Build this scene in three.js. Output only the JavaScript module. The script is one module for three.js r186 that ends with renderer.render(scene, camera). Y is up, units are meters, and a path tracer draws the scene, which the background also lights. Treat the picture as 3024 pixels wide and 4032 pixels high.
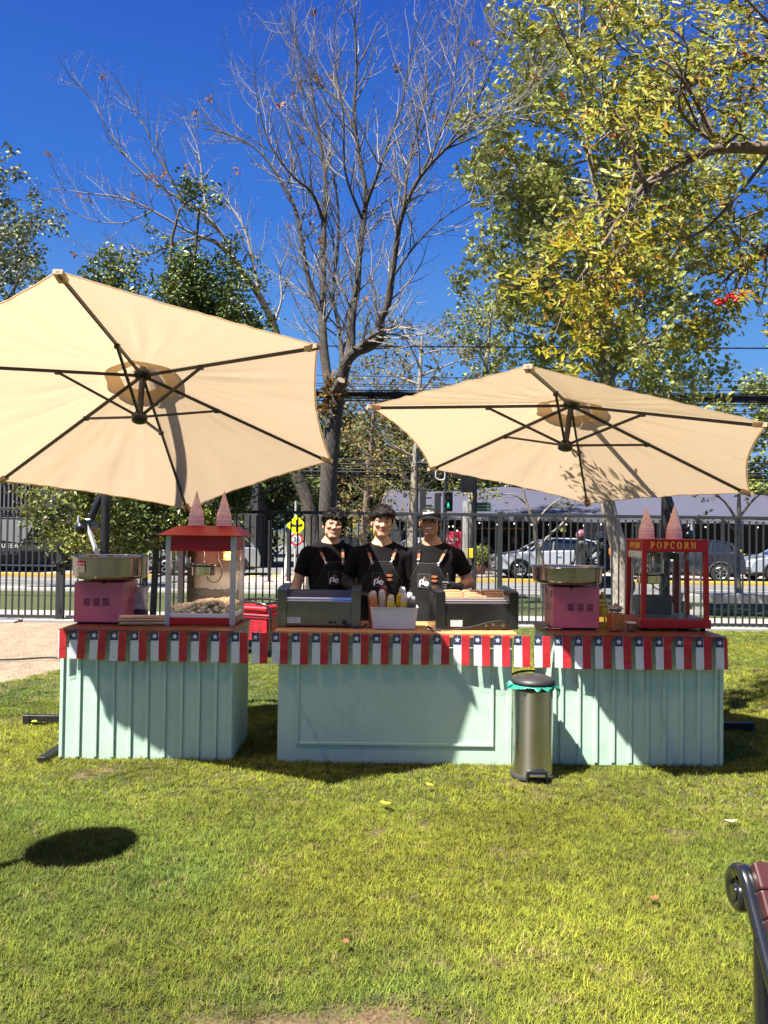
import * as THREE from 'three';
import { mergeGeometries } from 'three/addons/utils/BufferGeometryUtils.js';
import { RoundedBoxGeometry } from 'three/addons/geometries/RoundedBoxGeometry.js';
import { TextGeometry } from 'three/addons/geometries/TextGeometry.js';
import { FontLoader } from 'three/addons/loaders/FontLoader.js';

// ---------------------------------------------------------------- camera, sky, sun, exposure
const EXPOSURE = 3.5;
const scene = new THREE.Scene();
const camera = new THREE.PerspectiveCamera(67.31, 3 / 4, 0.05, 600);
camera.position.set(0, 1.6, 0);
camera.rotation.order = 'YXZ';
camera.rotation.set(THREE.MathUtils.degToRad(1.305), 0, THREE.MathUtils.degToRad(0.7));
const SUN = new THREE.Vector3(-1.03, 2.21, 0.79).normalize();
const sun = new THREE.DirectionalLight(new THREE.Color().setRGB(1, 0.955, 0.87), 5);
sun.position.copy(SUN).multiplyScalar(60).add(new THREE.Vector3(0, 0, -10));
sun.target.position.set(0, 0, -10);
sun.castShadow = true;
sun.shadow.mapSize.set(4096, 4096);
Object.assign(sun.shadow.camera, { left: -30, right: 30, top: 30, bottom: -40, near: 1, far: 160 });
scene.add(sun, sun.target);
{
  const W = 512, H = 256, data = new Float32Array(W * H * 4);
  const stops = [[-90, .1, .11, .08], [-4, .13, .15, .12], [0, .34, .5, .75], [6, .23, .45, .82], [12, .14, .37, .82], [22, .052, .205, .72], [35, .028, .115, .56], [60, .02, .085, .45], [90, .017, .075, .4]];
  for (let j = 0; j < H; j++) for (let i = 0; i < W; i++) {
    const el = ((j + .5) / H - .5) * Math.PI, az = ((i + .5) / W - .5) * 2 * Math.PI;
    const d = new THREE.Vector3(Math.cos(el) * Math.cos(az), Math.sin(el), Math.cos(el) * Math.sin(az));
    const e = el * 180 / Math.PI; let k = 1; while (k < stops.length - 1 && e > stops[k][0]) k++;
    const a = stops[k - 1], b = stops[k]; let t = (e - a[0]) / (b[0] - a[0]); t = Math.min(1, Math.max(0, t));
    const c = Math.max(0, d.dot(SUN)), glow = e > -3 ? .55 * Math.pow(c, 40) + .16 * Math.pow(c, 6) : 0;
    const o = (j * W + i) * 4;
    for (let q = 0; q < 3; q++) data[o + q] = (a[1 + q] + (b[1 + q] - a[1 + q]) * t + glow * [1, .97, .9][q]) / EXPOSURE;
    data[o + 3] = 1;
  }
  const sky = new THREE.DataTexture(data, W, H, THREE.RGBAFormat, THREE.FloatType);
  sky.mapping = THREE.EquirectangularReflectionMapping; sky.magFilter = sky.minFilter = THREE.LinearFilter; sky.needsUpdate = true;
  scene.background = sky; scene.environment = sky;
}
const renderer = new THREE.WebGLRenderer({ antialias: true });
renderer.setSize(768, 1024);
renderer.toneMapping = THREE.LinearToneMapping;
renderer.toneMappingExposure = EXPOSURE;
renderer.shadowMap.enabled = true;

// ---------------------------------------------------------------- helpers
function rng(seed) { let s = seed >>> 0; return () => { s = (s + 0x6D2B79F5) >>> 0; let t = s; t = Math.imul(t ^ (t >>> 15), t | 1); t ^= t + Math.imul(t ^ (t >>> 7), t | 61); return ((t ^ (t >>> 14)) >>> 0) / 4294967296; }; }
const V = (x, y, z) => new THREE.Vector3(x, y, z), A = (a) => new THREE.Vector3(a[0], a[1], a[2]);
const lerp = (a, b, t) => a + (b - a) * t, clamp = (x, a = 0, b = 1) => Math.min(b, Math.max(a, x)), smooth = (a, b, x) => { const t = clamp((x - a) / (b - a)); return t * t * (3 - 2 * t); };
function hash3(x, y, z) { let h = Math.imul(x, 374761393) ^ Math.imul(y, 668265263) ^ Math.imul(z, 2147483647 ^ 0x51ed27); h = Math.imul(h ^ (h >>> 13), 1274126177); return ((h ^ (h >>> 16)) >>> 0) / 4294967296; }
function noise3(x, y, z) {
  const X = Math.floor(x), Y = Math.floor(y), Z = Math.floor(z), f = (t) => t * t * (3 - 2 * t), u = f(x - X), v = f(y - Y), w = f(z - Z);
  const g = (a, b, c) => hash3(X + a, Y + b, Z + c);
  return lerp(lerp(lerp(g(0, 0, 0), g(1, 0, 0), u), lerp(g(0, 1, 0), g(1, 1, 0), u), v), lerp(lerp(g(0, 0, 1), g(1, 0, 1), u), lerp(g(0, 1, 1), g(1, 1, 1), u), v), w) * 2 - 1;
}
const fbm = (x, y, z, n = 4) => { let s = 0, a = .5; for (let i = 0; i < n; i++) { s += a * noise3(x, y, z); x *= 2.03; y *= 2.03; z *= 2.03; a *= .5; } return s; };
const names = new Map();
function numbered(n) { const k = names.get(n) || 0; names.set(n, k + 1); return k ? n + '_' + String(k).padStart(3, '0') : n; }
function mesh(name, geo, mat, parent) {
  if (Array.isArray(geo)) geo = merge(geo);
  const m = new THREE.Mesh(geo, mat); m.name = parent && parent !== scene ? name : numbered(name); m.castShadow = m.receiveShadow = true; (parent || scene).add(m); return m;
}
function tag(o, label, category, group) { o.userData.label = label; o.userData.category = category; if (group) o.userData.group = group; return o; }
function thing(name, label, category, p = [0, 0, 0], ry = 0, group) { const g = new THREE.Group(); g.name = numbered(name); g.position.set(...p); g.rotation.y = ry; scene.add(g); return tag(g, label, category, group); }
function struct(name, geo, mat) { const m = mesh(name, geo, mat); m.userData.kind = 'structure'; return m; }
function copy(o, label, p, ry) { const c = o.clone(); c.name = numbered(o.name.replace(/_\d{3}$/, '')); c.userData = { ...o.userData, label }; if (p) c.position.set(...p); if (ry !== undefined) c.rotation.y = ry; scene.add(c); return c; }
function merge(list) {
  const keep = list.every((g) => g.attributes.color) ? ['position', 'normal', 'uv', 'color'] : ['position', 'normal', 'uv'];
  return mergeGeometries(list.map((g) => { let q = g.index ? g.toNonIndexed() : g.clone(); for (const k of Object.keys(q.attributes)) if (!keep.includes(k)) q.deleteAttribute(k); if (!q.attributes.uv) q.setAttribute('uv', new THREE.BufferAttribute(new Float32Array(q.attributes.position.count * 2), 2)); if (!q.attributes.normal) q.computeVertexNormals(); q.morphAttributes = {}; return q; }));
}
const bx = (w, h, d, x = 0, y = 0, z = 0) => new THREE.BoxGeometry(w, h, d).translate(x, y, z);
const rbx = (w, h, d, x = 0, y = 0, z = 0, r = .004, s = 1) => new RoundedBoxGeometry(w, h, d, s, Math.min(r, w / 2.01, h / 2.01, d / 2.01)).translate(x, y, z);
const cyl = (r0, r1, h, x = 0, y = 0, z = 0, n = 16, open = false) => new THREE.CylinderGeometry(r1, r0, h, n, 1, open).translate(x, y + h / 2, z);
const ball = (r, x = 0, y = 0, z = 0, a = 14, b = 10) => new THREE.SphereGeometry(r, a, b).translate(x, y, z);
const lathe = (pts, n = 32) => new THREE.LatheGeometry(pts.map((p) => new THREE.Vector2(p[0], p[1])), n);
function bar(a, b, w, h = w) { a = Array.isArray(a) ? A(a) : a; b = Array.isArray(b) ? A(b) : b; const d = b.clone().sub(a), g = new THREE.BoxGeometry(w, h, d.length()); g.lookAt(d.clone().normalize()); const m = a.clone().add(b).multiplyScalar(.5); return g.translate(m.x, m.y, m.z); }
function rod(a, b, r, r2 = r, n = 10) { a = Array.isArray(a) ? A(a) : a; b = Array.isArray(b) ? A(b) : b; const d = b.clone().sub(a), g = new THREE.CylinderGeometry(r2, r, d.length(), n); g.applyQuaternion(new THREE.Quaternion().setFromUnitVectors(V(0, 1, 0), d.clone().normalize())); const m = a.clone().add(b).multiplyScalar(.5); return g.translate(m.x, m.y, m.z); }
const tube = (pts, r, seg = 24, n = 8, closed = false) => new THREE.TubeGeometry(new THREE.CatmullRomCurve3(pts.map((p) => Array.isArray(p) ? A(p) : p), closed), seg, r, n, closed);
// tapered tube along points [x,y,z,r]
function limb(pts, n = 7, sub = 3) {
  const c = new THREE.CatmullRomCurve3(pts.map(A)), N = Math.max(1, (pts.length - 1) * sub), pos = [], idx = [], uv = [];
  let up = V(.31, .12, .94); let L = 0, last = null;
  for (let i = 0; i <= N; i++) {
    const t = i / N, q = t * (pts.length - 1), k = Math.min(pts.length - 2, Math.floor(q)), r = lerp(pts[k][3], pts[k + 1][3], q - k);
    const p = c.getPoint(t), d = c.getTangent(t); if (last) L += p.distanceTo(last); last = p;
    const s = d.clone().cross(up).normalize(); up = s.clone().cross(d).normalize();
    for (let j = 0; j <= n; j++) { const a = j / n * 2 * Math.PI, w = r * (n > 5 ? 1 + .1 * noise3(p.x * 6 + Math.cos(a) * 1.3, p.y * 3, p.z * 6 + Math.sin(a) * 1.3) : 1); pos.push(p.x + (s.x * Math.cos(a) + up.x * Math.sin(a)) * w, p.y + (s.y * Math.cos(a) + up.y * Math.sin(a)) * w, p.z + (s.z * Math.cos(a) + up.z * Math.sin(a)) * w); uv.push(j / n * Math.max(1, Math.round(r * 20)), L * 2); }
  }
  for (let i = 0; i < N; i++) for (let j = 0; j < n; j++) { const a = i * (n + 1) + j, b = a + n + 1; idx.push(a, b, a + 1, b, b + 1, a + 1); }
  const g = new THREE.BufferGeometry(); g.setAttribute('position', new THREE.Float32BufferAttribute(pos, 3)); g.setAttribute('uv', new THREE.Float32BufferAttribute(uv, 2)); g.setIndex(idx); g.computeVertexNormals(); return g;
}
// grid surface from f(u,v) -> [x,y,z]
function surf(nu, nv, f) {
  const pos = [], uv = [], idx = [];
  for (let j = 0; j <= nv; j++) for (let i = 0; i <= nu; i++) { const p = f(i / nu, j / nv); pos.push(p[0], p[1], p[2]); uv.push(p.length > 3 ? p[3] : i / nu, p.length > 3 ? p[4] : j / nv); }
  for (let j = 0; j < nv; j++) for (let i = 0; i < nu; i++) { const a = j * (nu + 1) + i, b = a + nu + 1; idx.push(a, a + 1, b + 1, a, b + 1, b); }
  const g = new THREE.BufferGeometry(); g.setAttribute('position', new THREE.Float32BufferAttribute(pos, 3)); g.setAttribute('uv', new THREE.Float32BufferAttribute(uv, 2)); g.setIndex(idx); g.computeVertexNormals(); return g;
}
// surface nets
function sdfMesh(f, lo, hi, h) {
  const n = [0, 1, 2].map((k) => Math.ceil((hi[k] - lo[k]) / h) + 1), [nx, ny, nz] = n, F = new Float32Array(nx * ny * nz), id = new Int32Array(nx * ny * nz).fill(-1), at = (i, j, k) => (k * ny + j) * nx + i;
  for (let k = 0; k < nz; k++) for (let j = 0; j < ny; j++) for (let i = 0; i < nx; i++) F[at(i, j, k)] = f(lo[0] + i * h, lo[1] + j * h, lo[2] + k * h);
  const pos = [], idx = [];
  for (let k = 0; k < nz - 1; k++) for (let j = 0; j < ny - 1; j++) for (let i = 0; i < nx - 1; i++) {
    let sx = 0, sy = 0, sz = 0, c = 0; const v = [];
    for (let q = 0; q < 8; q++) v.push(F[at(i + (q & 1), j + ((q >> 1) & 1), k + (q >> 2))]);
    for (let q = 0; q < 8; q++) for (const b of [1, 2, 4]) if (!(q & b)) { const a0 = v[q], a1 = v[q | b]; if ((a0 < 0) !== (a1 < 0)) { const t = a0 / (a0 - a1); sx += (q & 1) + (b === 1 ? t : 0); sy += ((q >> 1) & 1) + (b === 2 ? t : 0); sz += (q >> 2) + (b === 4 ? t : 0); c++; } }
    if (c) { id[at(i, j, k)] = pos.length / 3; pos.push(lo[0] + (i + sx / c) * h, lo[1] + (j + sy / c) * h, lo[2] + (k + sz / c) * h); }
  }
  const quad = (a, b, c, d, flip) => { if (a < 0 || b < 0 || c < 0 || d < 0) return; flip ? idx.push(a, c, b, a, d, c) : idx.push(a, b, c, a, c, d); };
  for (let k = 1; k < nz - 1; k++) for (let j = 1; j < ny - 1; j++) for (let i = 1; i < nx - 1; i++) {
    const s = F[at(i, j, k)] < 0;
    if (s !== (F[at(i + 1, j, k)] < 0)) quad(id[at(i, j - 1, k - 1)], id[at(i, j, k - 1)], id[at(i, j, k)], id[at(i, j - 1, k)], !s);
    if (s !== (F[at(i, j + 1, k)] < 0)) quad(id[at(i - 1, j, k - 1)], id[at(i - 1, j, k)], id[at(i, j, k)], id[at(i, j, k - 1)], !s);
    if (s !== (F[at(i, j, k + 1)] < 0)) quad(id[at(i - 1, j - 1, k)], id[at(i, j - 1, k)], id[at(i, j, k)], id[at(i - 1, j, k)], !s);
  }
  const g = new THREE.BufferGeometry(); g.setAttribute('position', new THREE.Float32BufferAttribute(pos, 3)); g.setIndex(idx); g.computeVertexNormals();
  return g;
}
const smin = (a, b, k) => { const h = Math.max(k - Math.abs(a - b), 0) / k; return Math.min(a, b) - h * h * k * .25; };
const smax = (a, b, k) => -smin(-a, -b, k);
function cap(x, y, z, a, b) { // tapered capsule, a,b = [x,y,z,r]
  const bxx = b[0] - a[0], by = b[1] - a[1], bz = b[2] - a[2], px = x - a[0], py = y - a[1], pz = z - a[2], t = clamp((px * bxx + py * by + pz * bz) / (bxx * bxx + by * by + bz * bz + 1e-9));
  return Math.hypot(px - bxx * t, py - by * t, pz - bz * t) - lerp(a[3], b[3], t);
}
const ell = (x, y, z, c, r) => { const px = (x - c[0]) / r[0], py = (y - c[1]) / r[1], pz = (z - c[2]) / r[2], k = Math.hypot(px, py, pz), g = Math.hypot(px / r[0], py / r[1], pz / r[2]); return g < 1e-6 ? -Math.min(...r) : k * (k - 1) / g; };
function colored(g, fn) { const p = g.attributes.position, c = new Float32Array(p.count * 3); for (let i = 0; i < p.count; i++) { const q = fn(p.getX(i), p.getY(i), p.getZ(i)); c[3 * i] = q[0]; c[3 * i + 1] = q[1]; c[3 * i + 2] = q[2]; } g.setAttribute('color', new THREE.BufferAttribute(c, 3)); return g; }
// box-projected uv in metres
function boxUV(g, s = 1) { if (g.index) g = g.toNonIndexed(); g.computeVertexNormals(); const p = g.attributes.position, n = g.attributes.normal, u = new Float32Array(p.count * 2); for (let i = 0; i < p.count; i++) { const ax = Math.abs(n.getX(i)), ay = Math.abs(n.getY(i)), az = Math.abs(n.getZ(i)); const [a, b] = ay >= ax && ay >= az ? [p.getX(i), p.getZ(i)] : ax > az ? [p.getZ(i), p.getY(i)] : [p.getX(i), p.getY(i)]; u[2 * i] = a * s; u[2 * i + 1] = b * s; } g.setAttribute('uv', new THREE.BufferAttribute(u, 2)); return g; }

// ---------------------------------------------------------------- textures and materials
function noiseTex(size, fn, srgb = false, rep = 1) { // fn(x,y in 0..1) -> grey or [r,g,b] 0..1
  const d = new Uint8Array(size * size * 4);
  for (let j = 0; j < size; j++) for (let i = 0; i < size; i++) { let c = fn(i / size, j / size); if (!Array.isArray(c)) c = [c, c, c]; const o = (j * size + i) * 4; for (let k = 0; k < 3; k++) d[o + k] = clamp(c[k]) * 255; d[o + 3] = 255; }
  const t = new THREE.DataTexture(d, size, size); t.wrapS = t.wrapT = THREE.RepeatWrapping; t.magFilter = THREE.LinearFilter; t.minFilter = THREE.LinearMipmapLinearFilter; t.repeat.set(rep, rep); if (srgb) t.colorSpace = THREE.SRGBColorSpace; t.needsUpdate = true; return t;
}
// tileable fbm
function tfbm(u, v, f, n = 4, s = 0) { let r = 0, a = .5; for (let i = 0; i < n; i++) { const x = u * f, y = v * f, X = Math.floor(x), Y = Math.floor(y), e = (t) => t * t * (3 - 2 * t), p = e(x - X), q = e(y - Y), g = (i1, j1) => hash3((X + i1) % f, (Y + j1) % f, s + i * 17); r += a * (lerp(lerp(g(0, 0), g(1, 0), p), lerp(g(0, 1), g(1, 1), p), q) * 2 - 1); f *= 2; a *= .5; } return r; }
function canvasTex(w, h, draw) { const c = document.createElement('canvas'); c.width = w; c.height = h; const x = c.getContext('2d'); draw(x, w, h); const t = new THREE.CanvasTexture(c); t.colorSpace = THREE.SRGBColorSpace; t.anisotropy = 8; return t; }
const N = {
  fine: noiseTex(256, (u, v) => .5 + .5 * tfbm(u, v, 32, 3, 1)),
  blotch: noiseTex(256, (u, v) => .5 + .6 * tfbm(u, v, 6, 5, 2)),
  brushV: noiseTex(256, (u, v) => .5 + .45 * tfbm(u, v * .06, 64, 2, 3) + .1 * tfbm(u, v, 6, 3, 4)),
  fabric: noiseTex(256, (u, v) => .5 + .25 * Math.sin(u * 2 * Math.PI * 64) * Math.sin(v * 2 * Math.PI * 64) + .3 * tfbm(u, v, 8, 4, 5)),
  bark: noiseTex(256, (u, v) => .5 + .7 * tfbm(u, v * .25 + .0, 16, 4, 6)),
};
const rgb = (r, g, b) => new THREE.Color().setRGB(r, g, b);
const std = (color, roughness = .6, o = {}) => new THREE.MeshStandardMaterial({ color: Array.isArray(color) ? rgb(...color) : color, roughness, ...o });
const phys = (color, roughness = .6, o = {}) => new THREE.MeshPhysicalMaterial({ color: Array.isArray(color) ? rgb(...color) : color, roughness, ...o });
function tinted(base, amp, tex) { return tex; }
// colour map that multiplies the base colour by mottling
const mottle = (lo, hi, f, s, size = 256, n = 5) => noiseTex(size, (u, v) => clamp(lerp(lo, hi, .5 + .8 * tfbm(u, v, f, n, s))));
const MOT = { soft: mottle(.84, 1, 4, 11), dirt: mottle(.6, 1, 5, 12), strong: mottle(.35, 1, 8, 13), speck: mottle(.5, 1, 64, 14, 256, 3) };
const M = {
  black: std([.012, .012, .013], .45, { bumpMap: N.fine, bumpScale: .0004 }), blackGloss: phys([.01, .01, .011], .25, { clearcoat: .6, clearcoatRoughness: .2 }), rubber: std([.02, .02, .02], .85, { bumpMap: N.fine, bumpScale: .001 }),
  steel: std([.56, .55, .53], .24, { metalness: 1, roughnessMap: N.brushV, bumpMap: N.fine, bumpScale: .0002 }), steelDull: std([.42, .42, .40], .42, { metalness: 1, roughnessMap: N.blotch }), chrome: std([.75, .75, .76], .1, { metalness: 1 }),
  grillSteel: std([.25, .25, .24], .45, { metalness: .85, map: MOT.soft, roughnessMap: N.blotch }), darkSteel: std([.1, .1, .1], .4, { metalness: .85, map: MOT.dirt, roughnessMap: N.blotch }),
  alu: std([.55, .56, .56], .45, { metalness: .35, map: MOT.soft }), white: std([.74, .74, .73], .5, { map: MOT.soft }), whitePlastic: phys([.72, .73, .74], .35, { clearcoat: .2, map: MOT.soft }),
  red: phys([.40, .006, .01], .45, { clearcoat: .25, clearcoatRoughness: .25, map: MOT.soft }), redBright: phys([.62, .012, .03], .4, { clearcoat: .3, map: MOT.soft }), pink: phys([.70, .155, .215], .42, { clearcoat: .35, clearcoatRoughness: .3, map: MOT.soft }), pinkDark: std([.2, .03, .07], .6),
  glass: phys([1, 1, 1], .03, { transmission: 1, thickness: 0, ior: 1.5, roughnessMap: null }), fence: std([.019, .023, .0255], .6, { map: MOT.soft, bumpMap: N.fine, bumpScale: .0005 }), wood: null,
  leather: std([.4, .13, .045], .5, { bumpMap: N.fine, bumpScale: .001 }), concrete: std([.55, .53, .49], .9, { map: MOT.dirt, bumpMap: N.fine, bumpScale: .003 }), gold: std([.75, .42, .05], .5),
};
// ---------------------------------------------------------------- ground
const GY = (z) => z > -13 ? 0 : Math.max(-.3, -.02 * (-z - 13));
const dry = (x, z) => smooth(.12, .42, fbm(x * .9 + 3.1, 7.7, z * .9, 4)) * .55 + .5 * Math.max(0, 1 - Math.hypot((x + .25) * 1.1, (z + 2.35) * 1.9) / 1.0) + .55 * Math.max(0, 1 - Math.hypot((x - .75), (z + 2.9) * 1.6) / .55);
const bare = (x, z) => clamp(smooth(.25, .55, fbm(x * 2.1, 1.2, z * 2.6, 4) + 1.0 * Math.max(0, 1 - Math.hypot((x + .22) * .9, (z + 2.45) * 2.6) / .8) + .8 * Math.max(0, 1 - Math.hypot(x - .5, (z + 2.95) * 2) / .55) - .12) + .7 * smooth(.46, .56, fbm(x * 3.1 + 9, 3, z * 3.1, 3)));
const path = (x, z) => { const e = x + 3.62 + .12 * noise3(z * .8, 2, 0) + .05 * noise3(z * 4, 1, 1) + (z + 8.3) * .06; const d = Math.min(-e - Math.max(0, (z + 8.0) * .9), 9); return smooth(-.12, .12, d) * (z < -6.9 - .04 * x ? 1 : smooth(-6.2, -7.2, z)); };
{
  const gm = noiseTex(512, (u, v) => { const a = tfbm(u, v, 90, 3, 21), b = tfbm(u, v, 10, 4, 22); const k = clamp(.62 + .55 * a + .2 * b); return [k, k, k * .92]; });
  gm.repeat.set(1, 1);
  const mat = std([1, 1, 1], .95, { vertexColors: true, map: gm, bumpMap: gm, bumpScale: .012 });
  const col = (x, z) => {
    const n = fbm(x * .5, 3, z * .5, 4), b = bare(x, z), d = dry(x, z), p = path(x, z);
    let c = [lerp(.04, .075, .5 + n), lerp(.052, .078, .5 + n), .008];
    c = [lerp(c[0], .13, d * .5), lerp(c[1], .105, d * .5), lerp(c[2], .035, d * .5)];
    c = [lerp(c[0], .21, b * .7), lerp(c[1], .12, b * .7), lerp(c[2], .068, b * .7)];
    const m = 1 + .22 * fbm(x * 4, 9, z * 5, 4); return [lerp(c[0], .36 * m, p), lerp(c[1], .265 * m, p), lerp(c[2], .19 * m, p)];
  };
  const X = [-30, -16, -10, -7.5], Z = []; for (let x = -6.6; x <= 6.6; x += .12) X.push(x); X.push(7.5, 10, 16, 30);
  for (let z = 4; z > 0; z -= 2) Z.push(z); for (let z = 0; z > -12.8; z -= .1) Z.push(z); Z.push(-12.8);
  const g = surf(X.length - 1, Z.length - 1, (u, v) => { const x = X[Math.round(u * (X.length - 1))], z = Z[Math.round(v * (Z.length - 1))]; return [x, .012 * noise3(x * .7, 0, z * .7), z, x * 1.1, z * 1.1]; });
  struct('lawn', colored(g, (x, y, z) => col(x, z)), mat);
  // wide terrain under everything beyond the fence
  const tz = [-12.8, -13, -15, -18, -21, -24, -28, -32, -40, -60, -90, -140, -260, -420], tx = [-420, -200, -80, -40, -20, -10, 0, 10, 20, 40, 80, 200, 420];
  const tg = surf(tx.length - 1, tz.length - 1, (u, v) => { const x = tx[Math.round(u * (tx.length - 1))], z = tz[Math.round(v * (tz.length - 1))]; return [x, GY(z) - .02, z, x, z]; });
  struct('terrain', tg, std([.07, .075, .03], .95, { map: MOT.strong }));
  const strip = (name, x0, x1, z0, z1, lift, mat, color) => { const zs = [z0]; for (const q of [-13, -15, -18, -21, -24, -28]) if (q < z0 && q > z1) zs.push(q); zs.push(z1); const nx = 24; return struct(name, surf(nx, zs.length - 1, (u, v) => { const x = lerp(x0, x1, u), z = zs[Math.round(v * (zs.length - 1))]; return [x, GY(z) + lift, z, x, z]; }), mat); };
  // paving texture with joints as relief, far enough that single stones are finer than a pixel
  const pave = noiseTex(512, (u, v) => { const r = Math.floor(v * 8), a = (u * 4 + (r % 2) * .5) % 1, b = (v * 8) % 1, j = Math.min(Math.min(a, 1 - a) * 4, Math.min(b, 1 - b) * 2) < .07 ? .62 : 1; const k = (.75 + .25 * hash3(Math.floor(u * 4 + (r % 2) * .5) % 4, r, 3) + .12 * tfbm(u, v, 32, 3, 31)) * j; return k; });
  const mp = std([.34, .275, .245], .9, { map: pave, bumpMap: pave, bumpScale: .004 });
  const asph = noiseTex(512, (u, v) => clamp(.72 + .3 * tfbm(u, v, 128, 2, 41) + .25 * tfbm(u, v, 4, 5, 42))); asph.repeat.set(.25, .25);
  const ma = std([.17, .165, .16], .9, { map: asph, bumpMap: asph, bumpScale: .004 });
  strip('sidewalk', -40, 40, -13.1, -14.85, .004, mp);
  strip('grass_verge', -40, 40, -14.86, -20.6, -.002, std([.075, .095, .022], .95, { map: gm, bumpMap: gm, bumpScale: .02 }));
  strip('street', -60, 60, -20.9, -28.6, -.008, ma);
  struct('side_street', surf(1, 12, (u, v) => [lerp(-8.5, -1.2, u) - v * 4, GY(-30) + .0 - .004, lerp(-28.6, -110, v), u * 7, v * 80]), ma);
  strip('parking_court', -.9, 60, -30.6, -37, .01, mp);
  struct('kerb', [bx(80, .16, .16, 0, GY(-20.75) - .0, -20.75)], std([.5, .48, .44], .9, { map: MOT.dirt }));
  struct('yellow_kerb', [bx(58, .24, .18, 28.4, -.3, -28.75)], std([.62, .40, .06], .75, { map: MOT.dirt }));
  struct('yellow_kerb', [bx(30, .24, .18, -23.6, -.3, -28.75)], std([.62, .36, .06], .75, { map: MOT.dirt }));
  strip('grass_verge', -.9, 60, -28.85, -30.55, .02, std([.075, .085, .025], .95, { map: gm, bumpMap: gm, bumpScale: .02 }));
  strip('sidewalk', -60, -8.6, -28.85, -32, .06, mp);
  // traffic island at the crossing
  struct('traffic_island', surf(16, 4, (u, v) => [lerp(-6.4, -.6, u), GY(-24) - .02 + .1 + .01 * Math.sin(u * 3), lerp(-23.4, -27.2, v), u * 5.8, v * 3.8]), std([.55, .36, .3], .9, { map: pave, bumpMap: pave, bumpScale: .004 }));
  struct('island_kerb', [bx(5.9, .2, .14, -3.5, -.2, -23.33), bx(.14, .2, 4, -.53, -.25, -25.3), bx(.14, .2, 4, -6.47, -.25, -25.3)], std([.55, .5, .42], .9, { map: MOT.dirt }));
  const mk = std([.66, .48, .1], .8, { map: MOT.strong }), mw = std([.62, .61, .58], .8, { map: MOT.strong });
  struct('crossing_marking', Array.from({ length: 7 }, (_, i) => surf(1, 1, (u, v) => [-6.2 + i * .85 + u * .45, GY(-29) + .005, -28.9 - v * 2.6])), mk);
  struct('lane_marking', Array.from({ length: 9 }, (_, i) => surf(1, 1, (u, v) => [-26 + i * 6 + u * 2.4, GY(-24.6) + .002, -24.6 - v * .12])), mw);
  struct('lane_marking', [surf(6, 1, (u, v) => [lerp(-9, -30, u), GY(-22.3) + .002, -22.3 - v * .14]), surf(6, 1, (u, v) => [lerp(-9, -30, u), GY(-26.8) + .002, -26.8 - v * .14])], mw);
  struct('fence_footing', [rbx(13.6, .12, .3, .9, .0, -12.78, .02), rbx(3.2, .07, .4, -7.6, .0, -12.78, .02)], std([.4, .375, .34], .9, { map: MOT.dirt, bumpMap: N.fine, bumpScale: .004 }));
  // grass blades
  const R = rng(5), blade = (h, w, lean, az, x, z) => { const c = Math.cos(az), s = Math.sin(az), p = []; const px = -s * w, pz = c * w; const P = [[x - px, 0, z - pz], [x + px, 0, z + pz], [x - px * .7 + c * lean * .4, h * .6, z - pz * .7 + s * lean * .4], [x + px * .7 + c * lean * .4, h * .6, z + pz * .7 + s * lean * .4], [x + c * lean, h, z + s * lean]]; for (const t of [[0, 1, 2], [1, 3, 2], [2, 3, 4]]) for (const q of t) p.push(...P[q]); return p; };
  const tuft = (n, r, h0, h1, lean0) => { const p = []; for (let i = 0; i < n; i++) { const a = R() * 6.28, q = Math.sqrt(R()) * r; p.push(...blade(lerp(h0, h1, R()), lerp(.0016, .003, R()), lean0 * (.35 + R()), R() * 6.28, Math.cos(a) * q, Math.sin(a) * q)); } const g = new THREE.BufferGeometry(); g.setAttribute('position', new THREE.Float32BufferAttribute(p, 3)); g.setAttribute('uv', new THREE.Float32BufferAttribute(new Float32Array(p.length / 3 * 2), 2)); g.computeVertexNormals(); return g; };
  const gmat = phys([1, 1, 1], .85, { specularIntensity: .2, side: THREE.DoubleSide, transmission: .35, thickness: 0 });
  const kinds = [tuft(26, .05, .014, .036, .034), tuft(22, .045, .016, .045, .042), tuft(30, .06, .012, .03, .03)], rows = [[], [], []];
  const R2 = rng(77); let z = -1.5;
  while (z > -12.7) {
    const d = -z, half = Math.min(8.6, d * .6 + .9), step = d < 4.5 ? .027 : d < 7 ? .04 : .058;
    for (let x = -half; x < half; x += step) {
      const px = x + (R2() - .5) * step * 1.8, pz = z + (R2() - .5) * step * 1.8;
      if (path(px, pz) > .3 + R2() * .5) continue; const b = bare(px, pz); if (R2() < b * .8) continue;
      const dr = dry(px, pz), n = fbm(px * .55, 3, pz * .55, 4), k = (.5 + .8 * R2()) * (1 + .5 * fbm(px * 1.3 + 20, 6, pz * 1.6, 3)), yel = clamp(.5 + n * 1.6 + (R2() - .5) * .5);
      const straw = R2() < .05 + .35 * dr; const c = straw ? [.27 * k, .225 * k, .085 * k] : [lerp(.125, .255, yel) * k, lerp(.185, .265, yel) * k, lerp(.032, .03, yel) * k];
      rows[Math.floor(R2() * 3)].push([px, pz, R2() * 6.28, (d < 5.2 ? .84 : .95) * lerp(.6, 1.15, R2()) * (1 - .4 * b), c, lerp(.8, 1.25, step / .07)]);
    }
    z -= step;
  }
  const o = new THREE.Object3D(), col4 = new THREE.Color(), turf = new THREE.Group(); turf.name = 'grass'; turf.userData = { kind: 'stuff', label: 'short yellow green mown grass covering the lawn', category: 'grass' };
  scene.add(turf);
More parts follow.
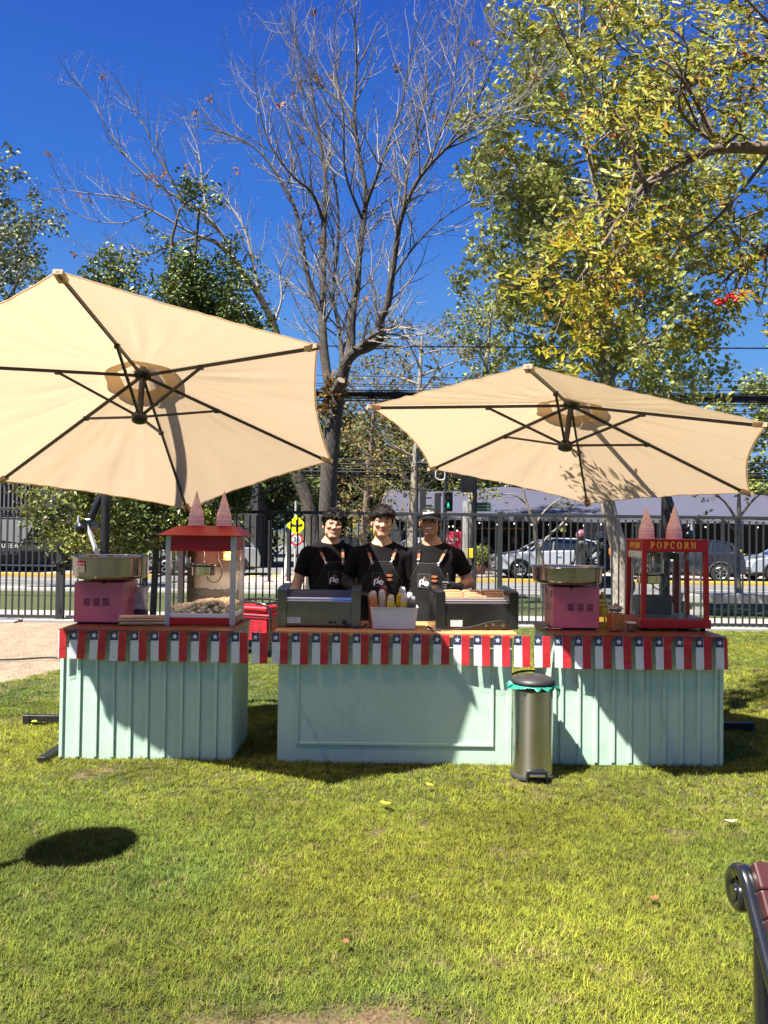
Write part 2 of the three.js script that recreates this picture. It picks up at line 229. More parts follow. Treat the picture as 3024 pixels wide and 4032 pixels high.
  kinds.forEach((g, k) => { const im = new THREE.InstancedMesh(g, gmat, rows[k].length); im.name = 'grass_blades'; im.userData.kind = 'stuff'; rows[k].forEach((r, i) => { o.position.set(r[0], .012 * noise3(r[0] * .7, 0, r[1] * .7) - .002, r[1]); o.rotation.set(0, r[2], 0); o.scale.set(r[3] * r[5], r[3], r[3] * r[5]); o.updateMatrix(); im.setMatrixAt(i, o.matrix); im.setColorAt(i, col4.setRGB(...r[4])); }); turf.add(im); });
  console.log('tufts', rows.map((r) => r.length).join());
}
// fallen leaves on the lawn
function leafShape(L, W, curl = .2, lobes = 0) { const n = 6, pos = [], idx = []; for (let i = 0; i <= n; i++) { const t = i / n, w = W * Math.pow(Math.sin(Math.PI * Math.pow(t * .96 + .02, .8)), .8) * (lobes ? 1 + .35 * Math.cos(t * lobes * 6.28) : 1), y = curl * L * (t - .5) * (t - .5); pos.push(-w, y + .12 * w, t * L, 0, y, t * L, w, y + .12 * w, t * L); } for (let i = 0; i < n; i++) { const a = i * 3; idx.push(a, a + 3, a + 1, a + 1, a + 3, a + 4, a + 1, a + 4, a + 2, a + 2, a + 4, a + 5); } const g = new THREE.BufferGeometry(); g.setAttribute('position', new THREE.Float32BufferAttribute(pos, 3)); g.setAttribute('uv', new THREE.Float32BufferAttribute(new Float32Array(pos.length / 3 * 2), 2)); g.setIndex(idx); g.computeVertexNormals(); return g; }
{
  const yl = std([.75, .6, .04], .6, { side: THREE.DoubleSide }), br = std([.2, .075, .03], .8, { side: THREE.DoubleSide }), gw = std([.5, .48, .36], .7, { side: THREE.DoubleSide });
  for (const [x, z, L, W, a, m, l] of [[.0, -4.42, .065, .017, 1.2, yl, 'bright yellow fallen leaf on the lawn in front of the middle counter'], [-2.76, -6.15, .05, .02, .4, yl, 'small pale yellow leaf on the grass left of the left counter'], [1.86, -4.2, .075, .013, 1.6, gw, 'pale dry slender leaf on the lawn at right below the right counter'], [1.15, -3.3, .05, .016, 2.1, br, 'brown curled leaf on the lawn left of the iron bench'], [-.13, -2.95, .03, .012, .5, br, 'tiny orange brown leaf lying in the lower middle of the lawn'], [.28, -4.75, .05, .016, .9, yl, 'small faded yellow leaf in the grass below the middle counter moulding'], [1.5, -2.75, .05, .02, .3, br, 'brown leaf on the grass at the lower right, nearest to the iron bench']])
    tag(mesh('fallen_leaf', leafShape(L, W, .5).rotateY(a).translate(x, .045, z), m), l, 'leaf');
}
// ---------------------------------------------------------------- counters
const woodTex = (s, a, b) => noiseTex(512, (u, v) => { const g = .5 + .5 * Math.sin((v * 24 + 2.2 * tfbm(u * .25, v, 8, 4, s)) * 6.28) * .35 + .5 * tfbm(u * .12, v, 64, 3, s + 1); const t = clamp(g); return [lerp(a[0], b[0], t), lerp(a[1], b[1], t), lerp(a[2], b[2], t)]; }, true);
M.pine = std([1, 1, 1], .55, { map: woodTex(51, [.62, .42, .25], [.80, .62, .42]), bumpMap: N.fine, bumpScale: .0004 });
M.stained = phys([1, 1, 1], .4, { map: woodTex(53, [.34, .17, .08], [.56, .31, .15]), clearcoat: .1 });
const scuffed = (s) => noiseTex(512, (u, v) => { const a = .93 + .12 * tfbm(u, v, 3, 5, s), b = smooth(.33, .42, tfbm(u, v * .35, 24, 3, s + 2)) * smooth(-.05, .2, tfbm(u, v, 4, 3, s + 3)), c = smooth(.4, .44, tfbm(u * .3, v, 48, 2, s + 4)) * smooth(.1, .3, tfbm(u, v, 5, 3, s + 5)), k = clamp(a - .07 * b); return [clamp(k + .05 * c), clamp(k + .03 * c), clamp(k + .03 * c)]; });
M.mint = std([.47, .635, .515], .62, { map: scuffed(61), bumpMap: mottle(.3, 1, 24, 62), bumpScale: .0012 });
M.mintB = std([.45, .61, .495], .62, { map: scuffed(63), bumpMap: mottle(.3, 1, 24, 62), bumpScale: .0012 });
const FZ = -5.29, CH = .865;
function counterBody(t, w, d) {
  mesh('side_panel', boxUV(rbx(.018, CH, d - .02, -w / 2 + .009, CH / 2, -d / 2 - .01, .002)), M.mint, t); mesh('side_panel', boxUV(rbx(.018, CH, d - .02, w / 2 - .009, CH / 2, -d / 2 - .01, .002)), M.mint, t);
  mesh('shelf', boxUV(bx(w - .04, .018, d - .06, 0, .42, -d / 2 - .02)), M.mint, t);
}
function battenCounter(label, x0, x1, d, first, side) {
  const w = x1 - x0, t = thing('battened_counter', label, 'counter', [(x0 + x1) / 2, 0, FZ], 0, 'mint green food counters'), cx = (x0 + x1) / 2, R = rng(first * 100 | 0);
  counterBody(t, w, d);
  const edges = [x0]; for (let x = first; x < x1 - .03; x += .1167) if (x > x0 + .03) edges.push(x); edges.push(x1);
  for (let i = 0; i < edges.length - 1; i++) { const a = edges[i], b = edges[i + 1]; mesh('board', boxUV(rbx(b - a - .0015, CH - .008 - R() * .006, .014, (a + b) / 2 - cx, CH / 2 + .002, -.008 - R() * .0012, .0015).rotateZ((R() - .5) * .002)), i % 2 ? M.mint : M.mintB, t); }
  for (const x of edges.slice(1)) mesh('batten', boxUV(rbx(.023, CH - .03 - R() * .01, .012, x - .0125 - cx, CH / 2 + .008, .0052, .0025).rotateZ((R() - .5) * .004)), i2(M.mint, M.mintB, R()), t);
  mesh('batten', boxUV(rbx(.023, CH - .03, .012, x0 + .0125 - cx, CH / 2 + .008, .0052, .0025)), M.mint, t);
  mesh('countertop', boxUV(rbx(w + .012, .034, d + .06, 0, CH + .0175, -d / 2 + .005, .004), 1.4), M.stained, t);
  return t;
}
const i2 = (a, b, r) => r < .5 ? a : b;
battenCounter('mint green battened counter on the left, carrying the pink machine with the warning label', -2.2, -1.02, .6, -2.19 + .016, 0);
battenCounter('mint green battened counter on the right behind the steel bin', 1.17, 2.335, .62, 1.245, 1);
{
  const t = thing('panelled_counter', 'mint green counter in the middle with a framed front panel, the three people behind it', 'counter', [.09, 0, FZ], 0, 'mint green food counters'), w = 1.6, d = .6;
  counterBody(t, w, d);
  mesh('front_panel', boxUV(rbx(w, CH, .016, 0, CH / 2, -.008, .002)), M.mint, t);
  const L = -.664, Rr = .667, T = .80, B = .125, m = (g) => mesh('moulding', boxUV(g), M.mintB, t);
  m(rbx(.02, T - B, .012, L, (T + B) / 2, .0062, .004)); m(rbx(.02, T - B, .012, Rr, (T + B) / 2, .0062, .004)); m(rbx(Rr - L - .022, .02, .0115, (L + Rr) / 2, T - .01, .0062, .004)); m(rbx(Rr - L - .022, .02, .0115, (L + Rr) / 2, B + .01, .0062, .004));
  mesh('edge_strip', boxUV(rbx(.03, CH - .004, .01, w / 2 - .016, CH / 2, .0052, .002)), M.mint, t);
  mesh('countertop', boxUV(rbx(w + .06, .034, d + .06, 0, CH + .0175, -d / 2 + .005, .004), 1.4), M.pine, t);
}
// ---------------------------------------------------------------- flag banner taped along the counters
{
  const t = thing('flag_banner', 'row of red, white and blue star flags under clear film taped along all three counters', 'flag banner', [0, 0, 0]);
  const Z = (x, y) => { const h = (.895 - y) / .21; return -5.2515 + .011 * h * noise3(x * 5.2, y * 3, 1) * h + .004 * noise3(x * 17, y * 11, 4) * h + .014 * h * smooth(.2, 1.2, x) + .006; };
  const yb = (x) => .684 + .004 * Math.sin(x * 3) + .016 * smooth(-1.8, -2.2, x) - .006 * smooth(.4, 1, x), yt = .888;
  const fl = (rough) => phys([1, 1, 1], rough, { side: THREE.DoubleSide, transmission: .14, thickness: 0, bumpMap: N.fabric, bumpScale: .0003 });
  const mk = (c) => { const m = fl(.75); m.color = rgb(...c); return m; };
  const W = mk([.77, .78, .79]), Rd = mk([.52, .005, .014]), Bl = mk([.01, .024, .105]), St = std([.8, .8, .8], .7, { side: THREE.DoubleSide });
  const band = (x0, x1, y0, y1, lift, sway = 0) => surf(3, 6, (u, v) => { const y = lerp(y0, y1, v), x = lerp(x0, x1, u) + sway * (yt - y); return [x, y, Z(x, y) + lift]; });
  const starG = (() => { const s = new THREE.Shape(); for (let i = 0; i < 10; i++) { const a = Math.PI / 2 + i * Math.PI / 5, r = i % 2 ? .0082 : .021; i ? s.lineTo(r * Math.cos(a), r * Math.sin(a)) : s.moveTo(r * Math.cos(a), r * Math.sin(a)); } return new THREE.ShapeGeometry(s); })();
  const R = rng(9);
  for (let k = -1; k <= 32; k++) {
    const x0 = -2.122 + .1371 * k, sw = (k < 3 ? .05 * (1 - k / 3) : 0) + (R() - .5) * .02;
    if (k < 0) { const f = mesh('flag', band(-2.204, -2.196, yb(-2.2), yt, 0), W, t); mesh('red_stripe', band(-2.196, -2.15, yb(-2.2), yt, .0005, 0), Rd, f); continue; }
    const y0 = yb(x0) + (R() - .5) * .004, f = mesh('flag', band(x0, x0 + .0545, y0, yt, 0, -sw), W, t);
    mesh('red_stripe', band(x0 + .0545, Math.min(x0 + .109, 2.345), y0 - .001, yt, 0, -sw), Rd, f);
    mesh('blue_square', band(x0, x0 + .052, yt - .061, yt + .0005, .0015, -sw), Bl, f);
    const s = mesh('star', starG, St, f); s.position.set(x0 + .026, yt - .031, Z(x0 + .026, yt - .03) + .0032); s.rotation.z = -.2 + (R() - .5) * .3;
  }
  const film = phys([.97, .98, .98], .16, { transmission: 1, thickness: 0, ior: 1.45, side: THREE.DoubleSide });
  mesh('clear_film', surf(420, 26, (u, v) => { const x = lerp(-2.212, 2.35, u), y = lerp(yb(x) - .014 - .006 * Math.sin(x * 9), .9, v), h = 1 - v; return [x, y, Z(x, y) + .0085 + .0035 * noise3(x * 6 - y * 22, y * 9 + x * 3, 5) * (.3 + h) + .0032 * Math.sin(y * 150 + x * 22 + 5 * noise3(x * 3, y * 8, 2)) * smooth(.05, .5, noise3(x * 2.3 + 4, y * 7, 9))]; }), film, t);
  mesh('tape_edge', surf(120, 1, (u, v) => { const x = lerp(-2.208, 2.345, u); return [x, .899 + v * .0, Z(x, .9) - v * .045 + .002]; }), film, t);
}
// ---------------------------------------------------------------- umbrellas
function umbrella(label, P, L, tips, n, post, arm, baseX, strutAt, sags) {
  const t = thing('cantilever_umbrella', label, 'umbrella', [post[0], 0, post[1]], 0, 'cream cantilever umbrellas over the counters');
  const O = V(post[0], 0, post[1]); const rel = (p) => A(p).sub(O); P = rel(P); L = rel(L); tips = tips.map(rel); n = A(n).normalize();
  const cloth = phys([.68, .50, .32], .95, { transmission: .5, thickness: 0, side: THREE.DoubleSide, bumpMap: N.fabric, bumpScale: .0006 }); cloth.bumpMap = N.fabric.clone(); cloth.bumpMap.repeat.set(10, 10); cloth.bumpMap.needsUpdate = true;
  for (let k = 0; k < 6; k++) {
    const a = tips[k].clone().sub(P), b = tips[(k + 1) % 6].clone().sub(P), nn = b.clone().cross(a).normalize(); if (nn.dot(n) < 0) nn.negate();
    const pt = (r, s, off = 0) => { const sag = 1 - sags[k] * 4 * s * (1 - s) * r, q = a.clone().lerp(b, s).multiplyScalar(r * sag).add(P); const e = 4 * s * (1 - s); const w = .010 * e * Math.sin(r * 3.1) * -1 + (.006 * noise3(s * 16 + k * 5, r * 2.2, k) * e + .006 * noise3(s * 30, r * 4, k + 9) * e) * smooth(.12, .5, r); return q.addScaledVector(nn, w + off); };
    const pn = mesh('canopy_panel', surf(26, 26, (s, r) => { const q = pt(lerp(.115, 1, r), s); return [q.x, q.y, q.z, s * 1.4, r * 1.5]; }), cloth, t);
    mesh('hem', surf(26, 1, (s, r) => { const q = pt(lerp(.991, 1, r), s, -.003); return [q.x, q.y, q.z]; }), cloth, pn);
    const capN = a.clone().normalize(); mesh('corner_pocket', [bar(tips[k].clone().addScaledVector(capN, -.085).addScaledVector(nn, -.018), tips[k].clone().addScaledVector(capN, .004).addScaledVector(nn, -.008), .05, .026)], cloth, t);
    mesh('rib', bar(P.clone().addScaledVector(n, -.025), tips[k].clone().addScaledVector(n, -.018), .014, .02), M.black, t);
    const at = P.clone().lerp(tips[k], strutAt).addScaledVector(n, -.03); mesh('strut', [bar(L, at, .016, .016), bx(.03, .03, .03, at.x, at.y, at.z)], M.black, t);
  }
  const vent = []; for (let k = 0; k < 6; k++) { const top = P.clone().addScaledVector(n, .13), e = (q) => tips[q % 6].clone().sub(P); const a = e(k), b = e(k + 1); vent.push(surf(8, 8, (s, r) => { const q = top.clone().lerp(P.clone().add(a.clone().lerp(b, s).setLength(.275 + .012 * noise3(s * 3 + k * 7, 2, 5))).addScaledVector(n, .03), r); const w = .012 * noise3(s * 3 + k, r * 4, 2) * r; return [q.x, q.y + w, q.z, s, r]; })); }
  mesh('vent_cap', vent, cloth, t);
  mesh('mast', rod(P.clone().addScaledVector(n, .1), L, .021), M.black, t);
  const q = new THREE.Quaternion().setFromUnitVectors(V(0, 1, 0), n), put = (g, p) => g.applyQuaternion(q).translate(p.x, p.y, p.z);
  mesh('hub', put(lathe([[0, .02], [.045, .015], [.06, -.005], [.058, -.03], [.035, -.045], [0, -.045]], 18), P), M.black, t);
  mesh('runner', put(lathe([[0, .03], [.035, .03], [.055, .005], [.05, -.03], [.028, -.04], [0, -.04]], 18), L), M.black, t);
  mesh('post', [cyl(.037, .037, 2.12, 0, .03, 0, 20), cyl(.06, .05, .1, 0, .03, 0, 20)], M.black, t);
  mesh('arm', [limb(arm.map((p) => [...rel(p).toArray(), .027]), 10, 6), rod(P.clone().addScaledVector(n, .09), rel(arm[arm.length - 1]), .014)], M.black, t);
  const s = Math.sign(baseX), hx = s * .13;
  mesh('slider', [limb([[0, 2.02, -.05, .03], [hx * .55, 1.78, -.01, .03], [hx * .9, 1.66, 0, .03]], 10, 4), rbx(.075, .13, .085, hx, 1.6, 0, .02), rod([hx, 1.6, -.07], [hx, 1.6, .09], .05, .05, 18), ball(.055, hx + s * .045, 1.58, .05)], M.blackGloss, t);
  mesh('handle', [bar([hx, 1.64, .07], [hx - s * .115, 1.37, .12], .02, .028), rod([hx - s * .115, 1.38, .1], [hx - s * .115, 1.355, .14], .013), bar([hx + s * .07, 1.68, .05], [hx + s * .075, 1.57, .05], .02, .012)], M.alu, t);
  mesh('base_bar', rbx(.05, .05, 1.75, .0, .027, .22, .004), M.black, t);
  mesh('base_bar', [rbx(1.15, .05, .05, 0, .055, -0.02 + (baseX > 0 ? .4 : .08), .004), rbx(.06, .075, .06, baseX, .045, -0.02 + (baseX > 0 ? .4 : .08), .008)], M.black, t);
  return t;
}
umbrella('cream umbrella on the left, tilted steeply over the left and middle counters', [-1.687, 2.667, -5.317], [-1.658, 2.339, -5.177], [[-1.65, 2.88, -3.83], [-.397, 2.68, -4.5], [-.41, 2.12, -5.88], [-1.66, 1.75, -6.5], [-2.91, 1.93, -5.79], [-2.92, 2.56, -4.48]], [-.084, .917, -.391], [-2.27, -6.27], [[-2.27, 2.1, -6.29], [-2.31, 2.6, -6.26], [-2.24, 2.92, -6.02], [-2.02, 3.04, -5.68], [-1.71, 2.86, -5.36]], -.57, .37, [.012, .045, .025, .025, .02, .015]);
umbrella('cream umbrella on the right with leaf shadows, above the red framed popcorn machine', [1.355, 2.54, -5.574], [1.298, 2.22, -5.515], [[.78, 2.51, -4.19], [2.19, 2.23, -4.37], [2.71, 1.9, -5.68], [1.81, 1.85, -6.83], [.39, 2.13, -6.65], [-.12, 2.46, -5.33]], [.171, .969, -.177], [2.425, -6.62], [[2.425, 2.1, -6.64], [2.42, 2.36, -6.6], [2.24, 2.53, -6.38], [1.84, 2.63, -5.98], [1.38, 2.665, -5.6]], .53, .42, [.015, .05, .03, .03, .06, .012]);

// ---------------------------------------------------------------- steel pedal bin
{
  const t = thing('pedal_bin', 'tall stainless steel pedal bin with black lid and green bag, in front of the gap', 'bin', [.99, 0, -5.06]);
  const brushed = phys([.56, .52, .50], .27, { metalness: 1, anisotropy: .8, anisotropyRotation: Math.PI / 2, map: mottle(.78, 1, 5, 71) });
  mesh('body', lathe([[.130, .03], [.131, .04], [.1305, .3], [.130, .575], [.128, .58]], 48), brushed, t);
  mesh('base_ring', lathe([[0, .0], [.14, 0], [.145, .012], [.142, .028], [.133, .036], [.12, .036]], 40), M.rubber, t);
  mesh('rim', lathe([[.12, .57], [.135, .572], [.138, .59], [.134, .606], [.12, .606]], 40), M.black, t);
  mesh('lid', lathe([[0, .664], [.05, .662], [.1, .654], [.128, .642], [.139, .628], [.141, .614], [.136, .611]], 40), std([.022, .022, .023], .5, { map: MOT.dirt, bumpMap: N.fine, bumpScale: .001 }), t);
  const bag = phys([.02, .3, .21], .35, { transmission: .35, thickness: 0, side: THREE.DoubleSide });
  mesh('bin_bag', [surf(96, 6, (u, v) => { const a = u * 6.283, k = noise3(Math.cos(a) * 5, Math.sin(a) * 5, 3), side = smooth(.8, 1, Math.abs(Math.cos(a))), r = .139 + .016 * v * (1 + k) + .012 * side * v + .005 * Math.sin(a * 19 + v * 3); return [r * Math.cos(a), .606 - v * (.015 + .012 * k + .03 * smooth(.9, 1, Math.cos(a)) + .008 * side), r * Math.sin(a)]; }), surf(10, 14, (u, v) => { const a = -.05 + .42 * u * (1 - .4 * v), r = .153 + .02 * Math.sin(v * 3.1) + .006 * noise3(u * 6, v * 5, 1); return [r * Math.cos(a), .6 - v * .085, r * Math.sin(a) + .01 * Math.sin(v * 9)]; }), surf(10, 10, (u, v) => { const a = 2.85 + .5 * u, r = .15 + .024 * Math.sin(v * 2.6) + .006 * noise3(u * 6, v * 5, 7); return [r * Math.cos(a), .615 - v * .04 + .012 * noise3(u * 5, v * 2, 3), r * Math.sin(a)]; })], bag, t);
  mesh('pedal_frame', [rbx(.014, .07, .03, -.06, .035, .14, .004), rbx(.014, .07, .03, .062, .035, .14, .004), rbx(.136, .012, .03, .001, .072, .138, .004), rbx(.11, .05, .01, 0, .035, .128, .003)], M.blackGloss, t);
  mesh('pedal', rbx(.1, .016, .05, 0, .052, .146, .005).rotateX(-.02), M.chrome, t);
}
// ---------------------------------------------------------------- things on the counters
const TOP = CH + .036; // .901
const font = await new FontLoader().loadAsync('fonts/droid/droid_serif_bold.typeface.json');
const sans = await new FontLoader().loadAsync('fonts/droid/droid_sans_bold.typeface.json');
function text(s, size, depth = .003, f = font) { const g = new TextGeometry(s, { font: f, size, depth, curveSegments: 5, bevelEnabled: false }); g.computeBoundingBox(); const b = g.boundingBox; return g.translate(-(b.min.x + b.max.x) / 2, -(b.min.y + b.max.y) / 2, 0); }
function cottonMachine(label, x, z, w, d, h, bowlX, bowlR, bowlH, withLabel) {
  const t = thing('cotton_candy_machine', label, 'cotton candy machine', [x, TOP, z], 0, 'pink cotton candy machines');
  const steel = std([.41, .375, .385], .26, { metalness: .9, roughnessMap: N.blotch, map: mottle(.75, 1, 4, 75), bumpMap: N.blotch, bumpScale: .0015 });
  mesh('cabinet', boxUV(rbx(w, h - .012, d, 0, .012 + (h - .012) / 2, -d / 2, .006, 2)), M.pink, t);
  mesh('base', bx(w - .04, .014, d - .04, 0, .007, -d / 2), M.black, t);
  const sx = withLabel ? -.02 : .03;
  for (let c = 0; c < 3; c++) for (let r = 0; r < 4; r++) mesh('vent_slot', [rbx(.046, .004, .004, sx + (c - 1) * .068, h * .52 - (r - 1.5) * .0135, .0005, .0015), rbx(.046, .003, .007, sx + (c - 1) * .068, h * .52 - (r - 1.5) * .0135 + .004, .002, .0012)], r % 4 === 9 ? M.pink : M.pinkDark, t);
  const side = withLabel ? 1 : -1;
  for (let c = 0; c < 3; c++) for (let r = 0; r < 4; r++) mesh('vent_slot', rbx(.004, .004, .03, side * (w / 2 + .0005), h * .5 - (r - 1.5) * .0135, -d / 2 + (c - 1) * .05, .0015), M.pinkDark, t);
  mesh('latch', [rbx(.008, .05, .018, side * (w / 2 + .003), h - .05, -.05, .002), rbx(.008, .05, .018, side * (w / 2 + .003), h - .05, -d + .05, .002)], M.steelDull, t);
  const R = bowlR, bx0 = bowlX - x, bz = -d / 2 + .005;
  mesh('bowl', lathe([[.02, h + .0], [R * .55, h + .0], [R - .035, h + .012], [R - .012, h + .022], [R - .006, h + .04], [R - .003, h + bowlH - .012], [R + .007, h + bowlH - .006], [R + .007, h + bowlH], [R + .002, h + bowlH + .002], [R - .006, h + bowlH - .006], [R - .012, h + .05], [R - .04, h + .02], [.02, h + .01]], 64).translate(bx0, .008, bz), steel, t);
  mesh('spinner', [cyl(.05, .045, .07, bx0, h + .02, bz, 20), cyl(.02, .02, .02, bx0, h + .09, bz, 12)], M.steelDull, t);
  mesh('bowl_mount', [cyl(.1, .1, .014, bx0, h - .004, bz, 24), rbx(.02, .014, .012, bx0 - .0, h - .006, .004, .002)], M.black, t);
  if (withLabel) {
    const lt = canvasTex(128, 128, (c, W) => { c.fillStyle = '#d9c9a0'; c.fillRect(0, 0, W, W); c.fillStyle = '#c11616'; c.fillRect(0, 0, W, 54); c.fillStyle = '#fff'; c.beginPath(); c.moveTo(28, 10); c.lineTo(42, 40); c.lineTo(14, 40); c.fill(); c.font = 'bold 17px sans-serif'; c.fillText('WARNING', 46, 36); c.strokeStyle = '#222'; c.lineWidth = 3; c.beginPath(); c.moveTo(28, 64); c.lineTo(46, 106); c.lineTo(10, 106); c.closePath(); c.stroke(); c.beginPath(); c.moveTo(28, 76); c.lineTo(28, 94); c.stroke(); c.lineWidth = 2; for (const y of [72, 84, 96]) { c.beginPath(); c.moveTo(58, y); c.lineTo(118 - (y % 5) * 4, y); c.stroke(); } });
    const a0 = -2.0; mesh('warning_label', surf(8, 1, (u, v) => { const a = -1.57 - .86 + u * .27 + .22; return [bx0 + (R - .0005) * Math.cos(a) * 1.003, h + bowlH * (.42 + .45 * v), bz - (R + .0015) * Math.sin(a) * 1.0, u, v]; }), std([1, 1, 1], .5, { map: lt }), t);
  }
  return t;
}
cottonMachine('pink cotton candy machine with a red warning label on its steel bowl', -2.025, -5.5, .36, .3, .30, -1.995, .268, .175, true);
cottonMachine('pink cotton candy machine beside the kernel jar, its steel bowl without a label', 1.379, -5.5, .335, .29, .305, 1.345, .253, .135, false);
// paper cones
const coneTex = canvasTex(512, 512, (c, W, H) => {
  c.fillStyle = '#eec9cd'; c.fillRect(0, 0, W, H); const r = rng(4);
  c.lineWidth = 5; for (let y = -90; y < H * .72; y += 27) { c.strokeStyle = '#a8546b'; c.beginPath(); c.moveTo(0, y + 46); c.bezierCurveTo(W * .3, y + 26, W * .7, y + 20, W, y); c.stroke(); }
  c.fillStyle = '#e9a24a'; for (const [x, y] of [[60, 130], [190, 250], [330, 120], [430, 300], [110, 345], [280, 360], [40, 240], [380, 210], [480, 90]]) { for (let k = 0; k < 5; k++) { c.beginPath(); c.arc(x + (r() - .5) * 30, y + (r() - .5) * 26, 9 + r() * 8, 0, 7); c.fill(); } }
  c.fillStyle = '#e3a9b2'; c.fillRect(0, H * .72, W, H); for (let y = H * .72; y < H; y += 4) { c.strokeStyle = r() < .5 ? '#b4526a' : '#f4dfe2'; c.lineWidth = 1.6; c.beginPath(); c.moveTo(0, y + r() * 4); c.bezierCurveTo(W * .3, y + r() * 9 - 4, W * .7, y + r() * 9 - 4, W, y + r() * 4); c.stroke(); }
});
const coneMat = std([1, 1, 1], .7, { map: coneTex });
function paperCone(label, x, y, z, lean = 0, ry = 0) {
  const t = thing('paper_cone_stack', label, 'paper cones', [x, y, z], ry, 'striped paper cone stacks on the popcorn machines'), H = .258;
  const P = [[.0575, 0]]; for (let k = 0; k < 9; k++) { const yy = .004 + k * .008; P.push([.058 - yy * .07, yy], [.0565 - yy * .07, yy + .0045]); } P.push([.0525, .078]); for (let k = 1; k <= 10; k++) P.push([lerp(.0525, .001, Math.pow(k / 10, .97)), .078 + k / 10 * (H - .078)]);
  const g = lathe(P, 40); const p = g.attributes.position, u = g.attributes.uv; for (let i = 0; i < p.count; i++) { u.setXY(i, u.getX(i) * 1, p.getY(i) / H); const w = .0015 * noise3(p.getX(i) * 60, p.getY(i) * 30, p.getZ(i) * 60); p.setXYZ(i, p.getX(i) + w + lean * p.getY(i), p.getY(i), p.getZ(i) + w); } g.computeVertexNormals();
  mesh('cone', g, coneMat, t); return t;
}
paperCone('striped pink paper cones on the red roof, left of the pair by the umbrella corner', -1.365, 1.611, -5.6, .0, .4);
paperCone('striped pink paper cones on the red roof, right of the pair near the roof edge', -1.165, 1.611, -5.6, .0, 2.1);
paperCone('shorter striped pink paper cones above the glass case, beside the umbrella post', 1.92, 1.556, -5.62, -.02, 1.2).scale.y = .93;
paperCone('taller striped pink paper cones standing over the letters of the popcorn case', 2.12, 1.556, -5.62, -.02, 3);
function kettle(t, x, y, z, r, h) {
  mesh('kettle', [lathe([[0, 0], [r * .9, 0], [r, .008], [r, h], [r * 1.06, h + .004], [r * 1.06, h + .009], [r * .95, h + .01], [0, h + .012]], 36).translate(x, y, z), rod([x - r * 1.3, y + h * .8, z], [x - r, y + h * .8, z], .006), rod([x - r * 1.25, y + h * .7, z], [x - r * 1.25, y + h + .05, z], .01)], M.steel, t);
  mesh('kettle_rim', [new THREE.TorusGeometry(r * 1.03, .006, 8, 36).rotateX(Math.PI / 2).translate(x, y + h * .86, z), rod([x - r * 1.3, y + h * .86, z], [x + r * 1.4, y + h * .86, z], .006)], M.black, t);
  mesh('hanger', [rod([x, y + h, z], [x, y + h + .13, z], .005), rod([x - .05, y + h + .13, z], [x + .06, y + h + .13, z], .005)], M.steelDull, t);
  mesh('kettle_cord', tube([[x + r * .3, y, z], [x + r * .5, y - .03, z + .02], [x + r * 1.1, y - .045, z + .02], [x + r * 1.55, y + .0, z + .01], [x + r * 1.5, y + .06, z], [x + r * 1.2, y + .12, z - .01], [x + r * 1.2, y + .16, z - .01]], .005, 40), std([.2, .19, .15], .7), t);
}
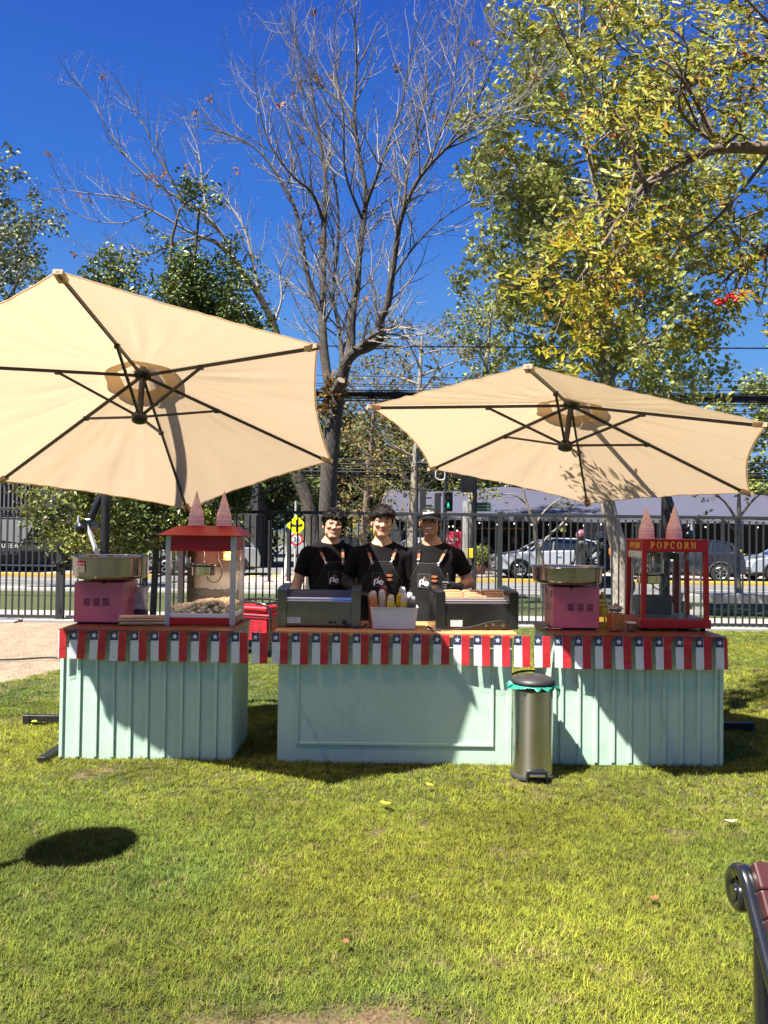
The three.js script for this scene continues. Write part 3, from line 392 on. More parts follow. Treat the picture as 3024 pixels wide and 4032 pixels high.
{ // left popcorn machine
  const x0 = -1.551, x1 = -1.054, zf = -5.48, d = .37, w = x1 - x0, t = thing('popcorn_machine', 'popcorn machine with a red pitched roof, pale corner posts and popcorn inside', 'popcorn machine', [(x0 + x1) / 2, TOP, zf]);
  for (const [sx, sz] of [[-1, 0], [1, 0], [-1, 1], [1, 1]]) { const px = sx * (w / 2 - .018), pz = sz ? -d + .018 : -.018; mesh('corner_post', [rbx(.036, .64, .036, px, .32, pz, .003)].concat([.02, .05, .53, .57].map((y) => ball(.004, px, y, pz + .019, 8, 6))), M.alu, t); }
  mesh('base_panel', [rbx(w - .073, .05, .02, 0, .03, -.012, .003), rbx(.02, .05, d - .073, w / 2 - .012, .03, -d / 2, .003), rbx(.02, .05, d - .073, -w / 2 + .012, .03, -d / 2, .003)], M.red, t);
  mesh('base_trim', [rbx(w - .073, .03, .018, 0, .071, -.013, .003), rbx(.018, .03, d - .073, w / 2 - .013, .071, -d / 2, .003), rbx(.018, .03, d - .073, -w / 2 + .013, .071, -d / 2, .003)], M.whitePlastic, t);
  mesh('floor', bx(w - .05, .01, d - .05, 0, .06, -d / 2), M.steelDull, t);
  mesh('foot', [cyl(.02, .02, .01, -w / 2 + .04, 0, -.05), cyl(.02, .02, .01, w / 2 - .04, 0, -.05), cyl(.02, .02, .01, w / 2 - .04, 0, -d + .05), cyl(.02, .02, .01, -w / 2 + .04, 0, -d + .05)], M.rubber, t);
  mesh('header_panel', [rbx(w - .073, .108, .02, 0, .588, -.014, .004), rbx(w - .073, .014, .03, 0, .535, -.008, .003)], M.red, t);
  mesh('header_panel', rbx(.02, .108, d - .073, w / 2 - .012, .588, -d / 2, .004), M.red, t); mesh('header_panel', rbx(.02, .108, d - .073, -w / 2 + .012, .588, -d / 2, .004), M.red, t);
  const o = .05, a = [-w / 2 - o, w / 2 + o, -d - o, o], i = [-w / 2 + .065, w / 2 - .03, -d + .06, -.07], y0 = .642, y1 = .709, rv = (r, y) => [[r[0], y, r[3]], [r[1], y, r[3]], [r[1], y, r[2]], [r[0], y, r[2]]], B = rv(a, y0), T = rv(i, y1), pos = [];
  const q = (p1, p2, p3, p4) => pos.push(...p1, ...p2, ...p3, ...p1, ...p3, ...p4); for (let k = 0; k < 4; k++) q(B[k], B[(k + 1) % 4], T[(k + 1) % 4], T[k]); q(T[0], T[1], T[2], T[3]); q(B[3], B[2], B[1], B[0]);
  const rg = new THREE.BufferGeometry(); rg.setAttribute('position', new THREE.Float32BufferAttribute(pos, 3)); rg.computeVertexNormals();
  mesh('roof', [boxUV(rg), rbx(w + 2 * o - .002, .006, d + 2 * o - .002, 0, .6395, -d / 2, .002)], M.red, t);
  mesh('front_pane', surf(1, 1, (u, v) => [lerp(-w / 2 + .034, w / 2 - .034, u), lerp(.084, .54, v), -.022]), M.glass, t);
  mesh('side_pane', surf(1, 1, (u, v) => [w / 2 - .014, lerp(.084, .54, v), lerp(-.034, -d + .034, u)]), M.glass, t);
  mesh('side_pane', surf(1, 1, (u, v) => [-w / 2 + .014, lerp(.084, .54, v), lerp(-.034, -d + .034, u)]), M.glass, t);
  mesh('back_panel', [rbx(w - .15, .30, .01, .045, .39, -d + .02, .002)], std([.62, .6, .55], .6, { map: MOT.dirt }), t);
  mesh('back_panel', [rbx(w - .13, .16, .012, .04, .155, -d + .021, .002)], std([.22, .215, .2], .5, { map: MOT.dirt }), t);
  mesh('inner_rail', [rbx(.05, .46, .03, -w / 2 + .11, .31, -d + .06, .003), rbx(.012, .46, .012, -w / 2 + .06, .31, -d + .09, .002), rbx(.03, .06, .05, -w / 2 + .13, .5, -d + .08, .004), rbx(.03, .04, .05, -w / 2 + .12, .22, -d + .07, .004)], std([.1, .075, .05], .55, { map: MOT.strong }), t);
  kettle(t, -.012, .345, -.16, .085, .085);
  const lampBox = mesh('lamp_box', [rbx(.1, .075, .05, w / 2 - .1, .49, -d + .07, .004)], std([.22, .12, .03], .5), t);
  const glow = std([1, .62, .2], .4, { emissive: rgb(1, .55, .16), emissiveIntensity: 1.1 });
  for (const [bxx, r] of [[w / 2 - .125, .014], [w / 2 - .085, .018]]) mesh('lamp_bulb', ball(r, bxx, .49, -d + .107, 16, 12), glow, t);
  const pl = new THREE.PointLight(rgb(1, .8, .55), .12); pl.position.set(w / 2 - .085, .49, -d + .107); pl.shadow.radius = .8; t.add(pl); pl.name = 'lamp_light';
  // popcorn
  const r = rng(21), blob = (() => { const g = new THREE.IcosahedronGeometry(.011, 1), p = g.attributes.position; for (let k = 0; k < p.count; k++) { const f = 1 + .5 * noise3(p.getX(k) * 150, p.getY(k) * 150, p.getZ(k) * 150); p.setXYZ(k, p.getX(k) * f, p.getY(k) * f, p.getZ(k) * f); } g.computeVertexNormals(); return g; })();
  const M4 = new THREE.Object3D(), im = new THREE.InstancedMesh(blob, std([1, .9, .64], .8), 2200); let n = 0; const cc = new THREE.Color();
  for (let k = 0; k < 2200; k++) { const X = (r() - .5) * (w - .07), Zz = -.04 - r() * (d - .085), hgt = .035 + .06 * smooth(-.25, .12, X) * (1 - .5 * smooth(.14, .25, X)) + .018 * noise3(X * 18, Zz * 18, 2); M4.position.set(X, .07 + (r() < .55 ? 1 : r()) * hgt, Zz); M4.rotation.set(r() * 6, r() * 6, r() * 6); M4.scale.setScalar(.7 + r() * .6); M4.updateMatrix(); im.setMatrixAt(n, M4.matrix); const b = .75 + .4 * r(); im.setColorAt(n++, cc.setRGB(b, b * (.86 + .14 * r()), b * (.7 + .3 * r()))); }
  im.count = n; im.position.set((x0 + x1) / 2, TOP, zf); im.name = 'popcorn'; tag(im, 'heap of popped popcorn behind the glass of the red roofed machine', 'popcorn'); im.userData.kind = 'stuff'; scene.add(im);
}
{ // right popcorn machine
  const zf = -5.5, w = .475, d = .38, t = thing('popcorn_machine', 'red framed glass popcorn machine with POPCORN in gold letters', 'popcorn machine', [2.088, TOP, zf]), f = .03;
  const y0 = .02, y1 = .655, tp = .005; // slight flare towards the foot
  for (const [sx, sz] of [[-1, 0], [1, 0], [-1, 1], [1, 1]]) mesh('corner_post', [bar([sx * (w / 2 - f / 2 + tp), y0 + .04, sz ? -d + f / 2 : -f / 2], [sx * (w / 2 - f / 2 - tp), y1 - .01, sz ? -d + f / 2 : -f / 2], f, f), ...[.05, .09, .56, .61].map((y) => ball(.0042, sx * (w / 2 - f / 2 + tp * (.5 - y)), y, (sz ? -d - .0005 : .0005), 8, 6))], M.red, t);
  mesh('base_frame', [rbx(w + .03, .062, d + .02, 0, y0 + .031, -d / 2, .004)], M.red, t);
  mesh('header_panel', [rbx(w - .02, .088, d + .012, 0, .607, -d / 2, .004), rbx(w - .012, .014, d + .018, 0, .648, -d / 2, .003)], M.red, t);
  mesh('foot', [[-1, 0], [1, 0], [-1, 1], [1, 1]].map(([sx, sz]) => cyl(.018, .018, .02, sx * (w / 2 - .03), 0, sz ? -d + .03 : -.03, 14)).concat([cyl(.018, .018, .02, .05, 0, -.04, 14)]), M.rubber, t);
  mesh('lettering', text('P O P C O R N', .044).scale(.82, 1.1, 1).translate(-.02, .612, .0055), M.gold, t);
  mesh('lettering', text('POPCORN', .036).scale(.9, 1.1, 1).rotateY(-Math.PI / 2).translate(-w / 2 + .0085, .607, -d / 2), M.gold, t);
  const pane = (name, fn) => mesh(name, surf(1, 1, fn), M.glass, t);
  pane('front_pane', (u, v) => [lerp(-w / 2 + f, w / 2 - f, u), lerp(.08, .565, v), -.016]); pane('back_pane', (u, v) => [lerp(-w / 2 + f, w / 2 - f, u), lerp(.08, .565, v), -d + .016]);
  for (const s of [-1, 1]) pane('side_pane', (u, v) => [s * (w / 2 - .016 + tp * (1 - 2 * v)), lerp(.08, .565, v), lerp(-f, -d + f, u)]);
  mesh('scallop_print', Array.from({ length: 6 }, (_, k) => surf(1, 8, (u, v) => { const zz = lerp(-f, -d + f, (k + u) / 6), a = (u - .5) * 2; return [-w / 2 + .0145 - tp * .7, lerp(.565 - .035 - .02 * Math.sqrt(Math.max(0, 1 - a * a)), .565, v), zz]; })).concat(Array.from({ length: 6 }, (_, k) => new THREE.CircleGeometry(.024, 16).rotateY(-Math.PI / 2).translate(-w / 2 + .0135 - tp * .65, .535, lerp(-f, -d + f, (k + .5) / 6)))), std([.62, .66, .6], .6, { side: THREE.DoubleSide }), t);
  mesh('floor', bx(w - .04, .006, d - .04, 0, .083, -d / 2), std([.08, .08, .085], .4, { metalness: .5 }), t);
  mesh('drop_panel', [rbx(.27, .15, .012, -.08, .165, -d * .62, .004)], std([.1, .105, .11], .4, { metalness: .6, map: MOT.dirt }), t);
  mesh('inner_post', [rbx(.035, .45, .035, .115, .32, -d + .09, .004), rbx(.05, .05, .05, .1, .2, -d + .09, .006)], std([.2, .006, .008], .5), t);
  mesh('light_fitting', [rbx(.06, .05, .05, .05, .53, -.2, .005)], std([.01, .09, .05], .5), t); mesh('light_fitting', [lathe([[0, .045], [.012, .045], [.014, .02], [.04, .0], [.036, 0]], 20).translate(.165, .5, -.2)], M.whitePlastic, t);
  mesh('column', cyl(.05, .05, .16, -.06, .4, -d * .55, 24), M.steelDull, t);
  kettle(t, -.125, .325, -.2, .082, .075);
}
{ // skewers, sugar bag, jar, bottle, bowl, scoop
  const t = thing('skewer_bundle', 'bundle of thin wooden sticks lying between the pink machine and the red roofed popcorn machine', 'skewers', [-1.87, TOP, -5.46], .06), r = rng(3), sm = std([.62, .40, .21], .7);
  const sm2 = std([.85, .64, .40], .7); for (let k = 0; k < 120; k++) { const a = r() * 6.28, q = Math.sqrt(r()) * .044, y = .036 + q * Math.sin(a) * .8, z = q * Math.cos(a), o = r() * .03; mesh('stick', rod([o, Math.max(.003, y), z], [o + .31, Math.max(.003, y + (r() - .5) * .012), z * .8 - .03 + (r() - .5) * .01], .0022, .0022, 6), r() < .5 ? sm : sm2, t); }
  const b = thing('sugar_bag', 'crumpled white paper bag behind the pink machine with the warning label', 'bag', [-1.815, TOP, -5.76]);
  mesh('bag', surf(28, 20, (u, v) => { const a = u * 6.283, k = 1 - .55 * smooth(.7, 1, v), c = Math.cos(a), s = Math.sin(a), n = .012 * noise3(c * 3, v * 5, s * 3 + 4) + .006 * noise3(c * 9, v * 14, s * 9); return [(.055 + n) * Math.sign(c) * Math.pow(Math.abs(c), .6), v * .25, ((.04 + n) * k) * Math.sign(s) * Math.pow(Math.abs(s), .6), u, v]; }), std([.62, .6, .56], .75, { side: THREE.DoubleSide, map: MOT.soft }), b);
  mesh('printed_band', surf(14, 3, (u, v) => { const a = .2 + u * 2.7, c = Math.cos(a), s = Math.sin(a), y = .03 + v * .05; return [.066 * Math.sign(c) * Math.pow(Math.abs(c), .6), y + .02 * u, .051 * Math.pow(Math.abs(s), .6)]; }), std([.05, .05, .09], .7), b);
  const j = thing('kernel_jar', 'square clear jar of orange corn kernels with dark lid on the right counter', 'jar', [1.648, TOP, -5.46], .25);
  const kt = noiseTex(256, (u, v) => { const n = tfbm(u, v, 40, 2, 81); const k = clamp(.55 + 1.1 * n); return [lerp(.36, .86, k), lerp(.17, .5, k), lerp(.06, .2, k)]; }, true);
  mesh('kernels', boxUV(rbx(.096, .125, .096, 0, .066, 0, .012, 2), 5), std([1, 1, 1], .5, { map: kt, bumpMap: kt, bumpScale: .004 }), j);
  mesh('jar', rbx(.106, .138, .106, 0, .071, 0, .014, 3), phys([.98, .98, .98], .04, { transmission: 1, thickness: 0, ior: 1.45 }), j);
  mesh('lid', cyl(.042, .042, .022, 0, .14, 0, 28), std([.09, .09, .1], .4), j);
  mesh('crumpled_wrap', surf(14, 8, (u, v) => { const a = u * 6.283, q = v * .055; return [q * Math.cos(a) + .01 * noise3(u * 9, v * 5, 1), .165 + .025 * (1 - v) + .014 * noise3(u * 8, v * 7, 5), q * Math.sin(a)]; }), phys([.32, .26, .22], .35, { transmission: .4, thickness: 0, side: THREE.DoubleSide }), j);
  const o = thing('oil_bottle', 'clear bottle with yellow label between the pink machine and the kernel jar', 'bottle', [1.632, TOP, -5.72]);
  mesh('bottle', lathe([[0, 0], [.04, .0], [.043, .01], [.043, .15], [.03, .19], [.013, .215], [.013, .235], [0, .236]], 24), phys([.9, .75, .3], .08, { transmission: .85, thickness: 0 }), o); mesh('label', lathe([[.0436, .075], [.0436, .145]], 24), std([.72, .58, .05], .5), o); mesh('cap', cyl(.016, .016, .025, 0, .23, 0), std([.6, .5, .04], .4), o);
  const c = thing('seasoning_bowl', 'small brown bowl with cream rim beside the kernel jar', 'bowl', [1.757, TOP, -5.45]);
  mesh('bowl', lathe([[0, .004], [.024, .004], [.028, .006], [.033, .055], [.031, .06], [.028, .055], [.024, .02], [0, .018]], 24), std([.2, .09, .05], .5), c); mesh('rim', new THREE.TorusGeometry(.032, .005, 8, 24).rotateX(Math.PI / 2).translate(0, .062, 0), std([.72, .58, .42], .6), c);
  const s = thing('steel_scoop', 'small steel scoop lying at the left end of the right counter', 'scoop', [1.16, TOP, -5.5], .5);
  mesh('scoop', [lathe([[0, 0], [.02, .002], [.028, .012], [.027, .014], [.018, .006], [0, .004]], 18).scale(1, 1, 1.4).translate(0, .003, 0), bar([.0, .014, .03], [.03, .022, .14], .009, .004)], M.steel, s);
}
// ---------------------------------------------------------------- roller grills
const stick = canvasTex(256, 128, (c, W, H) => { c.fillStyle = '#c9ccca'; c.fillRect(0, 0, W, H); c.fillStyle = '#555'; c.fillRect(40, 12, 150, 9); c.fillStyle = '#8d918f'; for (let y = 34; y < 118; y += 14) { c.fillRect(14, y, 70, 5); c.fillRect(104, y, 110 - (y * 7) % 40, 5); } });
M.greasy = std([.07, .075, .1], .32, { metalness: .9 });
function rollerGrill(label, x, z, ry, right) {
  const t = thing('roller_grill', label, 'roller grill', [x, TOP, z], ry, 'steel roller grills on the middle counter'), w = .592, cw = .068, D = .36, m = right ? M.darkSteel : M.grillSteel;
  for (const s of [-1, 1]) { const sh = new THREE.Shape(); sh.moveTo(0, .008); sh.lineTo(D, .008); sh.lineTo(D, .285); sh.lineTo(.06, .272); sh.lineTo(0, .262); sh.closePath(); const g = new THREE.ExtrudeGeometry(sh, { depth: cw - .006, bevelEnabled: true, bevelSize: .003, bevelThickness: .003, bevelSegments: 2 }); g.rotateY(Math.PI / 2).translate(s > 0 ? w / 2 - cw + .003 : -w / 2 + .003, 0, 0); mesh('end_housing', boxUV(g), m, t); }
  mesh('back_panel', boxUV(rbx(w - 2 * cw, .168, .012, 0, .1, -.012, .003)), m, t); mesh('seam', [bx(.0015, .15, .001, -.06, .1, -.0055)], M.darkSteel, t);
  mesh('drip_tray', boxUV(bx(w - 2 * cw - .004, .01, D - .05, 0, .16, -D / 2)), M.darkSteel, t); mesh('bottom', bx(w - .02, .01, D - .02, 0, .012, -D / 2), M.darkSteel, t);
  for (let k = 0; k < 6; k++) mesh('roller', rod([-w / 2 + cw - .002, .196 + .012 * k - .001 * k * k, -.045 - .05 * k], [w / 2 - cw + .002, .196 + .012 * k - .001 * k * k, -.045 - .05 * k], .0155, .0155, 18), right || k === 0 ? M.chrome : M.greasy, t);
  mesh('edge_rail', [rod([-w / 2 + cw, .187, -.014], [w / 2 - cw, .187, -.014], .005)], M.chrome, t);
  mesh('rating_sticker', surf(1, 1, (u, v) => right ? [lerp(-.19, -.105, u), lerp(.025, .07, v), -.0052] : [lerp(-.225, -.13, u), lerp(.03, .072, v), -.0052]), std([1, 1, 1], .5, { map: stick }), t);
  mesh('switch', [right ? cyl(.012, .012, .012, 0, 0, 0, 18).rotateX(Math.PI / 2).translate(.06, .035, -.004) : cyl(.009, .009, .012, 0, 0, 0, 18).rotateX(Math.PI / 2).translate(.115, .04, -.004), rbx(.025, .018, .01, right ? .115 : .085, .038, -.003, .003), cyl(.016, .016, .02, 0, 0, 0, 18).rotateX(Math.PI / 2).translate(.18, .04, -.003)], right ? M.steelDull : M.black, t);
  if (right) mesh('power_cord', tube([[.2, .045, .006], [.18, .062, .016], [.09, .06, .03], [-.03, .03, .03], [-.15, .012, .034], [-.26, .008, .04], [-.33, .02, .03], [-.36, .035, .02], [-.33, .008, .045], [-.27, .0, .067]], .006, 60), M.rubber, t);
  else mesh('power_cord', tube([[.18, .04, .01], [.2, .02, .02], [.235, .008, .02], [.3, .008, .03], [.34, .03, -.01]], .006, 30), M.rubber, t);
  return t;
}
rollerGrill('empty grey steel roller grill in front of the person with glasses', -.452, -5.45, 0, false);
rollerGrill('dark steel roller grill with sausages, in front of the person in a cap', .665, -5.42, .1, true);
{
  const sm = phys([.52, .25, .12], .4, { map: mottle(.7, 1, 10, 91), clearcoat: .35 }); const ang = .1, c = Math.cos(ang), s = Math.sin(ang); let n = 0;
  const words = [['front', 'nearest row'], ['second', 'second row'], ['back', 'far row']], pos = ['left', 'middle', 'right'];
  for (let r = 0; r < 3; r++) for (let k = 0; k < 3; k++) { const lx = -.142 + k * .142 + (r % 2) * .006, ly = .222 + r * .0135, lz = -.118 - r * .052; const g = limb([[-.066, 0, 0, .008], [-.058, .002, 0, .013], [-.02, .0035, 0, .0145], [.02, .0035, 0, .0145], [.058, .002, 0, .013], [.066, 0, 0, .007]], 10, 3);
    const m = mesh('sausage', [g, ball(.0082, -.066, 0, 0, 8, 6), ball(.0075, .066, 0, 0, 8, 6)], sm); m.position.set(.665 + lx * c + lz * s, TOP + ly, -5.42 - lx * s + lz * c); m.rotation.y = ang; tag(m, `sausage on the dark roller grill, ${pos[k]} one of the ${words[r][1]}`, 'sausage', 'sausages on the roller grill'); }
}
// ---------------------------------------------------------------- tub of sauce bottles
{
  const t = thing('bottle_tub', 'white plastic tub full of sauce bottles at the front edge of the middle counter', 'tub', [.08, TOP, -5.385]);
  const P = (k) => [[-.154 * k, -.0], [.154 * k, 0]]; const w0 = .30, w1 = .334, d0 = .2, d1 = .22, H = .15;
  const ring = (w, d, y, r = .03) => { const s = []; for (let q = 0; q < 4; q++) for (let k = 0; k <= 5; k++) { const a = q * Math.PI / 2 + k / 5 * Math.PI / 2; const sx = [1, -1, -1, 1][q], sz = [1, 1, -1, -1][q]; s.push([sx * (w / 2 - r) + r * Math.cos(a), y, -d1 / 2 + sz * (d / 2 - r) + r * Math.sin(a)]); } return s; };
  const rings = [ring(w0 - .1, d0 - .1, .002), ring(w0 - .01, d0 - .01, .001), ring(w0, d0, .008), ring(w1, d1, H), ring(w1 + .008, d1 + .008, H), ring(w1 + .008, d1 + .008, H + .004), ring(w1 - .006, d1 - .006, H + .004), ring(w0 - .01, d0 - .01, .014), ring(.02, .02, .012, .005)];
  mesh('tub', surf(24, rings.length - 1, (u, v) => rings[Math.round(v * (rings.length - 1))][Math.round(u * 24) % 24]), M.whitePlastic, t);
  const g = 'squeeze bottles in the white tub';
  const bot = (label, x, z, top, col, capc, lean = 0, r = .027) => {
    const b = thing('squeeze_bottle', label, 'sauce bottle', [x, TOP + .014, z], 0, g), h = top - TOP - .014; b.rotation.z = lean;
    mesh('bottle', lathe([[0, 0], [r, .002], [r, h - .055], [r * .93, h - .045], [r * .8, h - .04]], 22), phys(col, .3, { transmission: .15, thickness: 0 }), b);
    mesh('cap', lathe([[r * .86, h - .048], [r * .9, h - .046], [r * .9, h - .022], [r * .8, h - .012], [r * .5, h - .008], [r * .42, h], [0, h]], 22), phys(capc, .3, { transmission: .35, thickness: 0 }), b);
    mesh('nozzle', [rbx(r * .5, .02, r * 1.1, -r * .3, h - .008, 0, .003), rbx(r * .35, .014, r * .5, r * .55, h - .008, 0, .003)], phys(capc, .35, { transmission: .35, thickness: 0 }), b);
  };
  const clear = [.68, .64, .62];
  bot('orange sauce bottle leaning at the left end of the tub', -.05, -5.44, 1.168, [.58, .2, .07], [.66, .5, .42], .08);
  bot('brown sauce bottle behind the leaning orange one', -.072, -5.51, 1.15, [.3, .1, .05], [.5, .42, .38], .05);
  bot('pinkish white sauce bottle right of the orange one', .004, -5.46, 1.175, [.6, .46, .36], clear, .05);
  bot('sauce bottle with dark red cap behind the pinkish white one', .006, -5.53, 1.2, [.2, .01, .01], [.25, .008, .012]);
  bot('yellow mustard bottle with clear cap in the middle of the tub', .054, -5.43, 1.142, [.66, .5, .06], [.7, .64, .5], -.01);
  bot('bright yellow bottle with matching yellow cap', .104, -5.48, 1.15, [.72, .5, .02], [.75, .52, .02], -.06, .022);
  bot('pale yellow bottle with clear cap right of the bright yellow one', .14, -5.435, 1.142, [.58, .45, .09], clear, -.05);
  bot('tall milky bottle at the back of the tub', .138, -5.53, 1.19, [.56, .5, .5], clear, .0);
  bot('dark grey brown sauce bottle at the right end of the tub', .2, -5.44, 1.132, [.1, .08, .07], [.34, .31, .31], -.03, .03);
  bot('white capped dark bottle behind the grey brown one', .19, -5.53, 1.15, [.16, .12, .1], [.7, .7, .72], 0);
}
// ---------------------------------------------------------------- three people behind the middle counter
const logoTex = canvasTex(256, 288, (c, W, H) => {
  c.fillStyle = '#0d0d0e'; c.fillRect(0, 0, W, H); c.strokeStyle = '#6d6d6a'; c.lineWidth = 5; c.strokeRect(8, 10, W - 16, H - 20);
  c.strokeStyle = '#f2f2f0'; c.lineWidth = 25; c.lineCap = 'round'; c.lineJoin = 'round';
  c.beginPath(); c.arc(84, 168, 34, 2.6, 7.6); c.stroke(); c.beginPath(); c.moveTo(47, 170); c.lineTo(45, 244); c.stroke();
  c.lineWidth = 23; c.beginPath(); c.moveTo(96, 206); c.bezierCurveTo(130, 206, 138, 168, 168, 160); c.stroke();
  c.beginPath(); c.arc(178, 192, 35, 4.2, 6.1); c.stroke(); c.beginPath(); c.moveTo(212, 188); c.lineTo(150, 200); c.stroke(); c.beginPath(); c.arc(178, 196, 37, .55, 3.0); c.stroke();
  c.lineWidth = 4; c.strokeStyle = '#d8d8d2'; for (const [x, y, q] of [[92, 92, 1], [112, 76, 1], [134, 62, 1], [152, 52, 1]]) { c.beginPath(); c.moveTo(128, 132); c.quadraticCurveTo(lerp(128, x, .5), y + 6, x, y + 10); c.stroke(); }
  c.strokeStyle = '#b4552f'; for (const [x, y] of [[196, 96], [212, 112], [216, 126]]) { c.beginPath(); c.moveTo(136, 136); c.quadraticCurveTo(164, y - 6, x, y); c.stroke(); }
});
const capTex = canvasTex(256, 128, (c, W, H) => { c.fillStyle = '#141414'; c.fillRect(0, 0, W, H); c.strokeStyle = '#f0f0ee'; c.lineWidth = 7; c.lineCap = 'round'; c.beginPath(); c.moveTo(24, 100); for (let x = 24; x < 236; x += 14) c.quadraticCurveTo(x + 4, 66 + 12 * Math.sin(x), x + 14, 92 - .1 * (x - 24)); c.stroke(); c.beginPath(); c.moveTo(28, 104); c.lineTo(232, 84); c.stroke(); c.lineWidth = 4; c.strokeStyle = '#c9b79a'; for (const x of [92, 112, 134, 156, 172]) { c.beginPath(); c.moveTo(130, 62); c.quadraticCurveTo(lerp(130, x, .4), 26, x, 18 + Math.abs(x - 130) * .4); c.stroke(); } });
const clothBlack = phys([.009, .008, .0085], .9, { specularIntensity: .15, bumpMap: N.fabric, bumpScale: .0006 }), apronMat = phys([.015, .015, .015], .85, { specularIntensity: .2, bumpMap: N.fabric, bumpScale: .0008 }), trouserMat = std([.016, .016, .018], .85), sleeveMat = phys([.03, .027, .026], .8, { specularIntensity: .3, bumpMap: N.fabric, bumpScale: .0006 }), gloveMat = phys([.012, .012, .013], .38, { clearcoat: .3 });
const stitch = std([.075, .075, .07], .9), shoeMat = std([.02, .02, .02], .5);
function person(o) {
  const t = thing('person', o.label, 'person', [o.x, 0, o.z], o.yaw || 0);
  const Mx = new THREE.Matrix4().compose(V(...o.head), new THREE.Quaternion().setFromEuler(new THREE.Euler(o.pitch || 0, o.turn || 0, o.tilt || 0, 'YXZ')), V(1.045, .92, 1.0).multiplyScalar(o.hs || 1)), Mi = Mx.clone().invert();
  const w = o.wide || 1, sk = o.skin, tv = V(0, 0, 0);
  // ---- fields
  const torso = (x, y, z) => {
    let d = ell(x, y, z, [0, 1.25, 0], [.172 * w, .23, .118]);
    d = smin(d, cap(x, y, z, [-.157 * w, 1.398, -.015, .057], [0, 1.45, -.02, .06]), .06); d = smin(d, cap(x, y, z, [.157 * w, 1.398, -.015, .057], [0, 1.45, -.02, .06]), .06);
    d = smin(d, cap(x, y, z, [0, 1.42, -.02, .075], [o.head[0] * .5, 1.48, -.01, .058]), .05);
    d = smin(d, ell(x, y, z, [0, 1.04, .0], [.15 * w, .23, .11]), .07);
    return smin(d, ell(x, y, z, [0, .9, 0], [.162 * w, .14, .115]), .06);
  };
  const arms = o.arms; // [[sh, el, wr] ...]
  const armF = (x, y, z) => { let d = 9; for (const a of arms) { d = smin(d, smin(cap(x, y, z, [...a[0], .052], [...a[1], .041]), cap(x, y, z, [...a[1], .041], [...a[2], .027]), .02), .01); } return d; };
  const legs = (x, y, z) => { let d = 9; for (const s of [-1, 1]) d = Math.min(d, smin(cap(x, y, z, [s * .085, .86, 0, .085], [s * .1, .48, .015, .06]), cap(x, y, z, [s * .1, .48, .015, .06], [s * .105, .09, -.02, .045]), .03)); return d; };
  const neckA = [o.head[0] * .4, 1.42, -.025, .06], nk = V(0, -.06, -.022).applyMatrix4(Mx), neck = (x, y, z) => cap(x, y, z, neckA, [nk.x, nk.y, nk.z, .048]);
  const bodyF = (x, y, z) => smin(smin(smin(torso(x, y, z), armF(x, y, z), .04), neck(x, y, z), .04), legs(x, y, z), .05);
  const smile = o.smile;
  const headF = (x, y, z) => {
    let d = ell(x, y, z, [0, .036, -.014], [.0745, .09, .094]);
    d = smin(d, ell(x, y, z, [0, -.035, .022], [.055, .08, .064]), .03);
    d = smin(d, cap(x, y, z, [-.016, -.1, .058, .017], [.016, -.1, .058, .017]), .025);
    const ax = Math.abs(x);
    d = smin(d, ell(ax, y, z, [.041, -.056, .008], [.019, .03, .034]), .03);
    d = smin(d, ell(ax, y, z, [.036, -.016 + smile * .004, .064], [.022, .02, .02]), .02);
    d = smin(d, cap(ax, y, z, [.012, .03, .083, .011], [.042, .032, .066, .01]), .016);
    d = smax(d, -ell(ax, y, z, [.0315, .011, .098], [.019, .011, .021]), .012);
    d = smin(d, cap(x, y, z, [0, .014, .082, .0085], [0, -.022, .0945, .0115]), .012);
    d = smin(d, ell(ax, y, z, [.0115, -.027, .084], [.008, .007, .011]), .008);
    const my = -.058 + smile * 5 * x * x;
    if (smile > .6) { d = smin(d, ell(x, y - my + .058, z, [0, -.0445, .084], [.029, .005, .01]), .008); d = smin(d, ell(x, y - my + .058, z, [0, -.0735, .08], [.024, .006, .01]), .008); d = smax(d, -ell(x, y - my + .058, z, [0, -.058, .09], [.029, .0115, .02]), .004); }
    else { d = smin(d, ell(x, y - my + .058, z, [0, -.054, .085], [.025, .0045, .008]), .007); d = smin(d, ell(x, y - my + .058, z, [0, -.0635, .084], [.02, .0055, .009]), .006); d = smax(d, -ell(x, y - my + .058, z, [0, -.0583, .094], [.028, .0016, .01]), .003); }
    d = smin(d, ell(ax, y, z, [.077, -.002, -.014], [.0095, .031, .018]), .008); d = smax(d, -ell(ax, y, z, [.085, .0, -.009], [.006, .018, .01]), .005);
    return smin(d, cap(x, y, z, [0, -.05, -.02, .047], [0, -.16, -.032, .048]), .03);
  };
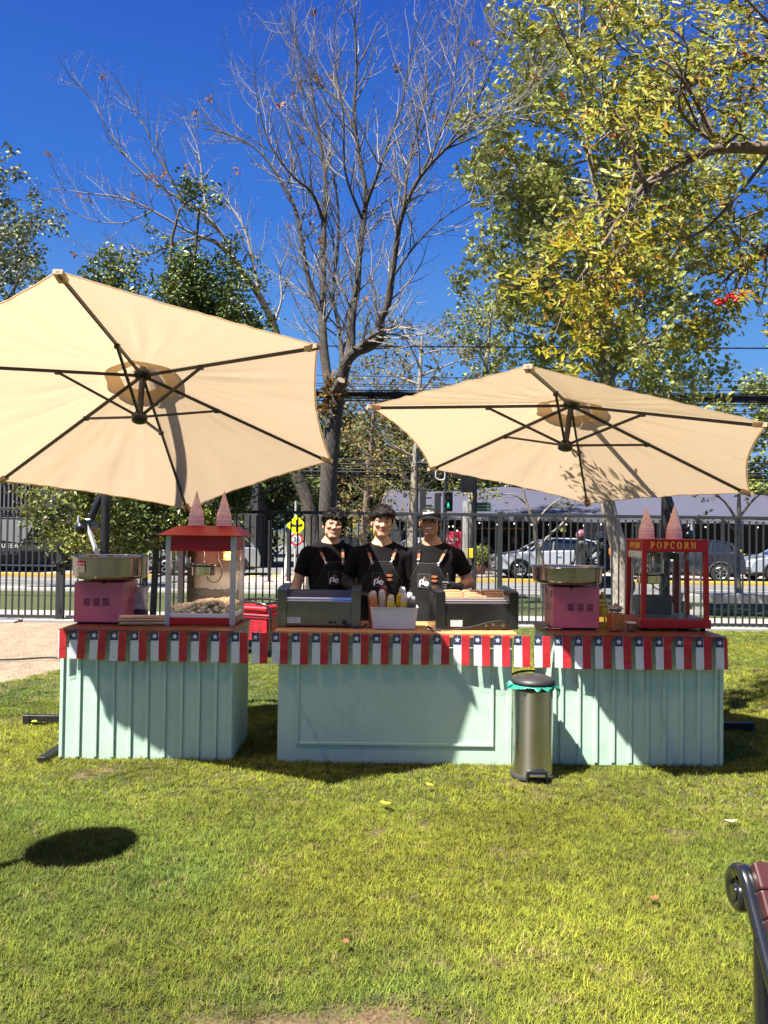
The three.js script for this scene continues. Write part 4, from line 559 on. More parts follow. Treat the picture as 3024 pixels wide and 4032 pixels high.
  const skinC = (x, y, z) => {
    tv.set(x, y, z).applyMatrix4(Mi); let [r, g, b] = sk; const X = tv.x, Y = tv.y, Z = tv.z, ax = Math.abs(X); if (Y < -.2 || Math.abs(Z) > .2) return sk;
    const my = -.058 + smile * 5 * X * X, up = (k, c) => { r = lerp(r, c[0], k); g = lerp(g, c[1], k); b = lerp(b, c[2], k); };
    if (Z > .03) { up(.3 * Math.exp(-((ax - .038) ** 2 + (Y + .02) ** 2) / .0006), [r * 1.05, g * .72, b * .66]); up(.3 * Math.exp(-(X * X + (Y + .025) ** 2) / .0002), [r, g * .75, b * .7]);
      if (o.beard) up(o.beard * smooth(-.02, -.05, Y) * smooth(.0, .03, Math.hypot(X * .8, Y + .058)), [.09, .06, .05]), up(o.beard * 1.2 * Math.exp(-(((Y + .043) / .006) ** 2)) * smooth(.032, .02, ax), [.08, .05, .04]);
      up(.75 * smooth(.034, .024, ax) * smooth(.0155, .008, Math.abs(Y - my)), [.42 * sk[0] / .55, .115, .1]);
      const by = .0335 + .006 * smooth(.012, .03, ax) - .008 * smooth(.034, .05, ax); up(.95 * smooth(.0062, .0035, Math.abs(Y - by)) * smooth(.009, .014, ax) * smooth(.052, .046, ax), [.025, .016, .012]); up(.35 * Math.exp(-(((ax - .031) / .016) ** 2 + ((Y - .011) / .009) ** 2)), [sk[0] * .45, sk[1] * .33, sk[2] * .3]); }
    return [r, g, b];
  };
  const hb = 3.1e-3, hg = sdfMesh(headF, [-.1, -.15, -.125], [.1, .14, .125], hb); hg.applyMatrix4(Mx);
  let bg = sdfMesh(bodyF, [-.4, .0, -.26], [.4, 1.62, .32], .0125);
  const hands = [], hand = (W, d, n, curl, sc = 1) => { // chains of a hand: palm and five fingers
    W = A(W); d = A(d).normalize(); n = A(n).normalize(); const s = d.clone().cross(n).normalize(), P = (a, b, c) => W.clone().addScaledVector(d, a * sc).addScaledVector(s, b * sc).addScaledVector(n, c * sc), L = []; const seg = (p, q, r1, r2) => L.push([[p.x, p.y, p.z, r1 * sc], [q.x, q.y, q.z, r2 * sc]]);
    for (const b of [-.024, -.008, .008, .024]) seg(P(0, b * .6, 0), P(.082, b * 1.15, 0), .016, .0125);
    [[-.029, .062], [-.01, .073], [.01, .07], [.029, .055]].forEach(([b, l], k) => { let p = P(.084, b, 0), a = curl * .5; for (let q = 0; q < 3; q++) { const e = p.clone().addScaledVector(d, Math.cos(a) * l * [.45, .32, .27][q] * sc).addScaledVector(n, -Math.sin(a) * l * [.45, .32, .27][q] * sc); seg(p, e, .0095 - q * .0008, .0088 - q * .0008); p = e; a += curl; } });
    const q0 = P(.02, -.028, -.004), q1 = P(.055, -.05, -.014), q2 = P(.085, -.056, -.024); seg(q0, q1, .0145, .0115); seg(q1, q2, .0115, .009); return L; };
  const field = (L) => (x, y, z) => { let d = 9; for (const s of L) d = smin(d, cap(x, y, z, s[0], s[1]), .006); return d; };
  const handGeo = (L, h = .0034) => { const lo = [9, 9, 9], hi = [-9, -9, -9]; for (const s of L) for (const p of s) for (let k = 0; k < 3; k++) { lo[k] = Math.min(lo[k], p[k] - p[3] - .012); hi[k] = Math.max(hi[k], p[k] + p[3] + .012); } return sdfMesh(field(L), lo, hi, h); };
  o.hands.forEach((hd, k) => { const L = hd.chain || hand(arms[k][2], hd.d, hd.n, hd.curl); if (o.gloved) { const wr = arms[k][2], el = arms[k][1], b = A(wr).lerp(A(el), .16); L.push([[...wr, .031], [b.x, b.y, b.z, .034]]); mesh('glove', handGeo(L), gloveMat, t); } else hands.push(handGeo(L)); });
  const parts = [bg, hg, ...hands].map((g) => colored(g, skinC));
  mesh('body', merge(parts.map((g) => { g.setAttribute('uv', new THREE.BufferAttribute(new Float32Array(g.attributes.position.count * 2), 2)); return g; })), phys([1, 1, 1], .52, { vertexColors: true, sheen: .15, sheenRoughness: .5 }), t);
  // ---- shirt with sleeves, trousers, shoes
  const fold = (x, y, z) => .005 * noise3(x * 11, y * 7, z * 11 + o.x * 9) + .0025 * noise3(x * 26, y * 16, z * 26) + .003 * Math.sin((y * 46 + x * 30 + 3 * noise3(x * 6, y * 6, z * 6))) * smooth(1.28, 1.05, y);
  const shirtF = (x, y, z) => {
    let d = torso(x, y, z) - .013; d = smax(d, -(cap(x, y, z, [nk.x * .6, 1.485, .016, .056], [nk.x, 1.58, .03, .075])), .008); d = Math.max(d, .84 - y);
    d = smax(d, (y - 1.5 + .3 * z) * (Math.abs(x - nk.x * .6) < .1 ? 1 : .6), .008);
    for (const a of arms) { const e = A(a[0]).lerp(A(a[1]), o.sleeve), q = A(a[1]).sub(A(a[0])).normalize(), s = cap(x, y, z, [...a[0], .066], [e.x, e.y, e.z, .06]), cut = (x - e.x) * q.x + (y - e.y) * q.y + (z - e.z) * q.z - .0; d = smin(d, smax(s, cut, .006), .018); }
    return d + fold(x, y, z);
  };
  const sg = sdfMesh(shirtF, [-.42, .8, -.24], [.42, 1.6, .26], .0095);
  mesh('t_shirt', boxUV(sg, 12), clothBlack, t);
  const tr = sdfMesh((x, y, z) => Math.max(smin(legs(x, y, z), ell(x, y, z, [0, .9, 0], [.162 * w, .14, .115]), .05) - .014 + .003 * noise3(x * 14, y * 9, z * 14), y - .95, .07 - y), [-.26, .04, -.2], [.26, 1, .2], .016); mesh('trousers', boxUV(tr, 8), trouserMat, t);
  for (const s of [-1, 1]) mesh('shoe', sdfMesh((x, y, z) => Math.max(smin(ell(x, y, z, [s * .108, .04, .07], [.045, .045, .1]), ell(x, y, z, [s * .106, .05, -.03], [.04, .06, .05]), .03), -y + .001), [s * .108 - .06, -.01, -.1], [s * .108 + .06, .12, .19], .01), shoeMat, t);
  if (o.armSleeves) arms.forEach((a) => { const e = A(a[0]).lerp(A(a[1]), o.sleeve - .12); mesh('arm_sleeve', sdfMesh((x, y, z) => smin(cap(x, y, z, [e.x, e.y, e.z, .054], [...a[1], .047]), cap(x, y, z, [...a[1], .047], [...a[2], .033]), .02) + .002 * Math.sin((x - y + z) * 140) * .6, [Math.min(e.x, a[1][0], a[2][0]) - .08, a[2][1] - .08, -.12], [Math.max(e.x, a[1][0], a[2][0]) + .08, e.y + .08, .26], .008), sleeveMat, t); });
  // ---- apron that follows the chest
  const front = (x, y, off) => { let z = .25; for (let k = 0; k < 60; k++) { const d = torso(x, y, z) - .013; if (d < .001) break; z -= clamp(d * .8, .001, .03); if (z < .03) { z = .03; break; } } return z + off; };
  const top = o.apronTop, hw = (y) => lerp(o.bib, .19 * w, smooth(top, top - .26, y)), ac = o.apronX || 0;
  const apron = mesh('apron', surf(22, 40, (u, v) => { const y = lerp(.47, top, v), x = ac + (u - .5) * 2 * hw(y), yy = Math.max(y, .93), z = front(x * .97, yy, .011 + .005 * noise3(x * 9, y * 7, o.x * 5) - .1 * Math.max(0, Math.abs(x) - .15)); return [x, y + (v > .99 ? -.006 * Math.sin(u * 3.14) : 0), z + (y < .93 ? .03 * smooth(.93, .7, y) : 0), u * 4, v * 10]; }), apronMat, t);
  const edge = (s) => tube(Array.from({ length: 9 }, (_, k) => { const y = lerp(top - .008, 1.03, k / 8), x = ac + s * (hw(y) - .008); return [x, y, front(x * .97, y, .014)]; }), .0016, 30, 5);
  mesh('seam', [edge(-1), edge(1), tube(Array.from({ length: 7 }, (_, k) => { const x = ac + lerp(-o.bib + .01, o.bib - .01, k / 6); return [x, top - .008 - .005 * Math.sin(k / 6 * 3.14), front(x, top - .01, .014)]; }), .0018, 20, 5)], stitch, apron);
  const px = ac + o.patch[0], py = o.patch[1]; mesh('logo_pocket', surf(8, 8, (u, v) => { const x = px + (u - .5) * .102, y = py + (v - .5) * .114; return [x, y, front(x, y, .0155), u, v]; }), std([1, 1, 1], .8, { map: logoTex }), apron);
  for (const k of [0, 1]) { const tx = px + .083, ty = py + .034 - k * .032; mesh('leather_tab', surf(10, 4, (u, v) => { const a = (u - .5) * 2, x = tx + a * .024, hh = .0095 * Math.sqrt(Math.max(.02, 1 - Math.max(0, Math.abs(a) - .6) ** 2 / .17)), y = ty + (v - .5) * 2 * hh; return [x, y, front(x, y, .017 + .003 * (1 - a * a))]; }), M.leather, apron); for (const s of [-1, 1]) mesh('rivet', ball(.0035, tx + s * .017, ty, front(tx + s * .017, ty, .0195), 8, 6), M.steelDull, apron); }
  for (const s of [-1, 1]) {
    const ex = ac + s * (o.bib - .014), ey = top - .022, ez = front(ex, ey, .016); mesh('eyelet', new THREE.TorusGeometry(.0095, .0034, 8, 18).translate(ex, ey, ez), M.chrome, apron);
    const p = (k) => { const x = lerp(ex, s * .105 * w, k), y = lerp(ey, 1.45, k); return [x, y, front(x, y, .016)]; };
    mesh('clasp', [tube([[ex, ey + .006, ez + .002], p(.16), p(.26)], .0042, 8, 6), tube([p(.24), [p(.3)[0] - .008, p(.3)[1], p(.3)[2] + .004], p(.35), [p(.3)[0] + .009, p(.3)[1], p(.3)[2] + .004]], .0028, 14, 6, true)], std([.72, .66, .58], .2, { metalness: 1 }), apron);
    const rib = (k0, k1, hw2, name, m) => mesh(name, surf(2, 14, (u, v) => { const q = p(lerp(k0, k1, v)); const y = q[1]; return [q[0] + (u - .5) * 2 * hw2, y, q[2] + .002]; }), m, apron);
    rib(.34, .74, .0105, 'leather_strap', M.leather); rib(.7, 1, .012, 'shoulder_strap', apronMat);
    for (const k of [.44, .62]) { const q = p(k); mesh('rivet', ball(.003, q[0], q[1], q[2] + .0035, 8, 6), M.steelDull, apron); }
  }
  // ---- face pieces and hair, all in the head's own axes
  const hm = (name, g, m) => { const q = (Array.isArray(g) ? merge(g) : g).clone(); q.applyMatrix4(Mx); return mesh(name, q, m, t); };
  const sq = o.squint; for (const s of [-1, 1]) { hm('eye', [new THREE.SphereGeometry(.0108, 14, 10).scale(1.15, sq, .8).translate(s * .0315, .0105, .0725)], std([.62, .58, .55], .25)); hm('iris', new THREE.SphereGeometry(.0058, 12, 8).scale(1, Math.min(1, sq * 1.7), .55).translate(s * .0312, .0105, .0794), std([.022, .013, .008], .2)); hm('eyelid', tube([[s * .0185, .0105, .0775], [s * .025, .0125 + .005 * sq, .0815], [s * .0335, .013 + .005 * sq, .0812], [s * .044, .0095, .0745]], .0016, 12, 5), std([.05, .03, .024], .7)); }
  if (smile > .6) { hm('teeth', surf(16, 3, (u, v) => { const x = (u - .5) * .053, my = -.058 + smile * 5 * x * x, a = Math.max(0, 1 - (x / .028) ** 2); return [x, my + .0078 * Math.sqrt(a) - v * .0125 * Math.sqrt(a), .0845 - 9 * x * x]; }), phys([.62, .57, .5], .3)); }
  const hairMat = phys(o.hairColor, .55, { specularIntensity: .35, bumpMap: N.fine, bumpScale: .002 });
  if (o.hair) hm('hair', boxUV(sdfMesh(o.hair, [-.13, -.13, -.15], [.13, .185, .15], .0036), 10), hairMat);
  if (o.locks) { const Rr = rng(o.x * 1000 + 77 | 0), L = []; for (let k = 0; k < o.locks.n; k++) { const a = Rr() * 6.283, e = o.locks.e0 + Rr() * (1.45 - o.locks.e0), d = V(Math.cos(a) * Math.cos(e), Math.sin(e), Math.sin(a) * Math.cos(e)), c = o.locks.c, r = o.locks.r, p = V(c[0] + d.x * r[0], c[1] + d.y * r[1], c[2] + d.z * r[2]); if (p.z > .03 && p.y < .062) continue; const s = V(Rr() - .5, -.3 + Rr() * .5, Rr() - .5).cross(d).normalize(), w = o.locks.w, P = []; for (let q = 0; q <= 5; q++) { const t2 = q / 5, al = t2 * o.locks.curl; P.push([p.x + s.x * w * Math.sin(al) + d.x * (.004 + w * .55 * (1 - Math.cos(al))), p.y + s.y * w * Math.sin(al) + d.y * (.004 + w * .55 * (1 - Math.cos(al))), p.z + s.z * w * Math.sin(al) + d.z * (.004 + w * .55 * (1 - Math.cos(al))), lerp(.0062, .0016, t2)]); } L.push(limb(P, 5, 2)); } hm('hair_locks', L, hairMat).userData.kind = 'stuff'; }
  if (o.extra) o.extra(t, hm);
  return t;
}
const hairline = (x, y, z, k = 0) => lerp(-.075, .06, smooth(-.06, .07, z)) + k - y; // keeps what lies above a slanting plane
person({
  label: 'person with dark curly hair and round glasses, smiling, in black t-shirt and apron', x: -.44, z: -6.32, yaw: .16, head: [.022, 1.62, .035], tilt: -.1, pitch: -.07, turn: .02, wide: .93, hs: .97, skin: [.54, .30, .19], smile: 1, beard: .1, squint: .38,
  arms: [[[-.185, 1.385, -.01], [-.272, 1.13, -.01], [-.29, .93, .13]], [[.18, 1.385, -.01], [.215, 1.13, -.04], [.18, .93, .06]]], hands: [{ d: [-.02, -.25, .2], n: [0, .4, 1], curl: .3 }, { d: [0, -.9, .2], n: [.4, 0, 1], curl: .4 }], sleeve: .62, apronTop: 1.345, bib: .082, apronX: .025, patch: [.0, 1.205],
  locks: { n: 190, e0: -.1, c: [.004, .05, -.016], r: [.09, .104, .107], w: .017, curl: 3.6 }, hairColor: [.012, .009, .008], hair: (x, y, z) => { const n = .011 * noise3(x * 52, y * 52, z * 52) + .007 * noise3(x * 120 + 7, y * 120, z * 120); let d = ell(x, y, z, [.004, .05, -.016], [.094, .108, .112]) + n; d = smax(d, hairline(x, y, z, -.004 + .018 * noise3(x * 60, 1, 3)), .012); return d; },
  extra: (t, hm) => { const w = std([.3, .26, .2], .3, { metalness: .8 }); hm('glasses', [new THREE.TorusGeometry(.0225, .0011, 6, 30).scale(1.05, .95, 1).translate(-.032, .008, .098), new THREE.TorusGeometry(.0225, .0011, 6, 30).scale(1.05, .95, 1).translate(.032, .008, .098), tube([[-.0095, .012, .099], [0, .015, .103], [.0095, .012, .099]], .0012, 8, 5), rod([-.055, .013, .096], [-.078, .01, .0], .0013), rod([.055, .013, .096], [.078, .01, .0], .0013)], w); },
});
person({
  label: 'person with thick wavy hair and closed smile, in the middle, in long black sleeves', x: -.012, z: -6.12, yaw: -.02, head: [.0, 1.65, .04], tilt: -.03, pitch: .03, turn: .12, wide: 1.06, hs: 1.0, skin: [.56, .315, .205], smile: .5, beard: .04, squint: .55,
  arms: [[[-.205, 1.395, -.01], [-.277, 1.175, -.02], [-.165, 1.115, .15]], [[.205, 1.395, -.01], [.232, 1.13, -.03], [.2, .94, .1]]], hands: [{ d: [.6, -.1, .5], n: [0, 1, .1], curl: .55 }, { d: [-.1, -.8, .4], n: [.6, 0, 1], curl: .4 }], gloved: true, armSleeves: true, sleeve: .72, apronTop: 1.362, bib: .088, patch: [-.02, 1.21],
  locks: { n: 170, e0: .05, c: [0, .052, -.014], r: [.087, .098, .11], w: .03, curl: 1.5 }, hairColor: [.016, .011, .009], hair: (x, y, z) => { const q = noise3(x * 34 + y * 18, y * 14 + x * 9, z * 26), n = .012 * q + .008 * noise3(x * 90 + y * 30, y * 26, z * 80); let d = ell(x, y, z, [0, .052, -.014], [.09, .1, .112]) + n; d = smin(d, ell(x, y, z, [.008, .086, .072], [.062, .036, .04]) + n, .03); d = smin(d, ell(x, y, z, [.045, .076, .068], [.03, .03, .03]) + n, .02); d = smax(d, hairline(x, y, z, -.006 + .018 * noise3(x * 38, 5, 1) + .12 * x * (z > 0 ? 1 : 0)), .01); return d; },
});
person({
  label: 'person in a black cap giving a thumbs up with a black glove', x: .395, z: -6.12, yaw: -.1, head: [-.03, 1.655, .03], tilt: .06, pitch: -.13, turn: -.06, wide: 1.0, hs: .98, skin: [.40, .20, .115], smile: 1, beard: .28, squint: .4,
  arms: [[[-.19, 1.39, -.01], [-.225, 1.13, -.03], [-.2, .92, .06]], [[.19, 1.39, -.01], [.288, 1.185, -.03], [.2, 1.16, .125]]], gloved: true, sleeve: .66, apronTop: 1.352, bib: .092, apronX: -.035, patch: [-.03, 1.205],
  hands: [{ d: [0, -.9, .2], n: [-.4, 0, 1], curl: .4 }, { chain: [[[.2, 1.162, .125, .027], [.15, 1.168, .18, .032]], [[.155, 1.182, .175, .026], [.125, 1.188, .2, .024]], [[.155, 1.158, .175, .026], [.125, 1.155, .2, .024]], ...[.028, .0095, -.0095, -.027].flatMap((q, k) => { const y = 1.172 + q, r = .0105 - (k === 3 ? .0012 : 0); return [[[.13, y, .195, r], [.093, y, .208, r]], [[.093, y, .208, r], [.086, y, .228, r * .97]], [[.086, y, .228, r * .97], [.112, y, .238, r * .9]]]; }), [[.142, 1.185, .19, .016], [.124, 1.222, .205, .0125]], [[.124, 1.222, .205, .0125], [.119, 1.262, .203, .0105]]] }],
  hairColor: [.012, .01, .009], hair: (x, y, z) => { const n = .007 * noise3(x * 40, y * 40, z * 40); let d = ell(x, y, z, [0, .02, -.03], [.088, .098, .09]) + n; d = smin(d, ell(x, y, z, [0, -.06, -.05], [.075, .05, .045]) + n, .03); d = smax(d, z - .012 - .2 * Math.max(0, y), .01); d = smax(d, y - .05, .01); return smax(d, -ell(x, y, z, [0, -.02, .05], [.066, .09, .07]), .01); },
  extra: (t, hm) => {
    const cm = phys([.009, .0085, .0085], .8, { specularIntensity: .3, bumpMap: N.fabric, bumpScale: .0006 });
    const dome = sdfMesh((x, y, z) => Math.max(ell(x, y, z, [0, .05, -.008], [.0885, .088, .104]), -(y - .045 + .12 * (z < 0 ? z * .5 : 0))), [-.11, .0, -.13], [.11, .16, .12], .005); hm('cap', boxUV(dome, 10), cm);
    hm('cap_brim', [surf(20, 8, (u, v) => { const a = (u - .5) * 2.5, r = 1 + v * .75, x = .087 * Math.sin(a) * (1 + v * .14), z = .088 * Math.cos(a * .92) * r; return [x, .05 - 2.6 * x * x - v * .03, z]; }), surf(20, 8, (u, v) => { const a = (u - .5) * 2.5, r = 1 + v * .75, x = .087 * Math.sin(a) * (1 + v * .14), z = .088 * Math.cos(a * .92) * r; return [x, .046 - 2.6 * x * x - v * .03, z]; })], cm);
    hm('cap_print', surf(12, 6, (u, v) => { const x = (u - .5) * .095, y = .06 + v * .05, k = 1 - (x / .0885) ** 2 - ((y - .05) / .088) ** 2; return [x, y, -.008 + .104 * Math.sqrt(Math.max(0, k)) + .003, u, v]; }), std([1, 1, 1], .8, { map: capTex }));
  },
});
// ---------------------------------------------------------------- trees
const barkM = (c, b = .01) => std(c, .92, { map: MOT.strong, bumpMap: N.bark, bumpScale: b });
const BARK = { grey: barkM([.085, .07, .058], .014), greyTwig: barkM([.32, .29, .265], .003), dark: barkM([.13, .1, .08], .012), pale: barkM([.34, .30, .245], .008), brown: barkM([.2, .145, .105], .006) };
const stuff = (m) => { m.userData.kind = 'stuff'; return m; };
// side shoots of a limb; returns geometries and the places of leaves
function shoots(pts, R, o, out, tips, level = 0) {
  const c = new THREE.CatmullRomCurve3(pts.map(A)), L = c.getLength(), n = Math.max(2, Math.round(L * o.per[level]));
  for (let k = 0; k < n; k++) {
    const t = lerp(o.from[level], 1, (k + R() * .9) / n); if (t > 1) continue; const p = c.getPoint(t), d = c.getTangent(t), side = V(R() - .5, R() - .5, R() - .5).cross(d).normalize(), ang = o.angle * (.6 + .7 * R());
    let q = d.clone().multiplyScalar(Math.cos(ang)).addScaledVector(side, Math.sin(ang)).normalize(); const len = o.len[level] * (.45 + .8 * R()) * (1 - .45 * t), m = Math.max(3, Math.round(len / o.step)), q4 = t * (pts.length - 1), i = Math.min(pts.length - 2, Math.floor(q4)), rp = lerp(pts[i][3], pts[i + 1][3], q4 - i), r0 = Math.min(o.r[level], rp * .7);
    const P = [[p.x, p.y, p.z, r0]]; let x = p.clone();
    for (let s = 1; s <= m; s++) { q.add(V((R() - .5) * o.wob, (R() - .5) * o.wob + o.up, (R() - .5) * o.wob)).normalize(); x = x.clone().addScaledVector(q, len / m); P.push([x.x, x.y, x.z, lerp(r0, o.r[level] * .22, s / m)]); }
    out.push(limb(P, level === 0 ? 5 : 3, 1));
    if (level + 1 < o.per.length) shoots(P, R, o, out, tips, level + 1);
    if (level + 1 >= (o.leafLevel || o.per.length)) { for (let s = Math.ceil(m * .35); s <= m; s++) tips.push([P[s][0], P[s][1], P[s][2], q.x, q.y, q.z]); }
  }
}
function foliage(name, geo, mat, places, R, size, tint, parent, per = 1, spread = .1, hang = 0) {
  const im = new THREE.InstancedMesh(geo, mat, places.length * per), o = new THREE.Object3D(), c = new THREE.Color(); let n = 0;
  for (const p of places) for (let k = 0; k < per; k++) { o.position.set(p[0] + (R() - .5) * 2 * spread, p[1] + (R() - .5) * 2 * spread - hang * R(), p[2] + (R() - .5) * 2 * spread); o.rotation.set((R() - .5) * 2.4, R() * 6.28, (R() - .5) * 2.4); o.scale.setScalar(size * (.6 + .8 * R())); o.updateMatrix(); im.setMatrixAt(n, o.matrix); const q = tint(R, p); im.setColorAt(n++, c.setRGB(...q)); }
  im.count = n; im.name = name; im.userData.kind = 'stuff'; parent.add(im); return im;
}
// a leaf with lobes, flat in x,z with a fold; length 1
function lobed(lobes, wid, fold) { const s = []; const n = lobes * 2 + 1; for (let i = 0; i <= n; i++) { const t = i / n; s.push([wid * Math.sin(Math.PI * (.08 + .9 * t)) * (i % 2 ? 1 : .62), t]); } const pos = [], P = (x, z) => [x, Math.abs(x) * fold, z]; for (const q of [-1, 1]) for (let i = 0; i < n; i++) { const a = P(0, s[i][1] * .98), b = P(0, Math.min(1, s[i + 1][1])), c = P(q * s[i][0], s[i][1]), d = P(q * s[i + 1][0], s[i + 1][1]); pos.push(...a, ...c, ...d, ...a, ...d, ...b); } const g = new THREE.BufferGeometry(); g.setAttribute('position', new THREE.Float32BufferAttribute(pos, 3)); g.computeVertexNormals(); return g; }
function sprig(leaf, n, R, spread) { const l = []; for (let k = 0; k < n; k++) { const g = leaf.clone(); g.rotateX((R() - .5) * 1.6).rotateZ((R() - .5) * 2).rotateY(R() * 6.28).translate((R() - .5) * spread, (R() - .5) * spread, (R() - .5) * spread); l.push(g); } return merge(l); }
const leafM = (t = .4, rough = .55) => phys([1, 1, 1], rough, { specularIntensity: .35, transmission: t, thickness: 0, side: THREE.DoubleSide });
{ // bare tree in the middle
  const t = thing('bare_tree', 'tall leafless tree with a dark forked trunk behind the middle of the fence', 'tree', [0, 0, 0]), R = rng(101), tips = [];
  const trunk = [[-1.19, -.14, -15.6, .27], [-1.17, 1, -15.5, .235], [-1.14, 1.76, -15.4, .203], [-1.09, 3.03, -15.3, .192], [-1, 4.05, -15.3, .177], [-.9, 4.61, -15.3, .152], [-.8, 4.86, -15.2, .12]];
  mesh('trunk', [limb(trunk.map((q) => [q[0], q[1], q[2], q[3] * .88]), 14, 5), rod([-1.0, 4.32, -15.15], [-.87, 4.5, -14.95], .1, .085, 12)], BARK.grey, t); mesh('cut_stub', rod([-.872, 4.497, -14.952], [-.866, 4.506, -14.942], .082, .08, 12), std([.2, .15, .11], .9), t);
  const limbs = [
    [[-.89, 4.56, -15.3, .131], [-.78, 4.92, -15.2, .12], [-.6, 5.1, -15.1, .115], [-.3, 5.2, -15, .104], [-.09, 5.36, -14.8, .088], [-.12, 5.58, -14.7, .078], [.02, 5.89, -14.6, .072], [.08, 6.35, -14.5, .065], [.17, 7, -14.4, .057], [.23, 7.3, -14.2, .047], [.52, 7.98, -14, .037], [1.01, 8.45, -13.7, .027], [1.5, 8.76, -13.4, .013]],
    [[.2, 7.15, -14.3, .043], [.3, 7.77, -14.4, .033], [.4, 8.65, -14.6, .027], [.59, 9.54, -14.8, .02], [.79, 10.42, -15, .012]],
    [[-.78, 4.89, -15.2, .105], [-.71, 5.22, -15.3, .096], [-.69, 5.89, -15.3, .086], [-.61, 6.38, -15.4, .076], [-.57, 7.05, -15.4, .069], [-.49, 7.84, -15.5, .061], [-.45, 8.41, -15.5, .051], [-.61, 9.32, -15.6, .044], [-.71, 10.08, -15.6, .036], [-.68, 11.05, -15.6, .028], [-.74, 12.34, -15.6, .015], [-.77, 13.03, -15.6, .01]],
    [[-.47, 8.13, -15.5, .046], [-.24, 8.62, -15.2, .033], [0, 9.24, -15, .025], [.24, 9.9, -14.9, .017], [.38, 10.7, -14.8, .012], [.55, 11.6, -14.7, .008]],
    [[-.68, 9.75, -15.6, .031], [-1.02, 10.54, -15.9, .024], [-1.41, 10.98, -16.1, .019], [-1.88, 11.75, -16.3, .013], [-2.41, 12.77, -16.5, .008]],
    [[-1.08, 4.25, -15.3, .106], [-1.22, 4.9, -15.5, .097], [-1.3, 5.65, -15.6, .088], [-1.32, 5.99, -15.7, .078], [-1.31, 6.46, -15.7, .073], [-1.32, 7.82, -15.8, .057], [-1.3, 8.77, -15.9, .047], [-1.43, 9.73, -16, .037], [-1.59, 10.59, -16, .026], [-1.72, 11.63, -16.1, .016]],
    [[-1.32, 5.99, -15.7, .062], [-1.52, 6.39, -15.8, .057], [-1.74, 7.32, -15.9, .047], [-1.93, 8.27, -16, .037], [-2.3, 9.01, -16.1, .029], [-2.86, 9.71, -16.2, .021], [-3.43, 10.02, -16.3, .016], [-4.11, 10.23, -16.4, .008]],
    [[-1.32, 7.93, -15.8, .037], [-1.55, 8.47, -15.6, .028], [-1.94, 8.74, -15.4, .023], [-2.4, 9.36, -15.3, .018], [-2.65, 10.28, -15.2, .01], [-2.7, 11.1, -15.1, .006]],
    [[-.95, 4.35, -15.3, .066], [-.9, 5.03, -15.6, .052], [-.97, 5.71, -15.8, .042], [-1.13, 6.56, -16, .034], [-1.05, 7.55, -16.2, .029], [-1.07, 8.57, -16.3, .024], [-1.26, 9.71, -16.4, .016], [-1.16, 10.6, -16.5, .011]],
    [[1.01, 8.45, -13.7, .022], [1.5, 9.2, -13.7, .017], [1.85, 10, -13.8, .012], [2.1, 10.9, -13.9, .007]],
    [[.52, 7.98, -14, .026], [.95, 8.9, -14, .02], [1.2, 9.9, -14.1, .015], [1.3, 11, -14.2, .011], [1.5, 12, -14.3, .006]],
    [[.4, 8.65, -14.6, .02], [.75, 9.6, -14.7, .016], [1, 10.6, -14.8, .011], [1.15, 11.7, -14.9, .006]],
    [[1.01, 8.45, -13.7, .018], [1.8, 8.75, -13.5, .013], [2.4, 9.3, -13.4, .009], [2.7, 9.9, -13.4, .006]],
    [[.08, 6.35, -14.5, .026], [.5, 6.9, -14.3, .018], [1.0, 7.35, -14.1, .012], [1.6, 7.7, -14, .007]],
    [[-1.43, 9.73, -16, .022], [-1.9, 10.4, -16.1, .016], [-2.1, 11.5, -16.2, .01], [-2.0, 12.6, -16.3, .006]],
    [[-.49, 7.84, -15.5, .03], [-.85, 8.7, -15.2, .022], [-.9, 9.8, -15, .016], [-1.1, 11, -14.9, .01], [-1.0, 12.2, -14.8, .006]],
    [[-.6, 5.08, -15.1, .055], [-.4, 5.26, -14.9, .044], [-.15, 5.36, -14.6, .036], [.19, 5.43, -14.4, .029], [.52, 5.33, -14.3, .021]],
  ];
  const o = { per: [4.2, 4.2, 2.6], from: [.12, .12, .15], len: [1.8, .82, .4], r: [.021, .0115, .0075], step: .16, angle: .75, wob: .34, up: .1 };
  for (const l of limbs) { const g = [limb(l, 10, 5)], sub = []; shoots(l, R, o, sub, tips); const b = mesh('branch', g, BARK.grey, t); stuff(mesh('twigs', sub, BARK.greyTwig, b)); }
  const low = []; const tt = []; shoots(trunk.slice(2), R, { ...o, per: [9, 3], from: [.1, .3], len: [.7, .3], r: [.007, .005], angle: 1.1, up: -.03 }, low, tt); stuff(mesh('trunk_shoots', low, BARK.brown, t));
  const brown = tips.filter(() => R() < .004), lm = leafM(.25, .8), lf = sprig(lobed(1, .3, .3), 6, R, .8);
  foliage('seed_clusters', lf, lm, brown, R, .09, (r) => { const k = .6 + .6 * r(); return [.34 * k, .17 * k, .06 * k]; }, t, 2, .05);
  foliage('ivy_tuft', lf, lm, Array.from({ length: 60 }, () => [-1.25 + R() * .35, 3.9 + R() * .7, -15.1 - R() * .3]), R, .08, (r) => { const k = .5 + .8 * r(); return [.2 * k, .12 * k, .04 * k]; }, t, 2, .12);
}
